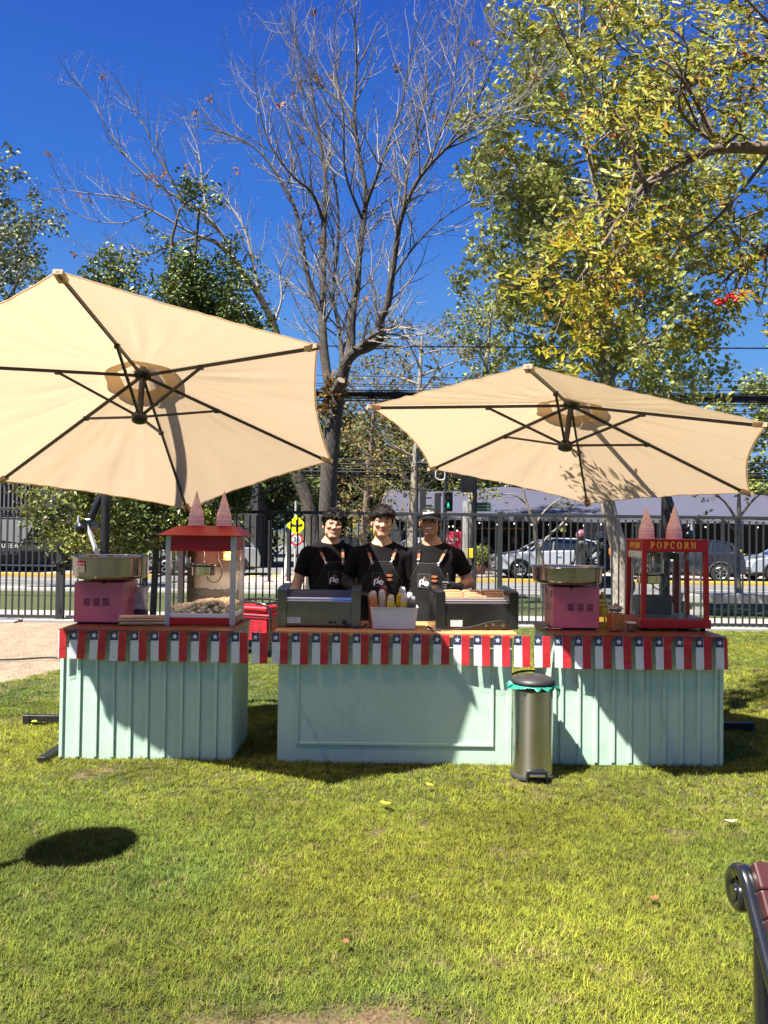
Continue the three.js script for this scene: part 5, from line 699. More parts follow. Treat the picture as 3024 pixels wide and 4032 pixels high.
{ // leaning bare tree
  const t = thing('bare_tree', 'leafless tree leaning far to the left above the left umbrella', 'tree', [0, 0, 0]), R = rng(202), tips = [];
  mesh('trunk', limb([[-1.42, -.18, -16, .2], [-1.45, 1.24, -16, .17], [-1.56, 2.03, -16, .14], [-1.85, 2.82, -16, .118], [-2.08, 4.15, -16, .1], [-2.25, 5.56, -15.9, .079], [-2.63, 6.39, -15.8, .068], [-3.08, 6.99, -15.6, .059], [-3.43, 7.36, -15.5, .049], [-3.77, 7.48, -15.4, .038]], 12, 5), BARK.grey, t);
  const limbs = [
    [[-3.08, 6.99, -15.6, .046], [-3.33, 7.52, -15.5, .036], [-3.62, 7.84, -15.4, .031], [-4.12, 8.15, -15.3, .025], [-4.65, 8.46, -15.2, .02], [-5.19, 8.92, -15.1, .015], [-5.51, 9.17, -15, .01]],
    [[-4.12, 8.15, -15.3, .023], [-4.4, 8.67, -15.2, .018], [-4.69, 9.23, -15.1, .015], [-4.97, 9.79, -15, .012], [-5.25, 10.28, -14.9, .007]],
    [[-3.43, 7.36, -15.5, .033], [-3.98, 7.5, -15.2, .025], [-4.63, 7.82, -15, .02], [-5.2, 8.02, -14.9, .015], [-5.91, 8.07, -14.8, .01], [-6.51, 8.11, -14.7, .006]],
    [[-5.19, 8.92, -15.1, .012], [-5.57, 9.47, -15, .011], [-5.83, 9.98, -15, .01], [-6.04, 10.22, -14.9, .007], [-6.22, 10.5, -14.9, .005]],
    [[-3.62, 7.84, -15.4, .025], [-3.78, 8.45, -15.6, .021], [-3.87, 9.07, -15.7, .016], [-4.01, 9.6, -15.8, .01], [-4.31, 10.18, -15.9, .007]],
    [[-4.63, 7.82, -15, .015], [-5.16, 7.48, -14.8, .012], [-5.77, 7.49, -14.6, .01], [-6.27, 7.73, -14.5, .006]],
    [[-2.63, 6.39, -15.8, .042], [-2.77, 7.04, -15.9, .032], [-3.01, 7.88, -16, .026], [-3.36, 8.45, -16.1, .019], [-3.66, 8.93, -16.2, .011]],
    [[-2.35, 5.8, -15.9, .03], [-2.2, 6.4, -16, .022], [-2.25, 7.0, -16.1, .017], [-2.05, 7.6, -16.2, .01]],
    [[-3.7, 7.48, -15.4, .034], [-4.2, 7.3, -15.3, .024], [-4.8, 7.0, -15.2, .017], [-5.4, 6.9, -15.1, .011], [-5.9, 7.05, -15.1, .007]],
  ];
  const o = { per: [4.4, 5, 3], from: [.1, .15, .2], len: [1.1, .52, .28], r: [.0145, .0088, .0062], step: .15, angle: .7, wob: .34, up: .13 };
  for (const l of limbs) { const sub = []; shoots(l, R, o, sub, tips); const b = mesh('branch', limb(l, 8, 4), BARK.greyTwig, t); stuff(mesh('twigs', sub, BARK.greyTwig, b)); }
  foliage('seed_clusters', sprig(lobed(1, .3, .3), 6, R, .8), leafM(.25, .8), tips.filter(() => R() < .012), R, .07, (r) => { const k = .6 + .6 * r(); return [.36 * k, .17 * k, .05 * k]; }, t, 2, .06);
}
// grown tree: trunk, limbs by a crown profile, twigs, leaves
function autoTree(o) {
  const t = thing(o.name, o.label, 'tree', [0, 0, 0], 0, o.group), R = rng(o.seed), tips = [], tr = o.trunk, c = new THREE.CatmullRomCurve3(tr.map(A));
  mesh('trunk', limb(tr, 12, 5), o.bark, t);
  for (let k = 0; k < o.limbs; k++) {
    const u = lerp(o.from, 1, (k + .3) / o.limbs), p = c.getPoint(u), f = u * (tr.length - 1), i = Math.min(tr.length - 2, Math.floor(f)), r = lerp(tr[i][3], tr[i + 1][3], f - i), az = k * 2.399 + R() * .8 + (o.az || 0), reach = o.reach(p.y) * (.7 + .4 * R()), n = 5; let q = V(Math.cos(az), o.rise * (.5 + R()), Math.sin(az)).normalize(), x = p.clone(); const P = [[x.x, x.y, x.z, Math.min(o.lr, r * .6)]];
    for (let s = 1; s <= n; s++) { q.add(V((R() - .5) * .35, (R() - .5) * .3 + o.bend, (R() - .5) * .35)).normalize(); x = x.clone().addScaledVector(q, reach / n); P.push([x.x, x.y, x.z, lerp(P[0][3], .008, s / n)]); }
    const sub = []; shoots(P, R, o.shoot, sub, tips); const b = mesh('branch', limb(P, 7, 3), o.bark, t); if (sub.length) stuff(mesh('twigs', sub, o.twigBark || o.bark, b));
    for (let s = 2; s <= n; s++) tips.push([...P[s].slice(0, 3), 0, 1, 0]);
  }
  const keep = tips.filter((p) => !o.cut || o.cut(p)); foliage('crown', o.leaf, o.leafMat, keep, R, o.size, o.tint, t, o.per, o.spread, o.hang || 0);
  return { t, n: keep.length * o.per };
}
const LR = rng(9), planeLeaf = sprig(lobed(2, .52, .25), 3, LR, 1.7), smallLeaf = sprig(lobed(1, .3, .2), 5, LR, 2.2), roundLeaf = sprig(lobed(1, .42, .25), 4, LR, 1.8);
const softGreen = (r) => { const k = .55 + .75 * r(), y = r(); return [lerp(.2, .32, y) * k, lerp(.25, .31, y) * k, lerp(.07, .07, y) * k]; };
{ // plane tree on the right
  const prof = [[3, 1.4], [4.5, 2.7], [5.6, 3.2], [7.4, 3.5], [9, 2.9], [10.6, 2.2], [12.8, 1.2]];
  const reach = (y) => { let k = 1; while (k < prof.length - 1 && y > prof[k][0]) k++; const a = prof[k - 1], b = prof[k]; return lerp(a[1], b[1], clamp((y - a[0]) / (b[0] - a[0]))); };
  const r = autoTree({ name: 'plane_tree', label: 'big leafy plane tree with light green leaves behind the right umbrella', seed: 303, trunk: [[4.75, -.05, -15.3, .21], [4.72, .57, -15.3, .178], [4.66, 1.31, -15.3, .16], [4.44, 2.14, -15.3, .148], [4.43, 3.62, -15.4, .137], [4.43, 4.74, -15.4, .127], [4.46, 5.7, -15.5, .113], [4.55, 6.87, -15.6, .098], [4.41, 8.11, -15.7, .078], [4.17, 9.48, -15.8, .057], [4.03, 11.15, -15.9, .037], [3.99, 12.84, -16, .021]], bark: BARK.pale, limbs: 58, from: .34, reach, rise: .55, bend: .03, lr: .05, shoot: { per: [4, 4.2], from: [.2, .2], len: [1.05, .55], r: [.014, .007], step: .18, angle: .8, wob: .4, up: .02 }, leaf: planeLeaf, leafMat: leafM(.5, .55), size: .082, per: 5, spread: .2, hang: .1, tint: (r, p) => { const k = .6 + .7 * r(), y = clamp(r() * .8 + .25 * noise3(p[0], p[1], p[2])); return [lerp(.3, .46, y) * k, lerp(.34, .44, y) * k, lerp(.1, .13, y) * k]; } });
  console.log('plane', r.n);
}
// distant and side trees
const dim = { per: [2.4, 2.2], from: [.2, .2], len: [1.1, .5], r: [.016, .008], step: .22, angle: .8, wob: .4, up: .04 };
const olive = (r) => { const k = .5 + .8 * r(), y = r(); return [lerp(.13, .25, y) * k, lerp(.14, .19, y) * k, lerp(.04, .05, y) * k]; };
const dkGreen = (r) => { const k = .45 + .8 * r(), y = r(); return [lerp(.06, .11, y) * k, lerp(.085, .125, y) * k, lerp(.03, .03, y) * k]; };
const vt = (x, z, h, r, lean = 0) => { const y = GY(z) - .05; return [[x, y, z, r * 1.2], [x + lean * .2, y + h * .2, z, r], [x + lean * .45, y + h * .45, z + .1, r * .8], [x + lean * .75, y + h * .75, z, r * .5], [x + lean, y + h, z - .1, r * .2]]; };
const dome = (h0, h1, w) => (y) => w * Math.sqrt(Math.max(.08, 1 - ((y - (h0 + h1) / 2) / ((h1 - h0) / 2)) ** 2));
autoTree({ name: 'poplar_tree', label: 'pale leafy tree at the left edge of the picture beyond the left umbrella', seed: 11, trunk: vt(-11.3, -21.5, 10.6, .18, .3), bark: BARK.pale, limbs: 30, from: .3, reach: dome(2.5, 11.6, 2.5), rise: .9, bend: .06, lr: .05, shoot: dim, leaf: roundLeaf, leafMat: leafM(.4, .45), size: .11, per: 3, spread: .2, tint: (r) => { const k = .55 + .8 * r(), y = r(); return [lerp(.13, .24, y) * k, lerp(.17, .26, y) * k, lerp(.09, .12, y) * k]; } });
autoTree({ name: 'plane_tree', label: 'sparse tree with pale mottled trunk between the bare tree and the tent', seed: 12, trunk: vt(1.0, -29.6, 9.6, .2, .4), bark: BARK.pale, limbs: 24, from: .24, reach: dome(1.6, 10.5, 3.0), rise: .4, bend: .02, lr: .06, shoot: dim, leaf: roundLeaf, leafMat: leafM(.4, .6), size: .13, per: 1, spread: .25, tint: olive });
autoTree({ name: 'street_tree', label: 'taller pale leaved tree rising between the two umbrellas far behind', seed: 13, trunk: vt(3.6, -34.5, 12.4, .22, 1.2), bark: BARK.pale, limbs: 30, from: .3, reach: dome(4, 13.2, 2.6), rise: .9, bend: .05, lr: .06, shoot: dim, leaf: roundLeaf, leafMat: leafM(.4, .5), size: .14, per: 2, spread: .28, tint: softGreen });
autoTree({ name: 'street_tree', label: 'brownish thin tree far behind, just right of the dark forked trunk', seed: 14, trunk: vt(-1.0, -33.5, 8.6, .16, .6), bark: BARK.brown, limbs: 26, from: .15, reach: dome(1.0, 9.4, 2.6), rise: .8, bend: .06, lr: .05, shoot: dim, leaf: roundLeaf, leafMat: leafM(.35, .6), size: .12, per: 1, spread: .3, tint: (r) => { const k = .5 + .7 * r(), y = r(); return [lerp(.2, .34, y) * k, lerp(.17, .23, y) * k, lerp(.06, .06, y) * k]; } });
const far = [[-17, -41.5, 5.5, 3.4, 'low dark tree close behind the dark building at the far left'], [-11.5, -35, 4.2, 2.6, 'low dark tree beside the dark building, left of the evergreen'], [-7, -40, 6, 3.2, 'dark tree behind the garden wall across the street'], [-3.2, -47, 6.5, 3, 'dark tree down the side street behind the red generator'], [.2, -44, 6, 2.6, 'dark tree behind the person in the middle'], [4.5, -48, 8, 3.4, 'dark tree directly behind the left end of the awning'], [-15, -46, 9, 3.6, 'broad dark tree far left beyond the kiosk'], [-9.5, -52, 10, 4, 'broad dark tree far behind the leaning white post'], [-4.2, -58, 10, 4, 'dark tree far down the side street, left of its end'], [1.6, -50, 9, 3.8, 'dark tree far behind between the person with glasses and the tent'], [-22, -44, 10, 4, 'dark tree far left behind the striped wall'], [16, -50, 8.6, 4, 'green tree behind the tent on the right'], [24, -46, 10, 4.2, 'green tree behind the tent at the right edge'], [9, -56, 9.5, 4, 'green tree far behind the tent ridge']];
far.forEach(([x, z, h, w, label], i) => autoTree({ name: 'background_tree', label, seed: 40 + i, trunk: vt(x, z, h, .25, .4), bark: BARK.dark, limbs: 26, from: .14, reach: dome(.6, h + 1, w), rise: .45, bend: .03, lr: .08, shoot: { ...dim, len: [1.4, .7], per: [1.8, 1.8] }, leaf: roundLeaf, leafMat: leafM(.3, .6), size: .26, per: 3, spread: .45, tint: i < 11 ? dkGreen : softGreen }));
// young trees on the verge
function youngTree(label, pts, limbs, seed, per) { const t = thing('young_tree', label, 'tree', [0, 0, 0]), R = rng(seed), tips = []; mesh('trunk', limb(pts, 8, 4), BARK.pale, t); for (const l of limbs) { const sub = []; shoots(l, R, { per: [3.2, 3], from: [.3, .2], len: [.55, .3], r: [.009, .005], step: .12, angle: .8, wob: .4, up: .02 }, sub, tips); const b = mesh('branch', limb(l, 6, 3), BARK.pale, t); stuff(mesh('twigs', sub, BARK.pale, b)); } foliage('leaves', planeLeaf, leafM(.42, .5), tips.filter(() => R() < .8), R, .07, softGreen, t, per, .1); }
youngTree('young pale barked tree standing in front of the silver parked car', [[3.96, -.15, -19, .085], [3.89, .93, -19, .069], [3.77, 1.3, -19, .063], [3.72, 1.8, -19, .053], [3.53, 2.24, -19, .041], [3.44, 2.6, -19, .028]], [[[3.74, 1.75, -19, .04], [3.95, 2.1, -18.9, .03], [4.3, 2.4, -18.8, .02], [4.6, 2.55, -18.7, .01]], [[3.85, 1.2, -19, .04], [4.1, 1.5, -19.1, .035], [4.5, 1.85, -19.2, .03], [4.75, 2.35, -19.2, .02], [5.0, 2.7, -19.2, .01]], [[3.5, 2.3, -19, .03], [3.2, 2.5, -18.9, .02], [2.9, 2.5, -18.9, .01]], [[3.44, 2.6, -19, .025], [3.5, 2.9, -19, .018], [3.8, 3.1, -19, .01]]], 61, 1);
youngTree('young tree with dark stem at the right edge beyond the fence', [[9.0, -.2, -19.5, .09], [8.95, 1, -19.5, .075], [9.0, 1.9, -19.5, .06], [9.0, 2.6, -19.5, .04]], [[[8.97, 1.9, -19.5, .04], [8.6, 2.4, -19.4, .03], [8.0, 2.75, -19.3, .02], [7.5, 2.85, -19.2, .01]], [[9, 2.0, -19.5, .04], [9.4, 2.5, -19.5, .03], [9.9, 2.9, -19.4, .02]], [[9, 2.6, -19.5, .035], [8.9, 3.2, -19.5, .02], [9.2, 3.7, -19.4, .01]], [[8.9, 1.7, -19.5, .03], [8.4, 2.0, -19.3, .02], [8.0, 2.0, -19.2, .01]]], 62, 2);
{ // evergreen shrub tree in front of the fence on the left
  const t = thing('evergreen_tree', 'dense dark evergreen tree with small glossy leaves behind the left umbrella', 'tree', [-3.6, 0, -12.05]), R = rng(71), P = [];
  const tr = [[.76, -.05, 0, .13], [.74, 1, 0, .11], [.66, 2.2, .05, .095], [.5, 3.6, 0, .07], [.5, 5, 0, .045], [.62, 6.6, 0, .015]]; mesh('trunk', limb(tr, 9, 4), BARK.dark, t);
  const B = [[.55, 5.2, 0, .95, 1.3, .8], [.5, 6.7, 0, .3, .75, .3], [.75, 6.1, 0, .5, .8, .5], [-.1, 4.4, 0, 1.3, 1.2, 1], [-1.2, 4.3, -.1, .95, 1.35, .8], [-2.0, 3.9, -.1, .7, 1.2, .6], [-.5, 5.3, 0, .7, .7, .6], [1.2, 5.0, 0, .6, .9, .6], [1.05, 4.0, 0, .85, 1.3, .8], [0, 2.9, 0, 1.9, 1, 1.1], [-1.0, 2.0, .2, .9, .72, .7], [.2, 1.95, .3, 1.1, .75, .8], [1.15, 2.25, .1, .75, .75, .6], [1.85, 2.55, -.1, .4, .42, .4], [-1.5, 1.75, .1, .5, .5, .5], [1.3, 1.85, .1, .4, .45, .4], [-.6, 1.6, .3, .8, .55, .6], [.8, 1.6, .2, .7, .5, .5], [-1.75, 4.6, -.1, .4, .7, .4]];
  for (const b of B) { const br = [[.15, Math.min(b[1] - .3, 5), 0, .035], [b[0] * .6, b[1] - .1, b[2] * .5, .022], [b[0] + .2, b[1] + .2, b[2], .008]]; mesh('branch', limb(br, 5, 3), BARK.dark, t); const n = Math.round(1500 * Math.pow(b[3] * b[4] * b[5], .72)); for (let k = 0; k < n; k++) { const d = V(R() - .5, R() - .5, R() - .5).normalize().multiplyScalar(Math.pow(R(), .5) * (1 + .75 * (R() - .5))), x = b[0] + d.x * b[3], y = b[1] + d.y * b[4], z = b[2] + d.z * b[5]; if (noise3(x * 2.3 + 5, y * 2.3, z * 2.3) < -.02) continue; P.push([x, y, z]); } }
  foliage('leaves', smallLeaf, leafM(.22, .32), P, R, .062, (r, p) => { const k = .5 + .8 * r(), y = clamp(r() * .6 + .4 * noise3(p[0] * 1.4, p[1] * 1.4, 4)); return [lerp(.1, .31, y) * k, lerp(.14, .31, y) * k, lerp(.04, .06, y) * k]; }, t, 2, .12);
  console.log('evergreen', P.length * 2);
}
{ // overhanging tree on the right, nearest to the camera
  const t = thing('overhanging_tree', 'near tree with large yellow green leaves hanging over the right umbrella', 'tree', [0, 0, 0]), R = rng(81), tips = [], T = (x) => x;
  mesh('trunk', limb([[5.9, -.05, -7.2, .17], [5.8, 1.2, -7.1, .15], [5.5, 2.6, -7, .135], [5.2, 3.9, -6.9, .12], [4.7, 4.7, -6.8, .1], [4.0, 5.02, -6.62, .07]], 12, 5), BARK.brown, t);
  const boughs = [
    [[4.1, 5.01, -6.63, .066], [3.24, 4.9, -6.5, .052], [2.83, 4.89, -6.5, .043], [2.48, 4.72, -6.4, .034], [2.13, 4.48, -6.3, .027], [1.91, 4.2, -6.2, .02], [1.77, 3.97, -6.1, .014], [1.45, 3.48, -6, .008], [1.29, 3.09, -5.9, .004]],
    [[5.2, 3.9, -6.9, .06], [4.5, 5.5, -7.1, .05], [3.49, 5.97, -7, .035], [3.11, 5.85, -6.9, .027], [2.66, 5.6, -6.8, .016], [2.14, 5.3, -6.6, .009], [1.71, 4.97, -6.4, .004]],
    [[2.83, 4.89, -6.5, .021], [2.71, 5.31, -6.6, .015], [2.48, 5.86, -6.7, .011], [2.33, 6.29, -6.8, .007]],
    [[5.5, 2.8, -7, .045], [4.6, 3.9, -6.9, .034], [3.39, 4.1, -6.8, .022], [3.07, 3.92, -6.7, .013], [2.8, 3.66, -6.6, .007]],
    [[4.2, 5.3, -6.9, .03], [3.6, 5.2, -6.2, .02], [3.0, 5.4, -5.8, .013], [2.5, 5.7, -5.6, .007]],
    [[1.95, 4.25, -6.2, .012], [1.6, 4.2, -6.1, .009], [1.35, 3.95, -6, .006], [1.15, 3.6, -5.9, .004]],
    [[2.2, 4.5, -6.3, .012], [2.0, 4.0, -6.4, .009], [1.75, 3.5, -6.35, .006], [1.65, 3.15, -6.3, .004]],
    [[3.3, 4.9, -6.5, .02], [3.0, 4.5, -6.6, .015], [2.7, 4.2, -6.6, .01], [2.4, 4.1, -6.5, .005]],
    [[3.7, 5.9, -7, .02], [3.2, 6.4, -6.9, .014], [2.7, 6.6, -6.8, .008]],
  ];
  const src = [[2.83, 4.89, -6.5], [3.49, 5.97, -7], [3.39, 4.1, -6.8], [2.13, 4.48, -6.3], [4.1, 5.01, -6.6]];
  for (const [x, y, z] of [[1.3, 5.95, -6.2], [1.75, 6.0, -6.4], [2.15, 5.8, -6.2], [2.6, 6.05, -6.6], [3.05, 5.95, -6.2], [2.35, 5.45, -6.6], [2.8, 5.25, -6.3], [3.2, 5.1, -6.9], [1.95, 5.3, -6.9], [2.6, 4.45, -6.2], [3.05, 4.35, -6.5], [3.2, 3.5, -6.6], [2.95, 3.3, -6.9], [1.6, 3.5, -6.0], [1.75, 3.85, -6.4], [3.3, 5.6, -6.0], [2.0, 5.0, -6.1], [3.25, 4.75, -7.1], [1.85, 3.35, -6.5], [2.7, 4.9, -6.0], [2.45, 5.0, -6.9]]) { let s0 = src[0], bd = 99; for (const q of src) { const d = Math.hypot(q[0] - x, (q[1] - y), q[2] - z); if (d < bd) { bd = d; s0 = q; } } const j = () => (R() - .5) * .35; boughs.push([[...s0, .014], [lerp(s0[0], x, .35) + j(), lerp(s0[1], y, .3) + .12 + j(), lerp(s0[2], z, .35) + j(), .011], [lerp(s0[0], x, .7) + j() * .6, lerp(s0[1], y, .7) + .08, lerp(s0[2], z, .7) + j(), .0075], [x, y, z, .0035]]); }
  const o = { per: [6.5, 5], from: [.25, .15], len: [.62, .32], r: [.006, .0038], step: .09, angle: .85, wob: .45, up: -.05 };
  for (const l of boughs) { const sub = []; shoots(l, R, o, sub, tips); const b = mesh('branch', limb(l, 9, 5), BARK.brown, t); stuff(mesh('twigs', sub, BARK.brown, b)); }
  const leaf = lobed(3, .19, .35), lm = leafM(.45, .42), o3 = new THREE.Object3D(), all = [];
  for (const p of tips) for (let k = 0; k < 6; k++) { if (R() < .1) continue; const low = p[1] < 4.1 ? 1 : 0; const y = clamp(R() * .85 + low * .15 + .12), q = .6 + .65 * R(); const col = R() < .07 ? [.42 * q, .2 * q, .03 * q] : [lerp(.19, .47, y) * q, lerp(.27, .37, y) * q, .03 * q]; all.push({ p: [p[0] + (R() - .5) * .14, p[1] + (R() - .5) * .12 - .03, p[2] + (R() - .5) * .14], r: [.5 + R() * 1.1, R() * 6.28, (R() - .5) * 1.2], s: .071 * (.55 + .9 * R()), c: col }); }
  // the nearest ones, each a leaf of its own; five tints shared
  all.sort((a, b) => Math.hypot(a.p[0], a.p[1] - 1.6, a.p[2]) / a.s - Math.hypot(b.p[0], b.p[1] - 1.6, b.p[2]) / b.s);
  const tints = [[.22, .27, .02], [.36, .33, .02], [.48, .35, .02], [.17, .22, .02], [.38, .18, .03]].map((c) => { const m = leafM(.45, .42); m.color = rgb(...c); return m; });
  const isIn = (p) => p[2] < -2 && p[0] / -p[2] < .55 && (p[1] - 1.6) / -p[2] < .72; const near = all.filter((a) => isIn(a.p)).slice(0, 290), rest = all.filter((a) => !near.includes(a));
  for (const a of near) { let best = 0, bd = 9; tints.forEach((m, i) => { const d = Math.abs(m.color.r - a.c[0]) + Math.abs(m.color.g - a.c[1]); if (d < bd) { bd = d; best = i; } }); const m = mesh('leaf', leaf, tints[best], t); m.position.set(...a.p); m.rotation.set(...a.r); m.scale.setScalar(a.s); }
  const im = new THREE.InstancedMesh(leaf, lm, rest.length), cc = new THREE.Color(); rest.forEach((a, i) => { o3.position.set(...a.p); o3.rotation.set(...a.r); o3.scale.setScalar(a.s); o3.updateMatrix(); im.setMatrixAt(i, o3.matrix); im.setColorAt(i, cc.setRGB(...a.c)); }); im.name = 'crown'; im.userData.kind = 'stuff'; t.add(im);
  const fl = mesh('red_flower', Array.from({ length: 9 }, (_, k) => new THREE.SphereGeometry(.035, 8, 6).scale(.42, 1.1, .3).translate(0, .03, 0).rotateZ(1.9 + (k % 3) * .5 - .6).translate(3.06 - .028 * k, 3.62 - .012 * (k % 4) + .02 * (k > 5 ? -1 : 1), -6.5)), std([.6, .01, .015], .5), t);
  console.log('near leaves', near.length, 'rest', rest.length);
}

{ // unseen tree mass added behind the viewpoint to cut low sky light
  const R = rng(99), P = []; for (let k = 0; k < 5200; k++) { const x = (R() - .5) * 70, h = 4.5 + 2.8 * noise3(x * .2, 1, 2), y = .4 + R() * h; P.push([x, y, 13 + 4 * R() + .03 * x * x * .3, 0, 1, 0]); }
  const g = new THREE.Group(); g.name = 'added_sky_screen'; g.userData = { kind: 'stuff', label: 'mass of dark trees added behind the viewpoint to hold back low sky light, outside the picture', category: 'trees' }; scene.add(g);
  foliage('sky_screen_leaves', roundLeaf, leafM(.2, .7), P, R, .5, dkGreen, g, 1, .4);
}
// ---------------------------------------------------------------- fence along the lawn
const FZ2 = -12.7;
function fenceSpan(label, x0, x1, o = {}) {
  const t = thing(o.gate ? 'fence_gate' : 'metal_fence', label, o.gate ? 'gate' : 'fence', [(x0 + x1) / 2, 0, o.z || FZ2], 0, o.gate ? undefined : 'grey metal fence spans behind the lawn'), w = x1 - x0, h = 1.89;
  mesh('top_rail', rbx(w, .052, .05, 0, h - .026, 0, .004), M.fence, t); mesh('bottom_rail', rbx(w, .05, .04, 0, .1, 0, .004), M.fence, t);
  const n = Math.round(w / .1135), bar1 = bx(.023, h - .16, .023, 0, .1 + (h - .16) / 2 - .02, 0); for (let i = 0; i < n; i++) { const m = mesh('bar', bar1, M.fence, t); m.position.x = -w / 2 + (i + .6) * w / (n + .2); }
  for (const s of o.posts || [1]) { mesh('post', [rbx(.078, h + .03, .078, s * w / 2, (h + .03) / 2, 0, .004), rbx(.14, .012, .14, s * w / 2, .065, 0, .002)], M.fence, t); }
  if (o.gate) { mesh('gate_stile', [rbx(.05, h - .04, .05, -w / 2 + .03, h / 2, .0, .004), rbx(.05, h - .04, .05, w / 2 - .07, h / 2, .0, .004)], M.fence, t); mesh('latch', [rbx(.2, .03, .05, w / 2 - .05, .98, .05, .004), rbx(.03, .14, .05, w / 2 - .03, .95, .05, .004)], M.black, t); mesh('hinge', [cyl(.018, .018, .1, w / 2 - .005, .16, .03), cyl(.018, .018, .1, w / 2 - .005, 1.6, .03)], M.black, t); }
  if (o.brace) mesh('brace', [rbx(.1, 1.42, .05, -w / 2 + .06, .74, -.01, .004).rotateZ(-.03)], M.fence, t);
  return t;
}
fenceSpan('far left fence span with the small prohibition sign, left of the gate', -9.4, -6.52, { posts: [-1] });
fenceSpan('swinging gate of grey metal bars with a black latch at the left', -6.5, -5.3, { gate: true, z: -12.72, posts: [1] });
fenceSpan('fence span between the gate and the evergreen, behind the left pink machine', -5.22, -3.93, { posts: [1] });
fenceSpan('fence span behind the red generator and the person with glasses', -3.85, -.79, { brace: true });
fenceSpan('fence span behind the person in the middle and the person in a cap', -.71, 1.92);
fenceSpan('fence span behind the right pink machine', 2.0, 4.63);
fenceSpan('fence span at the right end, behind the glass popcorn case', 4.71, 7.6);
{
  const tex = canvasTex(96, 256, (c, W, H) => { c.fillStyle = '#d9d9d6'; c.fillRect(0, 0, W, H); c.strokeStyle = '#222'; c.lineWidth = 4; c.strokeRect(3, 3, W - 6, H - 6); c.strokeStyle = '#c0222a'; c.lineWidth = 11; c.beginPath(); c.arc(48, 82, 34, 0, 7); c.stroke(); c.fillStyle = '#111'; c.beginPath(); c.arc(48, 60, 8, 0, 7); c.fill(); c.fillRect(42, 68, 12, 24); c.fillRect(38, 90, 8, 20); c.fillRect(50, 90, 8, 20); c.fillStyle = '#777'; for (const y of [150, 172, 194, 216]) c.fillRect(14, y, 68 - (y % 9) * 2, 9); });
  const t = thing('prohibition_sign', 'small white sign with a crossed out figure hung on the left fence', 'sign', [-5.58, 1.62, -12.68]); mesh('plate', rbx(.1, .27, .004, 0, 0, 0, .001), M.white, t); mesh('print', surf(1, 1, (u, v) => [(u - .5) * .094, (v - .5) * .262, .0028]), std([1, 1, 1], .6, { map: tex }), t);
}
// ---------------------------------------------------------------- street furniture beyond the fence
const greenSign = (arrowRight) => canvasTex(256, 128, (c, W, H) => { c.fillStyle = '#0c4a2a'; c.fillRect(0, 0, W, H); c.strokeStyle = '#cfe6cf'; c.lineWidth = 5; c.strokeRect(6, 6, W - 12, H - 12); c.fillStyle = '#d8ecd4'; c.font = 'bold 31px sans-serif'; const x = arrowRight ? 18 : 56; c.fillText('PARA CRUZAR', x, 56, 182); c.fillText('PULSE BOTÓN', x, 100, 182); const a = arrowRight ? 226 : 30; c.fillRect(a - 6, 26, 12, 56); c.beginPath(); c.moveTo(a - 15, 78); c.lineTo(a + 15, 78); c.lineTo(a, 106); c.fill(); });
const poleM = std([.016, .017, .018], .5), conc = std([.42, .41, .38], .85, { map: MOT.dirt });
function cross(label, x, y, z, w, right, ry = 0) { const t = thing('crossing_sign', label, 'sign', [x, y, z], ry); mesh('plate', rbx(w, w * .46, .012, 0, 0, 0, .003), std([.02, .12, .06], .6), t); mesh('print', surf(1, 1, (u, v) => [(u - .5) * w * .98, (v - .5) * w * .45, .0075]), std([1, 1, 1], .6, { map: greenSign(right) }), t); mesh('bracket', [rbx(.03, .04, .1, w * (right ? .42 : -.46), 0, -.05)], poleM, t); return t; }
cross('green PARA CRUZAR PULSE BOTÓN sign right of the white concrete pole', 2.46, 2.2, -19.45, .5, false);
cross('green PARA CRUZAR PULSE BOTÓN sign above the cap, left of the green walking figure', 1.5, 2.27, -24, .42, true, .35);
cross('faded green crossing sign seen through the fence between the two right people', 1.02, 1.8, -29.6, .42, true, .3);
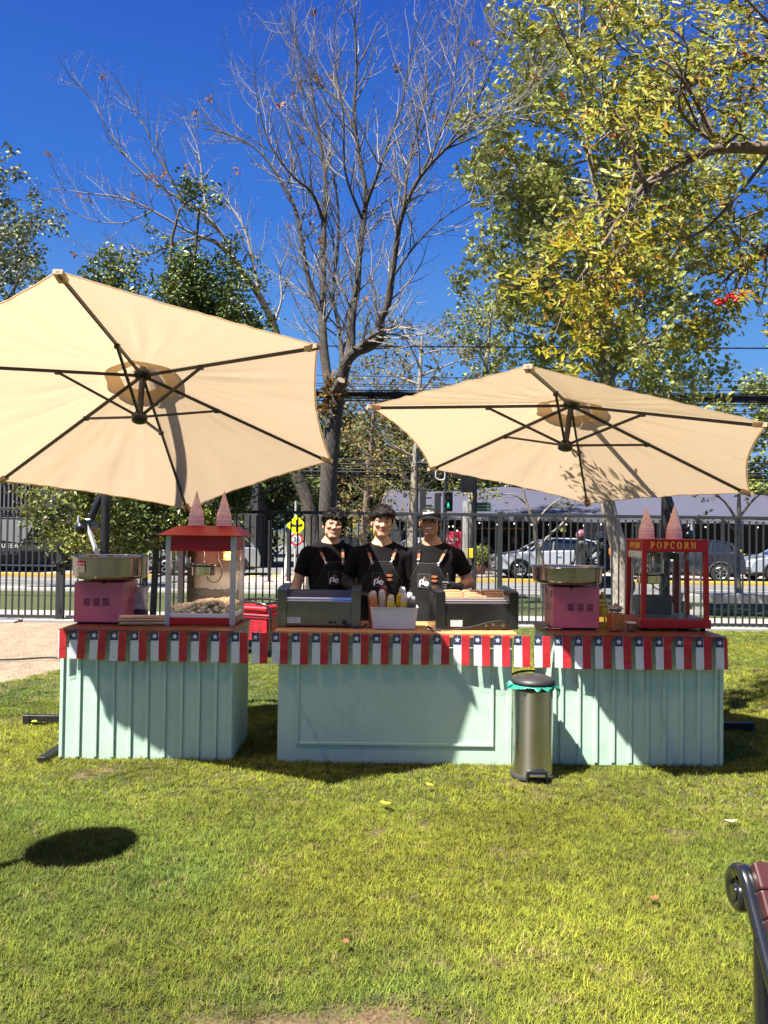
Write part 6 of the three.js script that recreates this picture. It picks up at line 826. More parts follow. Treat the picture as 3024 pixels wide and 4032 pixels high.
{
  let t = thing('signal_pole', 'black signal pole with the lit green walking figure', 'traffic light', [1.6, GY(-20), -20]); const g = -GY(-20), Y = (y) => y + g;
  mesh('pole', [cyl(.05, .045, 3.6, -.0, 0, -.16, 14)], poleM, t);
  mesh('housing', [rbx(.24, .52, .16, .06, Y(2.35), 0, .02), rbx(.16, .5, .14, -.2, Y(2.33), -.1, .02)], poleM, t);
  mesh('unlit_lens', [new THREE.SphereGeometry(.085, 20, 12).scale(1, 1, .35).translate(.06, Y(2.47), .08)], std([.1, .1, .1], .25), t);
  mesh('visor', [Y(2.47), Y(2.24)].map((y) => new THREE.CylinderGeometry(.1, .1, .12, 20, 1, true, -Math.PI / 2, Math.PI).rotateX(Math.PI / 2).rotateZ(Math.PI).translate(.06, y, .13)), std([.015, .015, .015], .5, { side: THREE.DoubleSide }), t);
  mesh('lens', cyl(.086, .086, .01, 0, 0, 0, 24).rotateX(Math.PI / 2).translate(.06, Y(2.24), .083), std([.004, .03, .022], .3), t);
  const fig = [ball(.017, .06, Y(2.304), .1), bar([.06, Y(2.285), .1], [.06, Y(2.235), .1], .034, .01), bar([.045, Y(2.275), .1], [.03, Y(2.235), .1], .012, .01), bar([.075, Y(2.275), .1], [.092, Y(2.235), .1], .012, .01), bar([.055, Y(2.238), .1], [.036, Y(2.175), .1], .016, .01), bar([.065, Y(2.238), .1], [.086, Y(2.175), .1], .016, .01)];
  mesh('lamp_figure', fig, std([.1, .8, .6], .5, { emissive: rgb(.04, .9, .55), emissiveIntensity: .32 }), t);
  t = thing('traffic_light', 'black vehicle traffic light seen from the side on a dark pole', 'traffic light', [.86, GY(-20), -20.3]);
  mesh('pole', cyl(.045, .04, 3.9, 0, 0, 0, 14), poleM, t); mesh('housing', [rbx(.16, .66, .2, .16, Y(2.38), 0, .02)], poleM, t); mesh('visor', [2.58, 2.38, 2.18].map((y) => rbx(.2, .04, .2, .3, Y(y) + .07, 0, .015).rotateZ(0)), poleM, t);
  t = thing('signal_gantry', 'dark horizontal arm with hanging signal heads above the green walking figure', 'traffic light', [1.35, GY(-20), -20.1]); mesh('arm', [rod([-.5, Y(3.35), 0], [1.0, Y(3.3), 0], .045)], poleM, t); mesh('head', [rbx(.24, .3, .2, -.1, Y(3.2), 0, .03)], poleM, t); mesh('head', [rbx(.3, .34, .22, .6, Y(3.15), 0, .03)], poleM, t); mesh('conduit', tube([[-.0, Y(3.2), .1], [.0, Y(2.95), .1], [.2, Y(2.92), .1], [.22, Y(3.25), .1]], .018, 20), M.alu, t); mesh('mast', cyl(.04, .04, 3.3, .25, 0, -.05, 12), poleM, t);
  t = thing('signal_post', 'pale concrete pole with a big black box on top and a yellow button box', 'pole', [2.06, GY(-19.3), -19.3]); mesh('pole', rbx(.15, 2.45, .15, 0, 1.225, 0, .01), conc, t); mesh('control_box', rbx(.33, .75, .26, .03, Y(2.92) - .0, -.02, .015), poleM, t); mesh('button_box', rbx(.15, .24, .12, .1, Y(1.02), .09, .01), std([.72, .52, .02], .5), t); mesh('plate', rbx(.12, .3, .01, -.01, Y(2.18), .082, .002), std([.6, .58, .54], .6), t);
  t = thing('dark_pole', 'slim black pole right beside the pale concrete pole with the button box', 'pole', [2.27, GY(-19.3), -19.25]); mesh('pole', cyl(.06, .055, 3.4, 0, 0, 0, 14), poleM, t);
  t = thing('white_post', 'thin white post behind the forked bare tree trunk', 'post', [-1.22, GY(-19), -19]); mesh('post', cyl(.06, .05, 3.25, 0, 0, 0, 12), M.white, t); mesh('marking_band', [cyl(.0615, .0615, .12, 0, 2.3, 0, 12, true)], std([.3, .3, .3], .7), t);
  t = thing('leaning_post', 'white post leaning to the right beyond the fence, left of the yellow sign', 'post', [-3.45, GY(-26), -26]); mesh('post', bar([0, 0, 0], [.42, 1.75, 0], .13, .13), M.white, t); mesh('cap', bar([.42, 1.76, 0], [.44, 1.84, 0], .15, .15), poleM, t);
  t = thing('dark_pole', 'black post with a square foot on the crossing island', 'pole', [-3.7, GY(-25) + .08, -25]); mesh('pole', [rbx(.1, 2.0, .1, 0, 1, 0, .01)], poleM, t); mesh('foot', rbx(.3, .05, .3, 0, .025, 0, .01), poleM, t);
  t = thing('dark_pole', 'second black post standing close to the leaning white post', 'pole', [-2.98 - .1, GY(-25) + .08, -25.2]); mesh('pole', rbx(.12, 1.95, .12, -.02, .97, 0, .01), poleM, t);
  t = thing('road_sign', 'yellow diamond crossroads sign above the round 30 speed limit sign', 'road sign', [-2.72, GY(-24) + .08, -24]);
  mesh('post', [cyl(.035, .035, 2.6, -.04, 0, -.05, 10)], conc, t);
  const dm = new THREE.Shape(), a = .31; dm.moveTo(0, -a); dm.lineTo(a, 0); dm.lineTo(0, a); dm.lineTo(-a, 0); mesh('diamond', new THREE.ExtrudeGeometry(dm, { depth: .012, bevelEnabled: true, bevelSize: .012, bevelThickness: .003, bevelSegments: 1 }).translate(0, 1.83, 0), std([.80, .75, .0], .5), t);
  mesh('symbol', [bx(.05, .36, .006, 0, 1.83, .02), bx(.34, .05, .007, 0, 1.83, .02), ...[-1, 1].flatMap((s) => [bx(.08, .04, .006, s * .14, 1.865, .0205)])], std([.01, .01, .01], .6), t);
  mesh('limit_plate', cyl(.2, .2, .012, 0, 0, 0, 30).rotateX(Math.PI / 2).translate(0, 1.4, 0), std([.7, .02, .03], .5), t); mesh('limit_face', cyl(.145, .145, .006, 0, 0, 0, 30).rotateX(Math.PI / 2).translate(0, 1.4, .013), M.white, t); mesh('number', text('30', .14, .004, sans).translate(0, 1.4, .0185), std([.01, .01, .01], .6), t);
  t = thing('road_sign', 'small yellow diamond sign far down the side street', 'road sign', [-.1 - .3, GY(-30), -40]); mesh('post', cyl(.04, .04, 2.2, 0, 0, 0, 8), conc, t); mesh('diamond', new THREE.ExtrudeGeometry(dm, { depth: .012, bevelEnabled: false }).translate(0, 1.9, .05), std([.78, .72, 0], .5), t);
  t = thing('concrete_bench', 'long white concrete bench beyond the fence, right of the glass popcorn case', 'bench', [7.9, GY(-15.6), -15.7]); mesh('seat', boxUV(rbx(3.5, .17, .5, 0, .34, 0, .01)), conc, t); for (const s of [-1, 1]) mesh('leg', boxUV(rbx(.26, .26, .44, s * 1.55, .13, 0, .01)), conc, t);
}
// overhead cables
{
  const wires = thing('overhead_cables', 'black overhead cables and wires running along the street', 'cables', [0, 0, 0]), wm = std([.01, .01, .011], .6); let s = 3; const R = rng(8);
  const run = (x0, y0, x1, y1, z, r, sag) => mesh('cable', tube(Array.from({ length: 13 }, (_, k) => { const t = k / 12; return [lerp(x0, x1, t), lerp(y0, y1, t) - sag * 4 * t * (1 - t), z]; }), r, 36, 5), wm, wires);
  run(-22, 5.65, 26, 5.95, -17, .017, .12);
  for (const [y, r] of [[4.62, .03], [4.55, .032], [4.5, .026], [4.68, .014], [4.58, .028], [4.44, .012]]) run(-22, y + .02, 26, y + .1, -17.1 - .1 * R(), r, .02);
  for (const [y, d] of [[6.05, -22], [5.9, -22.3], [5.78, -22], [5.62, -22.5], [5.5, -22], [5.35, -22.2], [5.18, -22.2]]) run(-24, y + .35 * R(), 30, y + .2 - .5 * R(), d, .012, .25);
  for (const [y, d] of [[4.45, -30], [4.3, -30.2], [4.12, -30.1], [3.98, -30], [3.9, -30.2], [3.84, -30.1]]) run(-24, y, 32, y + .15 * R(), d, .028, .12 + .1 * R());
}
// ---------------------------------------------------------------- terrace with the big awning across the street
{
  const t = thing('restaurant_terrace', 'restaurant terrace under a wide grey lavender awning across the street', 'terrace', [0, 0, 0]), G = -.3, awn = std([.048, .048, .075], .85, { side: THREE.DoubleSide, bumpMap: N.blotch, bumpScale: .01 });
  const X0 = -.4, X1 = 24;
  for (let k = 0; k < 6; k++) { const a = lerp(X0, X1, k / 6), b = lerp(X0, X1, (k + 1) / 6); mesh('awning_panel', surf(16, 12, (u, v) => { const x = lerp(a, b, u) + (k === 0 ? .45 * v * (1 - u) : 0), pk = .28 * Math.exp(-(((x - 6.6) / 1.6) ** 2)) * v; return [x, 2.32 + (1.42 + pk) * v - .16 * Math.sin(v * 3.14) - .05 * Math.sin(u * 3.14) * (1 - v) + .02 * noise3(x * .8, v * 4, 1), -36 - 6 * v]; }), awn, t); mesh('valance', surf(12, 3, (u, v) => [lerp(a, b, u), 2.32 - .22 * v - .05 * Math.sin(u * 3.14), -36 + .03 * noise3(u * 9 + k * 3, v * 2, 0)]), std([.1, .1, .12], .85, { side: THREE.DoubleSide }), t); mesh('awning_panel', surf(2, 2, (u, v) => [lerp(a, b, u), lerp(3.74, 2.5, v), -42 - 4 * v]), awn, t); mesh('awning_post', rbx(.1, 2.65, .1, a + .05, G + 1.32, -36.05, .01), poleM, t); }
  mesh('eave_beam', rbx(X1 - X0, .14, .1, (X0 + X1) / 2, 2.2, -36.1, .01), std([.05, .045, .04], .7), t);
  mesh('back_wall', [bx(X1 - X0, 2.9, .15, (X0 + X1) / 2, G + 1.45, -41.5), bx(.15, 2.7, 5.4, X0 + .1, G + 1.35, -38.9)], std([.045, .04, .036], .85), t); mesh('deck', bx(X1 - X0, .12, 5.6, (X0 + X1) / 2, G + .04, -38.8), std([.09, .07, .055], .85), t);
  const tile = std([.42, .14, .05], .75, { map: MOT.dirt }), R = rng(44); for (let k = 0; k < 22; k++) mesh('roof_plank', rbx(.13, .05, 1.0, 3.6 + k * .15, 1.72 + .006 * R(), -37.6, .01).rotateX(.0), tile, t);
  const gl = phys([.7, .8, .75], .06, { transmission: .85, thickness: 0 }); for (let k = 0; k < 4; k++) { mesh('glass_screen', surf(1, 1, (u, v) => [.3 + k * .85 + u * .8, G + .1 + v * 1.75, -36.4]), gl, t); mesh('screen_frame', [bx(.04, 1.8, .05, .28 + k * .85, G + .95, -36.4), bx(.82, .04, .05, .7 + k * .85, G + 1.87, -36.4), bx(.82, .04, .05, .7 + k * .85, G + .75, -36.4)], poleM, t); }
  mesh('railing', [bx(15, .05, .05, 11, G + .95, -36.3), bx(15, .05, .05, 11, G + .5, -36.3), ...Array.from({ length: 16 }, (_, k) => bx(.05, .95, .05, 3.7 + k, G + .5, -36.3))], poleM, t);
  const drape = std([.17, .165, .2], .9, { side: THREE.DoubleSide }); for (const [x, w, s] of [[9.6, .9, 1], [11.4, 1.1, -1], [13.2, .9, 1]]) mesh('curtain', surf(40, 10, (u, v) => { const q = lerp(1, .35 + .3 * Math.abs(v - .5), smooth(0, .65, v)), X = s * (u * w * q); return [x + X, 2.1 - v * 2.1, -37.2 + .06 * Math.sin(u * 38) * (1 - .4 * v)]; }), drape, t);
  mesh('shelf', [bx(5, .06, .3, 7, .9, -41.2), bx(5, .06, .3, 7, .3, -41.2), bx(.1, 2, .3, 4.5, .7, -41.2), bx(.1, 2, .3, 9.5, .7, -41.2)], std([.13, .08, .05], .8), t);
  for (const [x, m] of [[5.4, [.3, .28, .25]], [6.1, [.36, .09, .03]], [7.0, [.22, .2, .18]], [8.0, [.3, .2, .1]], [9.0, [.12, .12, .12]], [15.4, [.2, .2, .2]], [16.8, [.35, .2, .1]]]) mesh('shelf_box', rbx(.4, .34, .25, x, 1.1, -41.1, .02), std(m, .8), t);
  const b = thing('string_lights', 'string of small round white bulbs under the grey awning', 'string lights', [0, 0, 0]), bm = std([.9, .88, .8], .3, { emissive: rgb(1, .9, .7), emissiveIntensity: .9 }), bg = ball(.035, 0, 0, 0, 10, 8); mesh('wire', tube(Array.from({ length: 40 }, (_, k) => [.3 + k * .5, 2.06 - .08 * Math.abs(Math.sin(k * .8)), -36.25]), .008, 120, 4), poleM, b); for (let k = 0; k < 24; k++) { const m = mesh('bulb', bg, bm, b); m.position.set(.4 + k * .82, 1.98 - .08 * Math.abs(Math.sin(k * 1.3)), -36.25); }
  const r2 = thing('string_lights', 'slack row of bulbs dropping towards the red banner', 'string lights', [0, 0, 0]); for (let k = 0; k < 7; k++) { const m = mesh('bulb', bg, bm, r2); m.position.set(2.6 + k * .2, 1.95 - k * .09 + .1 * (k % 2), -35.6); } mesh('wire', tube([[2.5, 2.05, -35.6], [3.2, 1.72, -35.6], [3.9, 1.4, -35.6]], .006, 16, 4), poleM, r2);
  const rs = thing('red_banner', 'red banner with white lettering behind the person in a cap', 'banner', [3.05, 1.2, -33.2]); mesh('cloth', surf(8, 8, (u, v) => [(u - .5) * 1.0, (v - .5) * .7, .02 * Math.sin(u * 8)]), std([.6, .015, .05], .7, { side: THREE.DoubleSide }), rs); mesh('lettering', [text('GALOS', .12, .004, sans).translate(-.1, .02, .035), text('MENU', .08, .004, sans).translate(-.15, -.14, .035)], M.white, rs); mesh('pole', [cyl(.03, .03, 1.9, -.52, -1.5, 0), cyl(.03, .03, 1.9, .52, -1.5, 0)], poleM, rs);
  const pp = thing('closed_parasol', 'closed black parasol under the awning, between the two people on the right', 'parasol', [.95, G, -34.8]); mesh('cloth', lathe([[.02, 2.05], [.08, 2.0], [.16, 1.5], [.28, .75], [.2, .72], [.03, .75]], 14), std([.012, .012, .014], .85), pp); mesh('pole', cyl(.03, .03, 2.1, 0, 0, 0, 10), poleM, pp);
  for (const [x, z, l] of [[4.2, -33.6, 'leafy potted shrub left of the silver parked car'], [14.1, -33.5, 'leafy potted shrub between the dark car and the right silver car'], [15.2, -33.6, 'yellow green potted shrub behind the young tree at the right'], [3.3, -33.8, 'low dark shrub at the foot of the red banner']]) { const s = thing('potted_shrub', l, 'shrub', [x, G, z]), Q = rng(x * 10 | 0), P = []; mesh('pot', lathe([[0, 0], [.22, 0], [.28, .4], [.24, .4], [.2, .34], [0, .34]], 18), std([.22, .09, .05], .8), s); for (let k = 0; k < 160; k++) { const d = V(Q() - .5, Q() - .5, Q() - .5).normalize().multiplyScalar(.45 * Math.cbrt(Q())); P.push([d.x, .85 + d.y, d.z]); } foliage('leaves', smallLeaf, leafM(.3, .5), P, Q, .1, softGreen, s, 1, .03); }
  const ap = thing('apartment_building', 'pale apartment block with white balcony rails far behind the awning', 'building', [14, 0, -85]); mesh('wall', boxUV(bx(16, 9, 8, 0, 4.2, 0)), std([.6, .58, .55], .85), ap); for (let f = 0; f < 3; f++) for (let k = 0; k < 5; k++) { const w = mesh('window', bx(1.7, 1.4, .1, -6 + k * 3, 1.9 + f * 2.8, 4.02), std([.05, .06, .07], .2), ap); if (k % 2) mesh('balcony', [bx(2.3, .1, .9, -6 + k * 3, 1.0 + f * 2.8, 4.5), ...Array.from({ length: 12 }, (_, q) => bx(.05, .9, .05, -7.05 + k * 3 + q * .19, 1.5 + f * 2.8, 4.9)), bx(2.3, .07, .07, -6 + k * 3, 1.95 + f * 2.8, 4.9)], M.white, ap); }
}
{ // dark kiosk and striped wall at the far left
  const t = thing('black_kiosk', 'black kiosk with white lettering behind the left fence', 'kiosk', [-15.5, -.24, -32.5]); mesh('wall', boxUV(rbx(4.4, 1.75, 2.2, 0, .9, 0, .02)), std([.02, .02, .021], .6), t); mesh('roof', rbx(4.8, .1, 2.6, 0, 1.82, 0, .02), std([.04, .04, .04], .6), t);
  mesh('lettering', [text('PRUEBA', .2, .01, sans).translate(.1, 1.0, 1.106), text('NUESTROS', .18, .01, sans).translate(.1, .72, 1.106)], std([.35, .35, .35], .7), t); mesh('emblem', new THREE.TorusGeometry(.16, .025, 6, 24).translate(.1, 1.4, 1.11), std([.4, .4, .4], .6), t); mesh('counter_shelf', rbx(4.6, .06, .5, 0, .22, 1.3, .01), M.alu, t);
  const a = thing('fabric_canopy', 'grey canopy edge above the black kiosk', 'canopy', [-15.8, 1.6, -30.9]); mesh('cloth', surf(10, 4, (u, v) => [lerp(-2.2, 1.9, u), .35 - .5 * v - .55 * u * v, v * 1.3]), std([.035, .035, .037], .8, { side: THREE.DoubleSide }), a); mesh('pole', [cyl(.03, .03, 1.8, 1.8, -1.85, 1.2), cyl(.03, .03, 1.9, -2.1, -1.85, 1.2)], poleM, a);
  const b = thing('dark_building', 'dark low building with a striped pale wall at the far left', 'building', [-17, -.3, -38]); mesh('wall', boxUV(bx(16, 4.1, 5, 3, 2.05, -1)), std([.035, .034, .036], .8), b); for (let k = 0; k < 26; k++) mesh('slat', rbx(.09, 1.5, .06, -4.8 + k * .2, 3.2, 1.55, .01), std([.075, .075, .08], .7), b);
  const w = thing('site_wall', 'dark garden wall along the far side of the street behind the evergreen', 'wall', [-9.6, -.3, -36.5]); mesh('wall', boxUV(bx(6, 1.9, .3, 0, .95, 0)), std([.05, .05, .05], .9), w);
}
// ---------------------------------------------------------------- cars and motorcycle
const tyreM = std([.014, .014, .014], .9), rimM = std([.5, .5, .51], .3, { metalness: .9 }), glassM = phys([.012, .015, .02], .06, { clearcoat: 1, clearcoatRoughness: .03 });
function wheel(t, x, y, z, r) { const w = mesh('wheel', lathe([[r * .62, -.1], [r * .95, -.105], [r, -.07], [r, .07], [r * .95, .105], [r * .62, .1]], 28).rotateX(Math.PI / 2).translate(x, y, z), tyreM, t), s = Math.sign(z); mesh('rim', [new THREE.TorusGeometry(r * .62, .025, 8, 28).translate(x, y, z + s * .095), ...Array.from({ length: 7 }, (_, k) => bar([x, y, z + s * .1], [x + r * .6 * Math.cos(k * .8976), y + r * .6 * Math.sin(k * .8976), z + s * .085], .05, .03)), cyl(.05, .05, .04, 0, 0, 0, 12).rotateX(Math.PI / 2).translate(x, y, z + s * .09)], rimM, w); }
function car(label, x, z, ry, paint, h = 1, group) {
  const t = thing('parked_car', label, 'car', [x, -.3, z], ry), pm = phys(paint, .3, { clearcoat: 1, clearcoatRoughness: .08, metalness: .35 }), L = 4.5, sh = new THREE.Shape(); // front at -x
  const P = [[-2.24, .42], [-2.27, .62], [-2.22, .80], [-2.05, .92], [-1.1, 1.06], [.2, 1.12], [1.9, 1.14], [2.12, 1.08], [2.22, .8], [2.2, .42]]; P.forEach((p, i) => i ? sh.lineTo(p[0], p[1] * h) : sh.moveTo(p[0], p[1] * h)); for (const c of [1.36, -1.36]) { sh.lineTo(c + .42, .42); sh.absarc(c, .37, .42, .1, Math.PI - .1, false); sh.lineTo(c - .42, .42); } sh.lineTo(-2.24, .42);
  mesh('body', new THREE.ExtrudeGeometry(sh, { depth: 1.66, bevelEnabled: true, bevelSize: .05, bevelThickness: .07, bevelSegments: 3, curveSegments: 12 }).translate(0, -.02, -.83), pm, t);
  const cab = (pts, w0, w1, m, name) => { const s = new THREE.Shape(); pts.forEach((p, i) => i ? s.lineTo(...p) : s.moveTo(...p)); const g = new THREE.ExtrudeGeometry(s, { depth: 2, bevelEnabled: false, curveSegments: 8 }).translate(0, 0, -1), p = g.attributes.position; for (let i = 0; i < p.count; i++) { const k = clamp((p.getY(i) - 1.05) / .6); p.setXYZ(i, p.getX(i), p.getY(i) * h, p.getZ(i) * lerp(w0, w1, k)); } g.computeVertexNormals(); return mesh(name, g, m, t); };
  cab([[-1.15, 1.05], [-.35, 1.52], [.1, 1.6], [1.2, 1.6], [1.75, 1.5], [2.12, 1.08]], .80, .62, glassM, 'window_glass');
  cab([[-.42, 1.5], [.05, 1.6], [.2, 1.645], [1.2, 1.645], [1.85, 1.52], [1.72, 1.5], [1.2, 1.605], [.1, 1.605], [-.3, 1.53]], .83, .65, pm, 'roof');
  for (const s of [-1, 1]) { for (const [a, b] of [[-.02, .06], [.98, 1.06]]) mesh('pillar', bar([a, 1.06 * h, s * .81], [b + .02, 1.6 * h, s * .645], .07, .02), a > .5 ? pm : M.black, t); mesh('pillar', bar([-1.12, 1.06 * h, s * .79], [-.36, 1.53 * h, s * .66], .06, .04), pm, t); mesh('pillar', bar([2.06, 1.1 * h, s * .79], [1.72, 1.52 * h, s * .66], .22, .04), pm, t);
    mesh('door_seam', [bx(.012, .62, .006, -.62, .72, s * .903), bx(.012, .62, .006, .42, .72, s * .903), bx(.012, .6, .006, 1.3, .75, s * .903)], M.black, t); for (const q of [.2, 1.12]) mesh('door_handle', rbx(.2, .03, .03, q, .92 * h, s * .91, .01), pm, t); mesh('mirror', rbx(.12, .13, .2, -.72, 1.13 * h, s * .98, .04), pm, t);
    mesh('cladding', [...[1.36, -1.36].map((c) => new THREE.TorusGeometry(.41, .045, 8, 20, Math.PI).translate(c, .37, s * .9)), rbx(1.9, .14, .05, 0, .42, s * .895, .02)], M.rubber, t); mesh('headlight', rbx(.34, .1, .28, -2.08, .83 * h, s * .66, .04), phys([.7, .72, .75], .08, { clearcoat: 1 }), t); mesh('tail_light', rbx(.2, .13, .34, 2.1, .95 * h, s * .64, .03), phys([.35, .01, .015], .15, { clearcoat: 1 }), t); }
  mesh('grille', rbx(.06, .28, .8, -2.27, .66 * h, 0, .03), M.blackGloss, t); mesh('bumper', [rbx(.14, .18, 1.7, 2.2, .48, 0, .05), rbx(.12, .16, 1.7, -2.24, .45, 0, .05)], M.rubber, t); mesh('number_plate', [rbx(.02, .12, .42, 2.275, .7, 0, .004), rbx(.02, .11, .42, -2.31, .48, 0, .004)], M.white, t);
  mesh('underbody', bx(4.1, .22, 1.5, 0, .33, 0), M.black, t);
  for (const q of [-1.36, 1.36]) for (const s of [-1, 1]) wheel(t, q, .36, s * .82, .36);
  return t;
}
const silver = [.52, .55, .6];
car('silver car parked across the street behind the right pink machine', 6.75, -31.6, 0.05, silver, 1.0);
car('dark car seen from behind, right of the glass popcorn case', 12.1, -31.2, -.32, [.015, .02, .035], 1);
car('silver car at the right edge of the picture', 16.9, -31.6, .03, [.42, .46, .52], .96);
car('small dark car far down the side street', -1.6, -44, 1.3, [.02, .025, .03], .95);
car('white car half hidden behind the person in a cap', 1.6, -33.6, .5, [.66, .67, .68], .95);
car('pale car in the shade behind the evergreen tree on the left', -7.3, -31.2, .2, [.3, .32, .34], .96);
{ // two riders and a motorcycle on the street
  const jacket = std([.014, .014, .017], .6), jeans = std([.02, .026, .06], .85);
  const m = thing('motorcycle', 'black delivery motorcycle with an orange framed box, behind the right pink machine', 'motorcycle', [5.85, GY(-20), -20.4], .25);
  const ty = (x) => lathe([[.2, -.05], [.29, -.05], [.305, 0], [.29, .05], [.2, .05]], 26).rotateX(Math.PI / 2).translate(x, .305, 0); mesh('wheel', ty(-.62), tyreM, m); mesh('wheel', ty(.62), tyreM, m);
  mesh('frame', [limb([[-.62, .3, 0, .03], [-.45, .7, 0, .035], [-.38, .95, 0, .03]], 8), limb([[.62, .3, 0, .03], [.1, .4, 0, .06], [-.4, .7, 0, .04]], 8), rbx(.45, .32, .24, 0, .42, 0, .05), rod([-.4, .98, -.3], [-.4, .98, .3], .018), ball(.09, -.5, .85, 0)], M.black, m); mesh('tank', new THREE.SphereGeometry(.2, 18, 12).scale(1.3, .75, .75).translate(-.12, .78, 0), M.blackGloss, m); mesh('seat', rbx(.6, .1, .24, .32, .78, 0, .04), M.rubber, m); mesh('tail_lamp', rbx(.05, .06, .1, .7, .74, 0, .01), std([.4, .01, .01], .3), m); mesh('number_plate', rbx(.01, .13, .2, .76, .58, 0, .003), M.white, m);
  mesh('delivery_box', rbx(.42, .4, .42, .5, 1.1, 0, .03), std([.02, .02, .022], .6), m); mesh('box_frame', [[-1, -1], [-1, 1], [1, -1], [1, 1]].flatMap(([a, b]) => [rbx(.04, .44, .04, .5 + a * .21, 1.1, b * .21, .008)]).concat([-1, 1].flatMap((s) => [rbx(.46, .04, .04, .5, 1.1 + s * .2, .21, .008), rbx(.04, .04, .42, .5 - .21, 1.1 + s * .2, 0, .008), rbx(.04, .04, .42, .71, 1.1 + s * .2, 0, .008)])), std([.75, .17, .02], .5), m);
  const rider = (label, x, y, z, ry, seated, hel) => { const t = thing('person', label, 'person', [x, y, z], ry), J = seated ? { hip: [0, .86, 0], kn: [-.38, .72, .16], ft: [-.22, .3, .17], sh: [-.08, 1.36, 0], el: [-.3, 1.12, .24], wr: [-.55, 1.0, .24], hd: [-.12, 1.62, 0] } : { hip: [0, .9, 0], kn: [.02, .5, .1], ft: [0, .08, .1], sh: [0, 1.4, 0], el: [.03, 1.12, .24], wr: [-.1, .92, .22], hd: [-.02, 1.66, 0] };
    const f = (x2, y2, z2) => { const Z = Math.abs(z2); let d = cap(x2, y2, z2, [...J.hip, .15], [...J.sh, .15]); d = smin(d, cap(x2, y2, Z, [J.sh[0], J.sh[1] + .02, .12, .075], [J.sh[0], J.sh[1] + .02, .16, .07]), .05); d = smin(d, cap(x2, y2, Z, [J.sh[0], J.sh[1], .19, .065], [...J.el, .05]), .04); d = smin(d, cap(x2, y2, Z, [...J.el, .05], [...J.wr, .038]), .03); d = smin(d, cap(x2, y2, Z, [J.wr[0], J.wr[1], J.wr[2], .04], [J.wr[0] - .07, J.wr[1], J.wr[2], .036]), .02); d = smin(d, cap(x2, y2, z2, [...J.sh, .06], [J.hd[0], J.hd[1] - .06, 0, .06]), .05); return d + .006 * noise3(x2 * 12, y2 * 9, z2 * 12); };
    mesh('body', sdfMesh(f, [-.75, .68, -.42], [.3, 1.62, .42], .018), jacket, t); mesh('trousers', sdfMesh((x2, y2, z2) => { const Z = Math.abs(z2); return smin(smin(ell(x2, y2, z2, J.hip, [.15, .13, .17]), cap(x2, y2, Z, [J.hip[0], J.hip[1] - .02, .09, .095], [...J.kn, .07]), .05), cap(x2, y2, Z, [...J.kn, .07], [...J.ft, .05]), .03); }, [-.5, .02, -.3], [.25, 1.06, .3], .02), jeans, t);
    for (const s of [-1, 1]) mesh('shoe', ell0([J.ft[0] - .06, J.ft[1] - .02, s * J.ft[2]], [.14, .05, .055]), shoeMat, t);
    mesh('helmet', [new THREE.SphereGeometry(.14, 24, 18).scale(1.08, 1.05, .92).translate(...J.hd)], hel, t); mesh('visor', new THREE.SphereGeometry(.142, 20, 10, Math.PI * .72, Math.PI * .56, 1.25, .55).scale(1.1, 1.05, .93).translate(...J.hd), glassM, t); };
  const ell0 = (c, r) => new THREE.SphereGeometry(1, 16, 12).scale(...r).translate(...c);
  rider('rider in dark jacket sitting on the motorcycle with the orange box', 5.85, GY(-20), -20.4, .25, true, phys([.03, .03, .035], .15, { clearcoat: 1 }));
  rider('person in dark clothes and patterned helmet standing left of the motorcycle', 5.2, GY(-20), -20.2, .5, false, phys([.35, .12, .14], .2, { clearcoat: 1, map: MOT.strong }));
}
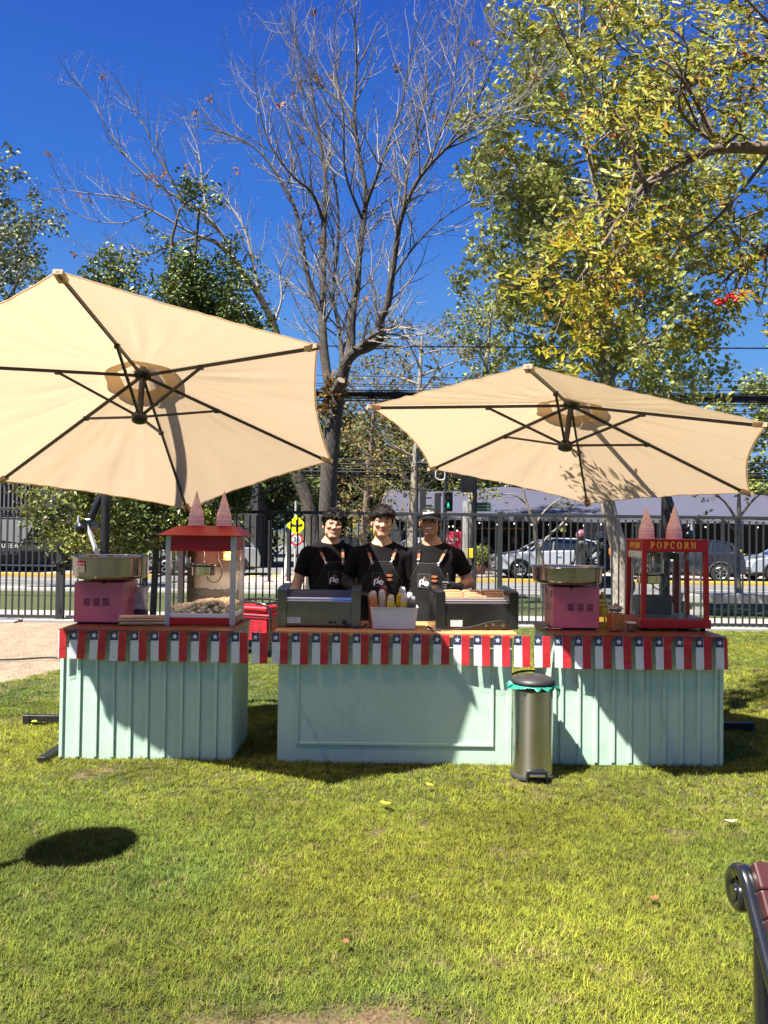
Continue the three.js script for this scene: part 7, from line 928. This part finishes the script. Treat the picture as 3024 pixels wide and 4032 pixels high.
// ---------------------------------------------------------------- generator, bench, lamp, cables
{
  const t = thing('generator', 'red portable generator in a black frame on the grass behind the counters', 'generator', [-1.62, 0, -9.9], -.42); const Y = .1;
  mesh('body', rbx(.62, .34, .4, 0, Y + .25, 0, .02, 2), M.redBright, t); mesh('side_panel', (() => { const s = new THREE.Shape(); const P = [[-.29, .05], [-.24, 0], [.24, 0], [.29, .05], [.29, .27], [-.29, .27]]; P.forEach((p, i) => i ? s.lineTo(...p) : s.moveTo(...p)); return new THREE.ExtrudeGeometry(s, { depth: .012, bevelEnabled: true, bevelSize: .004, bevelThickness: .004, bevelSegments: 1 }).translate(0, Y + .1, .203); })(), M.redBright, t);
  for (let c = 0; c < 4; c++) for (let r = 0; r < 11; r++) mesh('vent_slot', rbx(.085, .006, .004, -.195 + c * .13, Y + .14 + r * .019, .2205, .002), std([.05, .004, .006], .7), t);
  mesh('tank', rbx(.5, .1, .32, 0, Y + .46, 0, .03, 2), M.red, t); mesh('fuel_cap', cyl(.05, .05, .03, .05, Y + .51, 0, 18), M.black, t); mesh('badge', rbx(.12, .03, .004, -.16, Y + .36, .222, .001), M.white, t);
  for (const s of [-1, 1]) mesh('frame', tube([[-.34, Y - .02, s * .23], [-.36, Y + .3, s * .23], [-.33, Y + .5, s * .23], [-.26, Y + .55, s * .23], [.26, Y + .55, s * .23], [.33, Y + .5, s * .23], [.36, Y + .3, s * .23], [.34, Y - .02, s * .23]], .016, 60, 8), M.blackGloss, t);
  mesh('frame', [-.33, .33].flatMap((x) => [rod([x, Y - .01, -.23], [x, Y - .01, .23], .016), rod([x * .8, Y + .55, -.23], [x * .8, Y + .55, .23], .016)]).concat([rod([-.34, Y + .4, .23], [.34, Y + .4, .23], .014), rod([-.34, Y - .01, .23], [.34, Y - .01, .23], .016), rod([-.34, Y - .01, -.23], [.34, Y - .01, -.23], .016)]), M.blackGloss, t);
  for (const s of [-1, 1]) mesh('wheel', cyl(.09, .09, .05, 0, 0, 0, 20).rotateX(Math.PI / 2).translate(-.3, .09, s * .27), tyreM, t);
  mesh('foot', [rbx(.05, .1, .46, .3, .05, 0, .01)], M.rubber, t);
}
{ // iron park bench, left end in the frame
  const t = thing('park_bench', 'park bench with maroon wooden slats and glossy black cast iron scroll end', 'bench', [.892, 0, -1.62]), iron = phys([.008, .0085, .01], .24, { clearcoat: .8, clearcoatRoughness: .18, bumpMap: N.blotch, bumpScale: .0016 });
  // side profile in (z, y): scroll at the back top, back, seat, front scroll
  const back = [[-.315, .765, .016], [-.275, .772, .018], [-.225, .71, .018], [-.155, .615, .018], [-.095, .54, .018], [-.03, .47, .018], [.06, .43, .021], [.2, .425, .02], [.36, .43, .02], [.44, .40, .019], [.45, .34, .017]];
  const side = (x) => { const bandG = (pts, w) => { const pos = [], idx = [], c = new THREE.CatmullRomCurve3(pts.map((p) => V(0, p[1], p[0]))), n = 48; for (let i = 0; i <= n; i++) { const p = c.getPoint(i / n), d = c.getTangent(i / n), nn = V(0, d.z, -d.y), q = i / n * (pts.length - 1), k = Math.min(pts.length - 2, Math.floor(q)), r = lerp(pts[k][2], pts[k + 1][2], q - k); for (let j = 0; j < 12; j++) { const a = j / 12 * 6.2832, cx = Math.cos(a), sx = Math.sin(a), e = (v) => Math.sign(v) * Math.pow(Math.abs(v), .7); pos.push(x + e(cx) * w, p.y + nn.y * e(sx) * r, p.z + nn.z * e(sx) * r); } } for (let i = 0; i < n; i++) for (let j = 0; j < 12; j++) { const a = i * 12 + j, b = i * 12 + (j + 1) % 12; idx.push(a, b, a + 12, b, b + 12, a + 12); } const g = new THREE.BufferGeometry(); g.setAttribute('position', new THREE.Float32BufferAttribute(pos, 3)); g.setIndex(idx); g.computeVertexNormals(); return g; };
    const spiral = []; for (let k = 0; k <= 22; k++) { const a = 1.45 + k / 22 * 7.6, r = lerp(.05, .009, k / 22); spiral.push([-.30 + r * Math.cos(a) * 1, .715 + r * Math.sin(a), lerp(.02, .008, k / 22)]); }
    const f = mesh('end_frame', [bandG(back, .019), bandG([[-.19, .66, .016], [-.185, .55, .021], [-.18, .4, .024], [-.19, .2, .024], [-.21, .03, .028], [-.25, .012, .022]], .02), bandG([[.4, .41, .02], [.38, .3, .024], [.4, .15, .022], [.43, .02, .024]], .024), bandG([[-.18, .42, .014], [.1, .36, .013], [.38, .3, .014]], .016), bandG([[-.09, .535, .012], [-.13, .49, .012], [-.18, .45, .012]], .014)], iron, t);
    mesh('scroll', [bandG(spiral, .018), cyl(.018, .018, .04, 0, 0, 0, 18).rotateZ(Math.PI / 2).translate(x + .02, .715, -.30), cyl(.045, .045, .016, 0, 0, 0, 28).rotateZ(Math.PI / 2).translate(x + .008, .715, -.30)], iron, f);
    mesh('armrest', [bandG([[-.08, .63, .014], [.1, .655, .016], [.3, .64, .016], [.4, .6, .015], [.41, .53, .013], [.36, .5, .012]], .022)], iron, f); };
  side(0); side(1.35);
  const paint = phys([.062, .015, .013], .42, { clearcoat: .35, clearcoatRoughness: .3, map: mottle(.7, 1, 6, 95), bumpMap: N.brushV, bumpScale: .0012 });
  const c = new THREE.CatmullRomCurve3(back.map((p) => V(0, p[1], p[0]))), at = (u) => [c.getPointAt(u), c.getTangentAt(u)];
  for (let k = 0; k < 9; k++) { const u = [.066, .128, .19, .252, .5, .575, .65, .725, .8][k], [p, d] = at(u), g = rbx(1.36, .062, .03, 0, 0, 0, .006, 2), ang = Math.atan2(d.z, -d.y); g.rotateX(k < 4 ? -Math.atan2(d.z, -d.y) : Math.PI / 2); const off = k < 4 ? V(0, .022, .016) : V(0, .03, 0); mesh('slat', boxUV(g.translate(.675 + .012, p.y + off.y, p.z + off.z)), paint, t); if (k < 4) mesh('bolt', new THREE.SphereGeometry(.009, 12, 8).scale(1, 1, .5).translate(.055, p.y + off.y, p.z + off.z + .016), iron, t); }
}
{ // globe lamp whose shadow falls on the lawn; it stands left of the frame
  const t = thing('globe_lamp', 'round globe lamp on a dark post, left of the frame, casting the oval shadow', 'street lamp', [-2.66, 0, -2.93]); mesh('post', [cyl(.035, .03, 2.35, 0, 0, 0, 14), cyl(.07, .05, .25, 0, 0, 0, 14)], M.black, t); mesh('globe', ball(.235, 0, 2.57, 0, 28, 20), M.whitePlastic, t); mesh('collar', cyl(.09, .11, .06, 0, 2.33, 0, 18), M.black, t);
}
tag(mesh('power_cable', tube([[-7.5, .035, -8.9], [-5.8, .03, -9.3], [-4.4, .03, -9.0], [-3.9, .035, -9.15], [-3.4, .04, -8.7], [-2.6, .05, -8.2], [-2.1, .05, -7.4]], .011, 80, 6), M.rubber), 'black power cable lying across the bare path on the left', 'cable');
tag(mesh('power_cable', tube([[.93, .4, -5.95], [1.0, .5, -5.93], [1.1, .53, -5.92], [1.25, .52, -5.95]], .008, 24, 6), M.rubber), 'black cord hanging behind the bin between the middle and right counters', 'cable');
renderer.render(scene, camera);
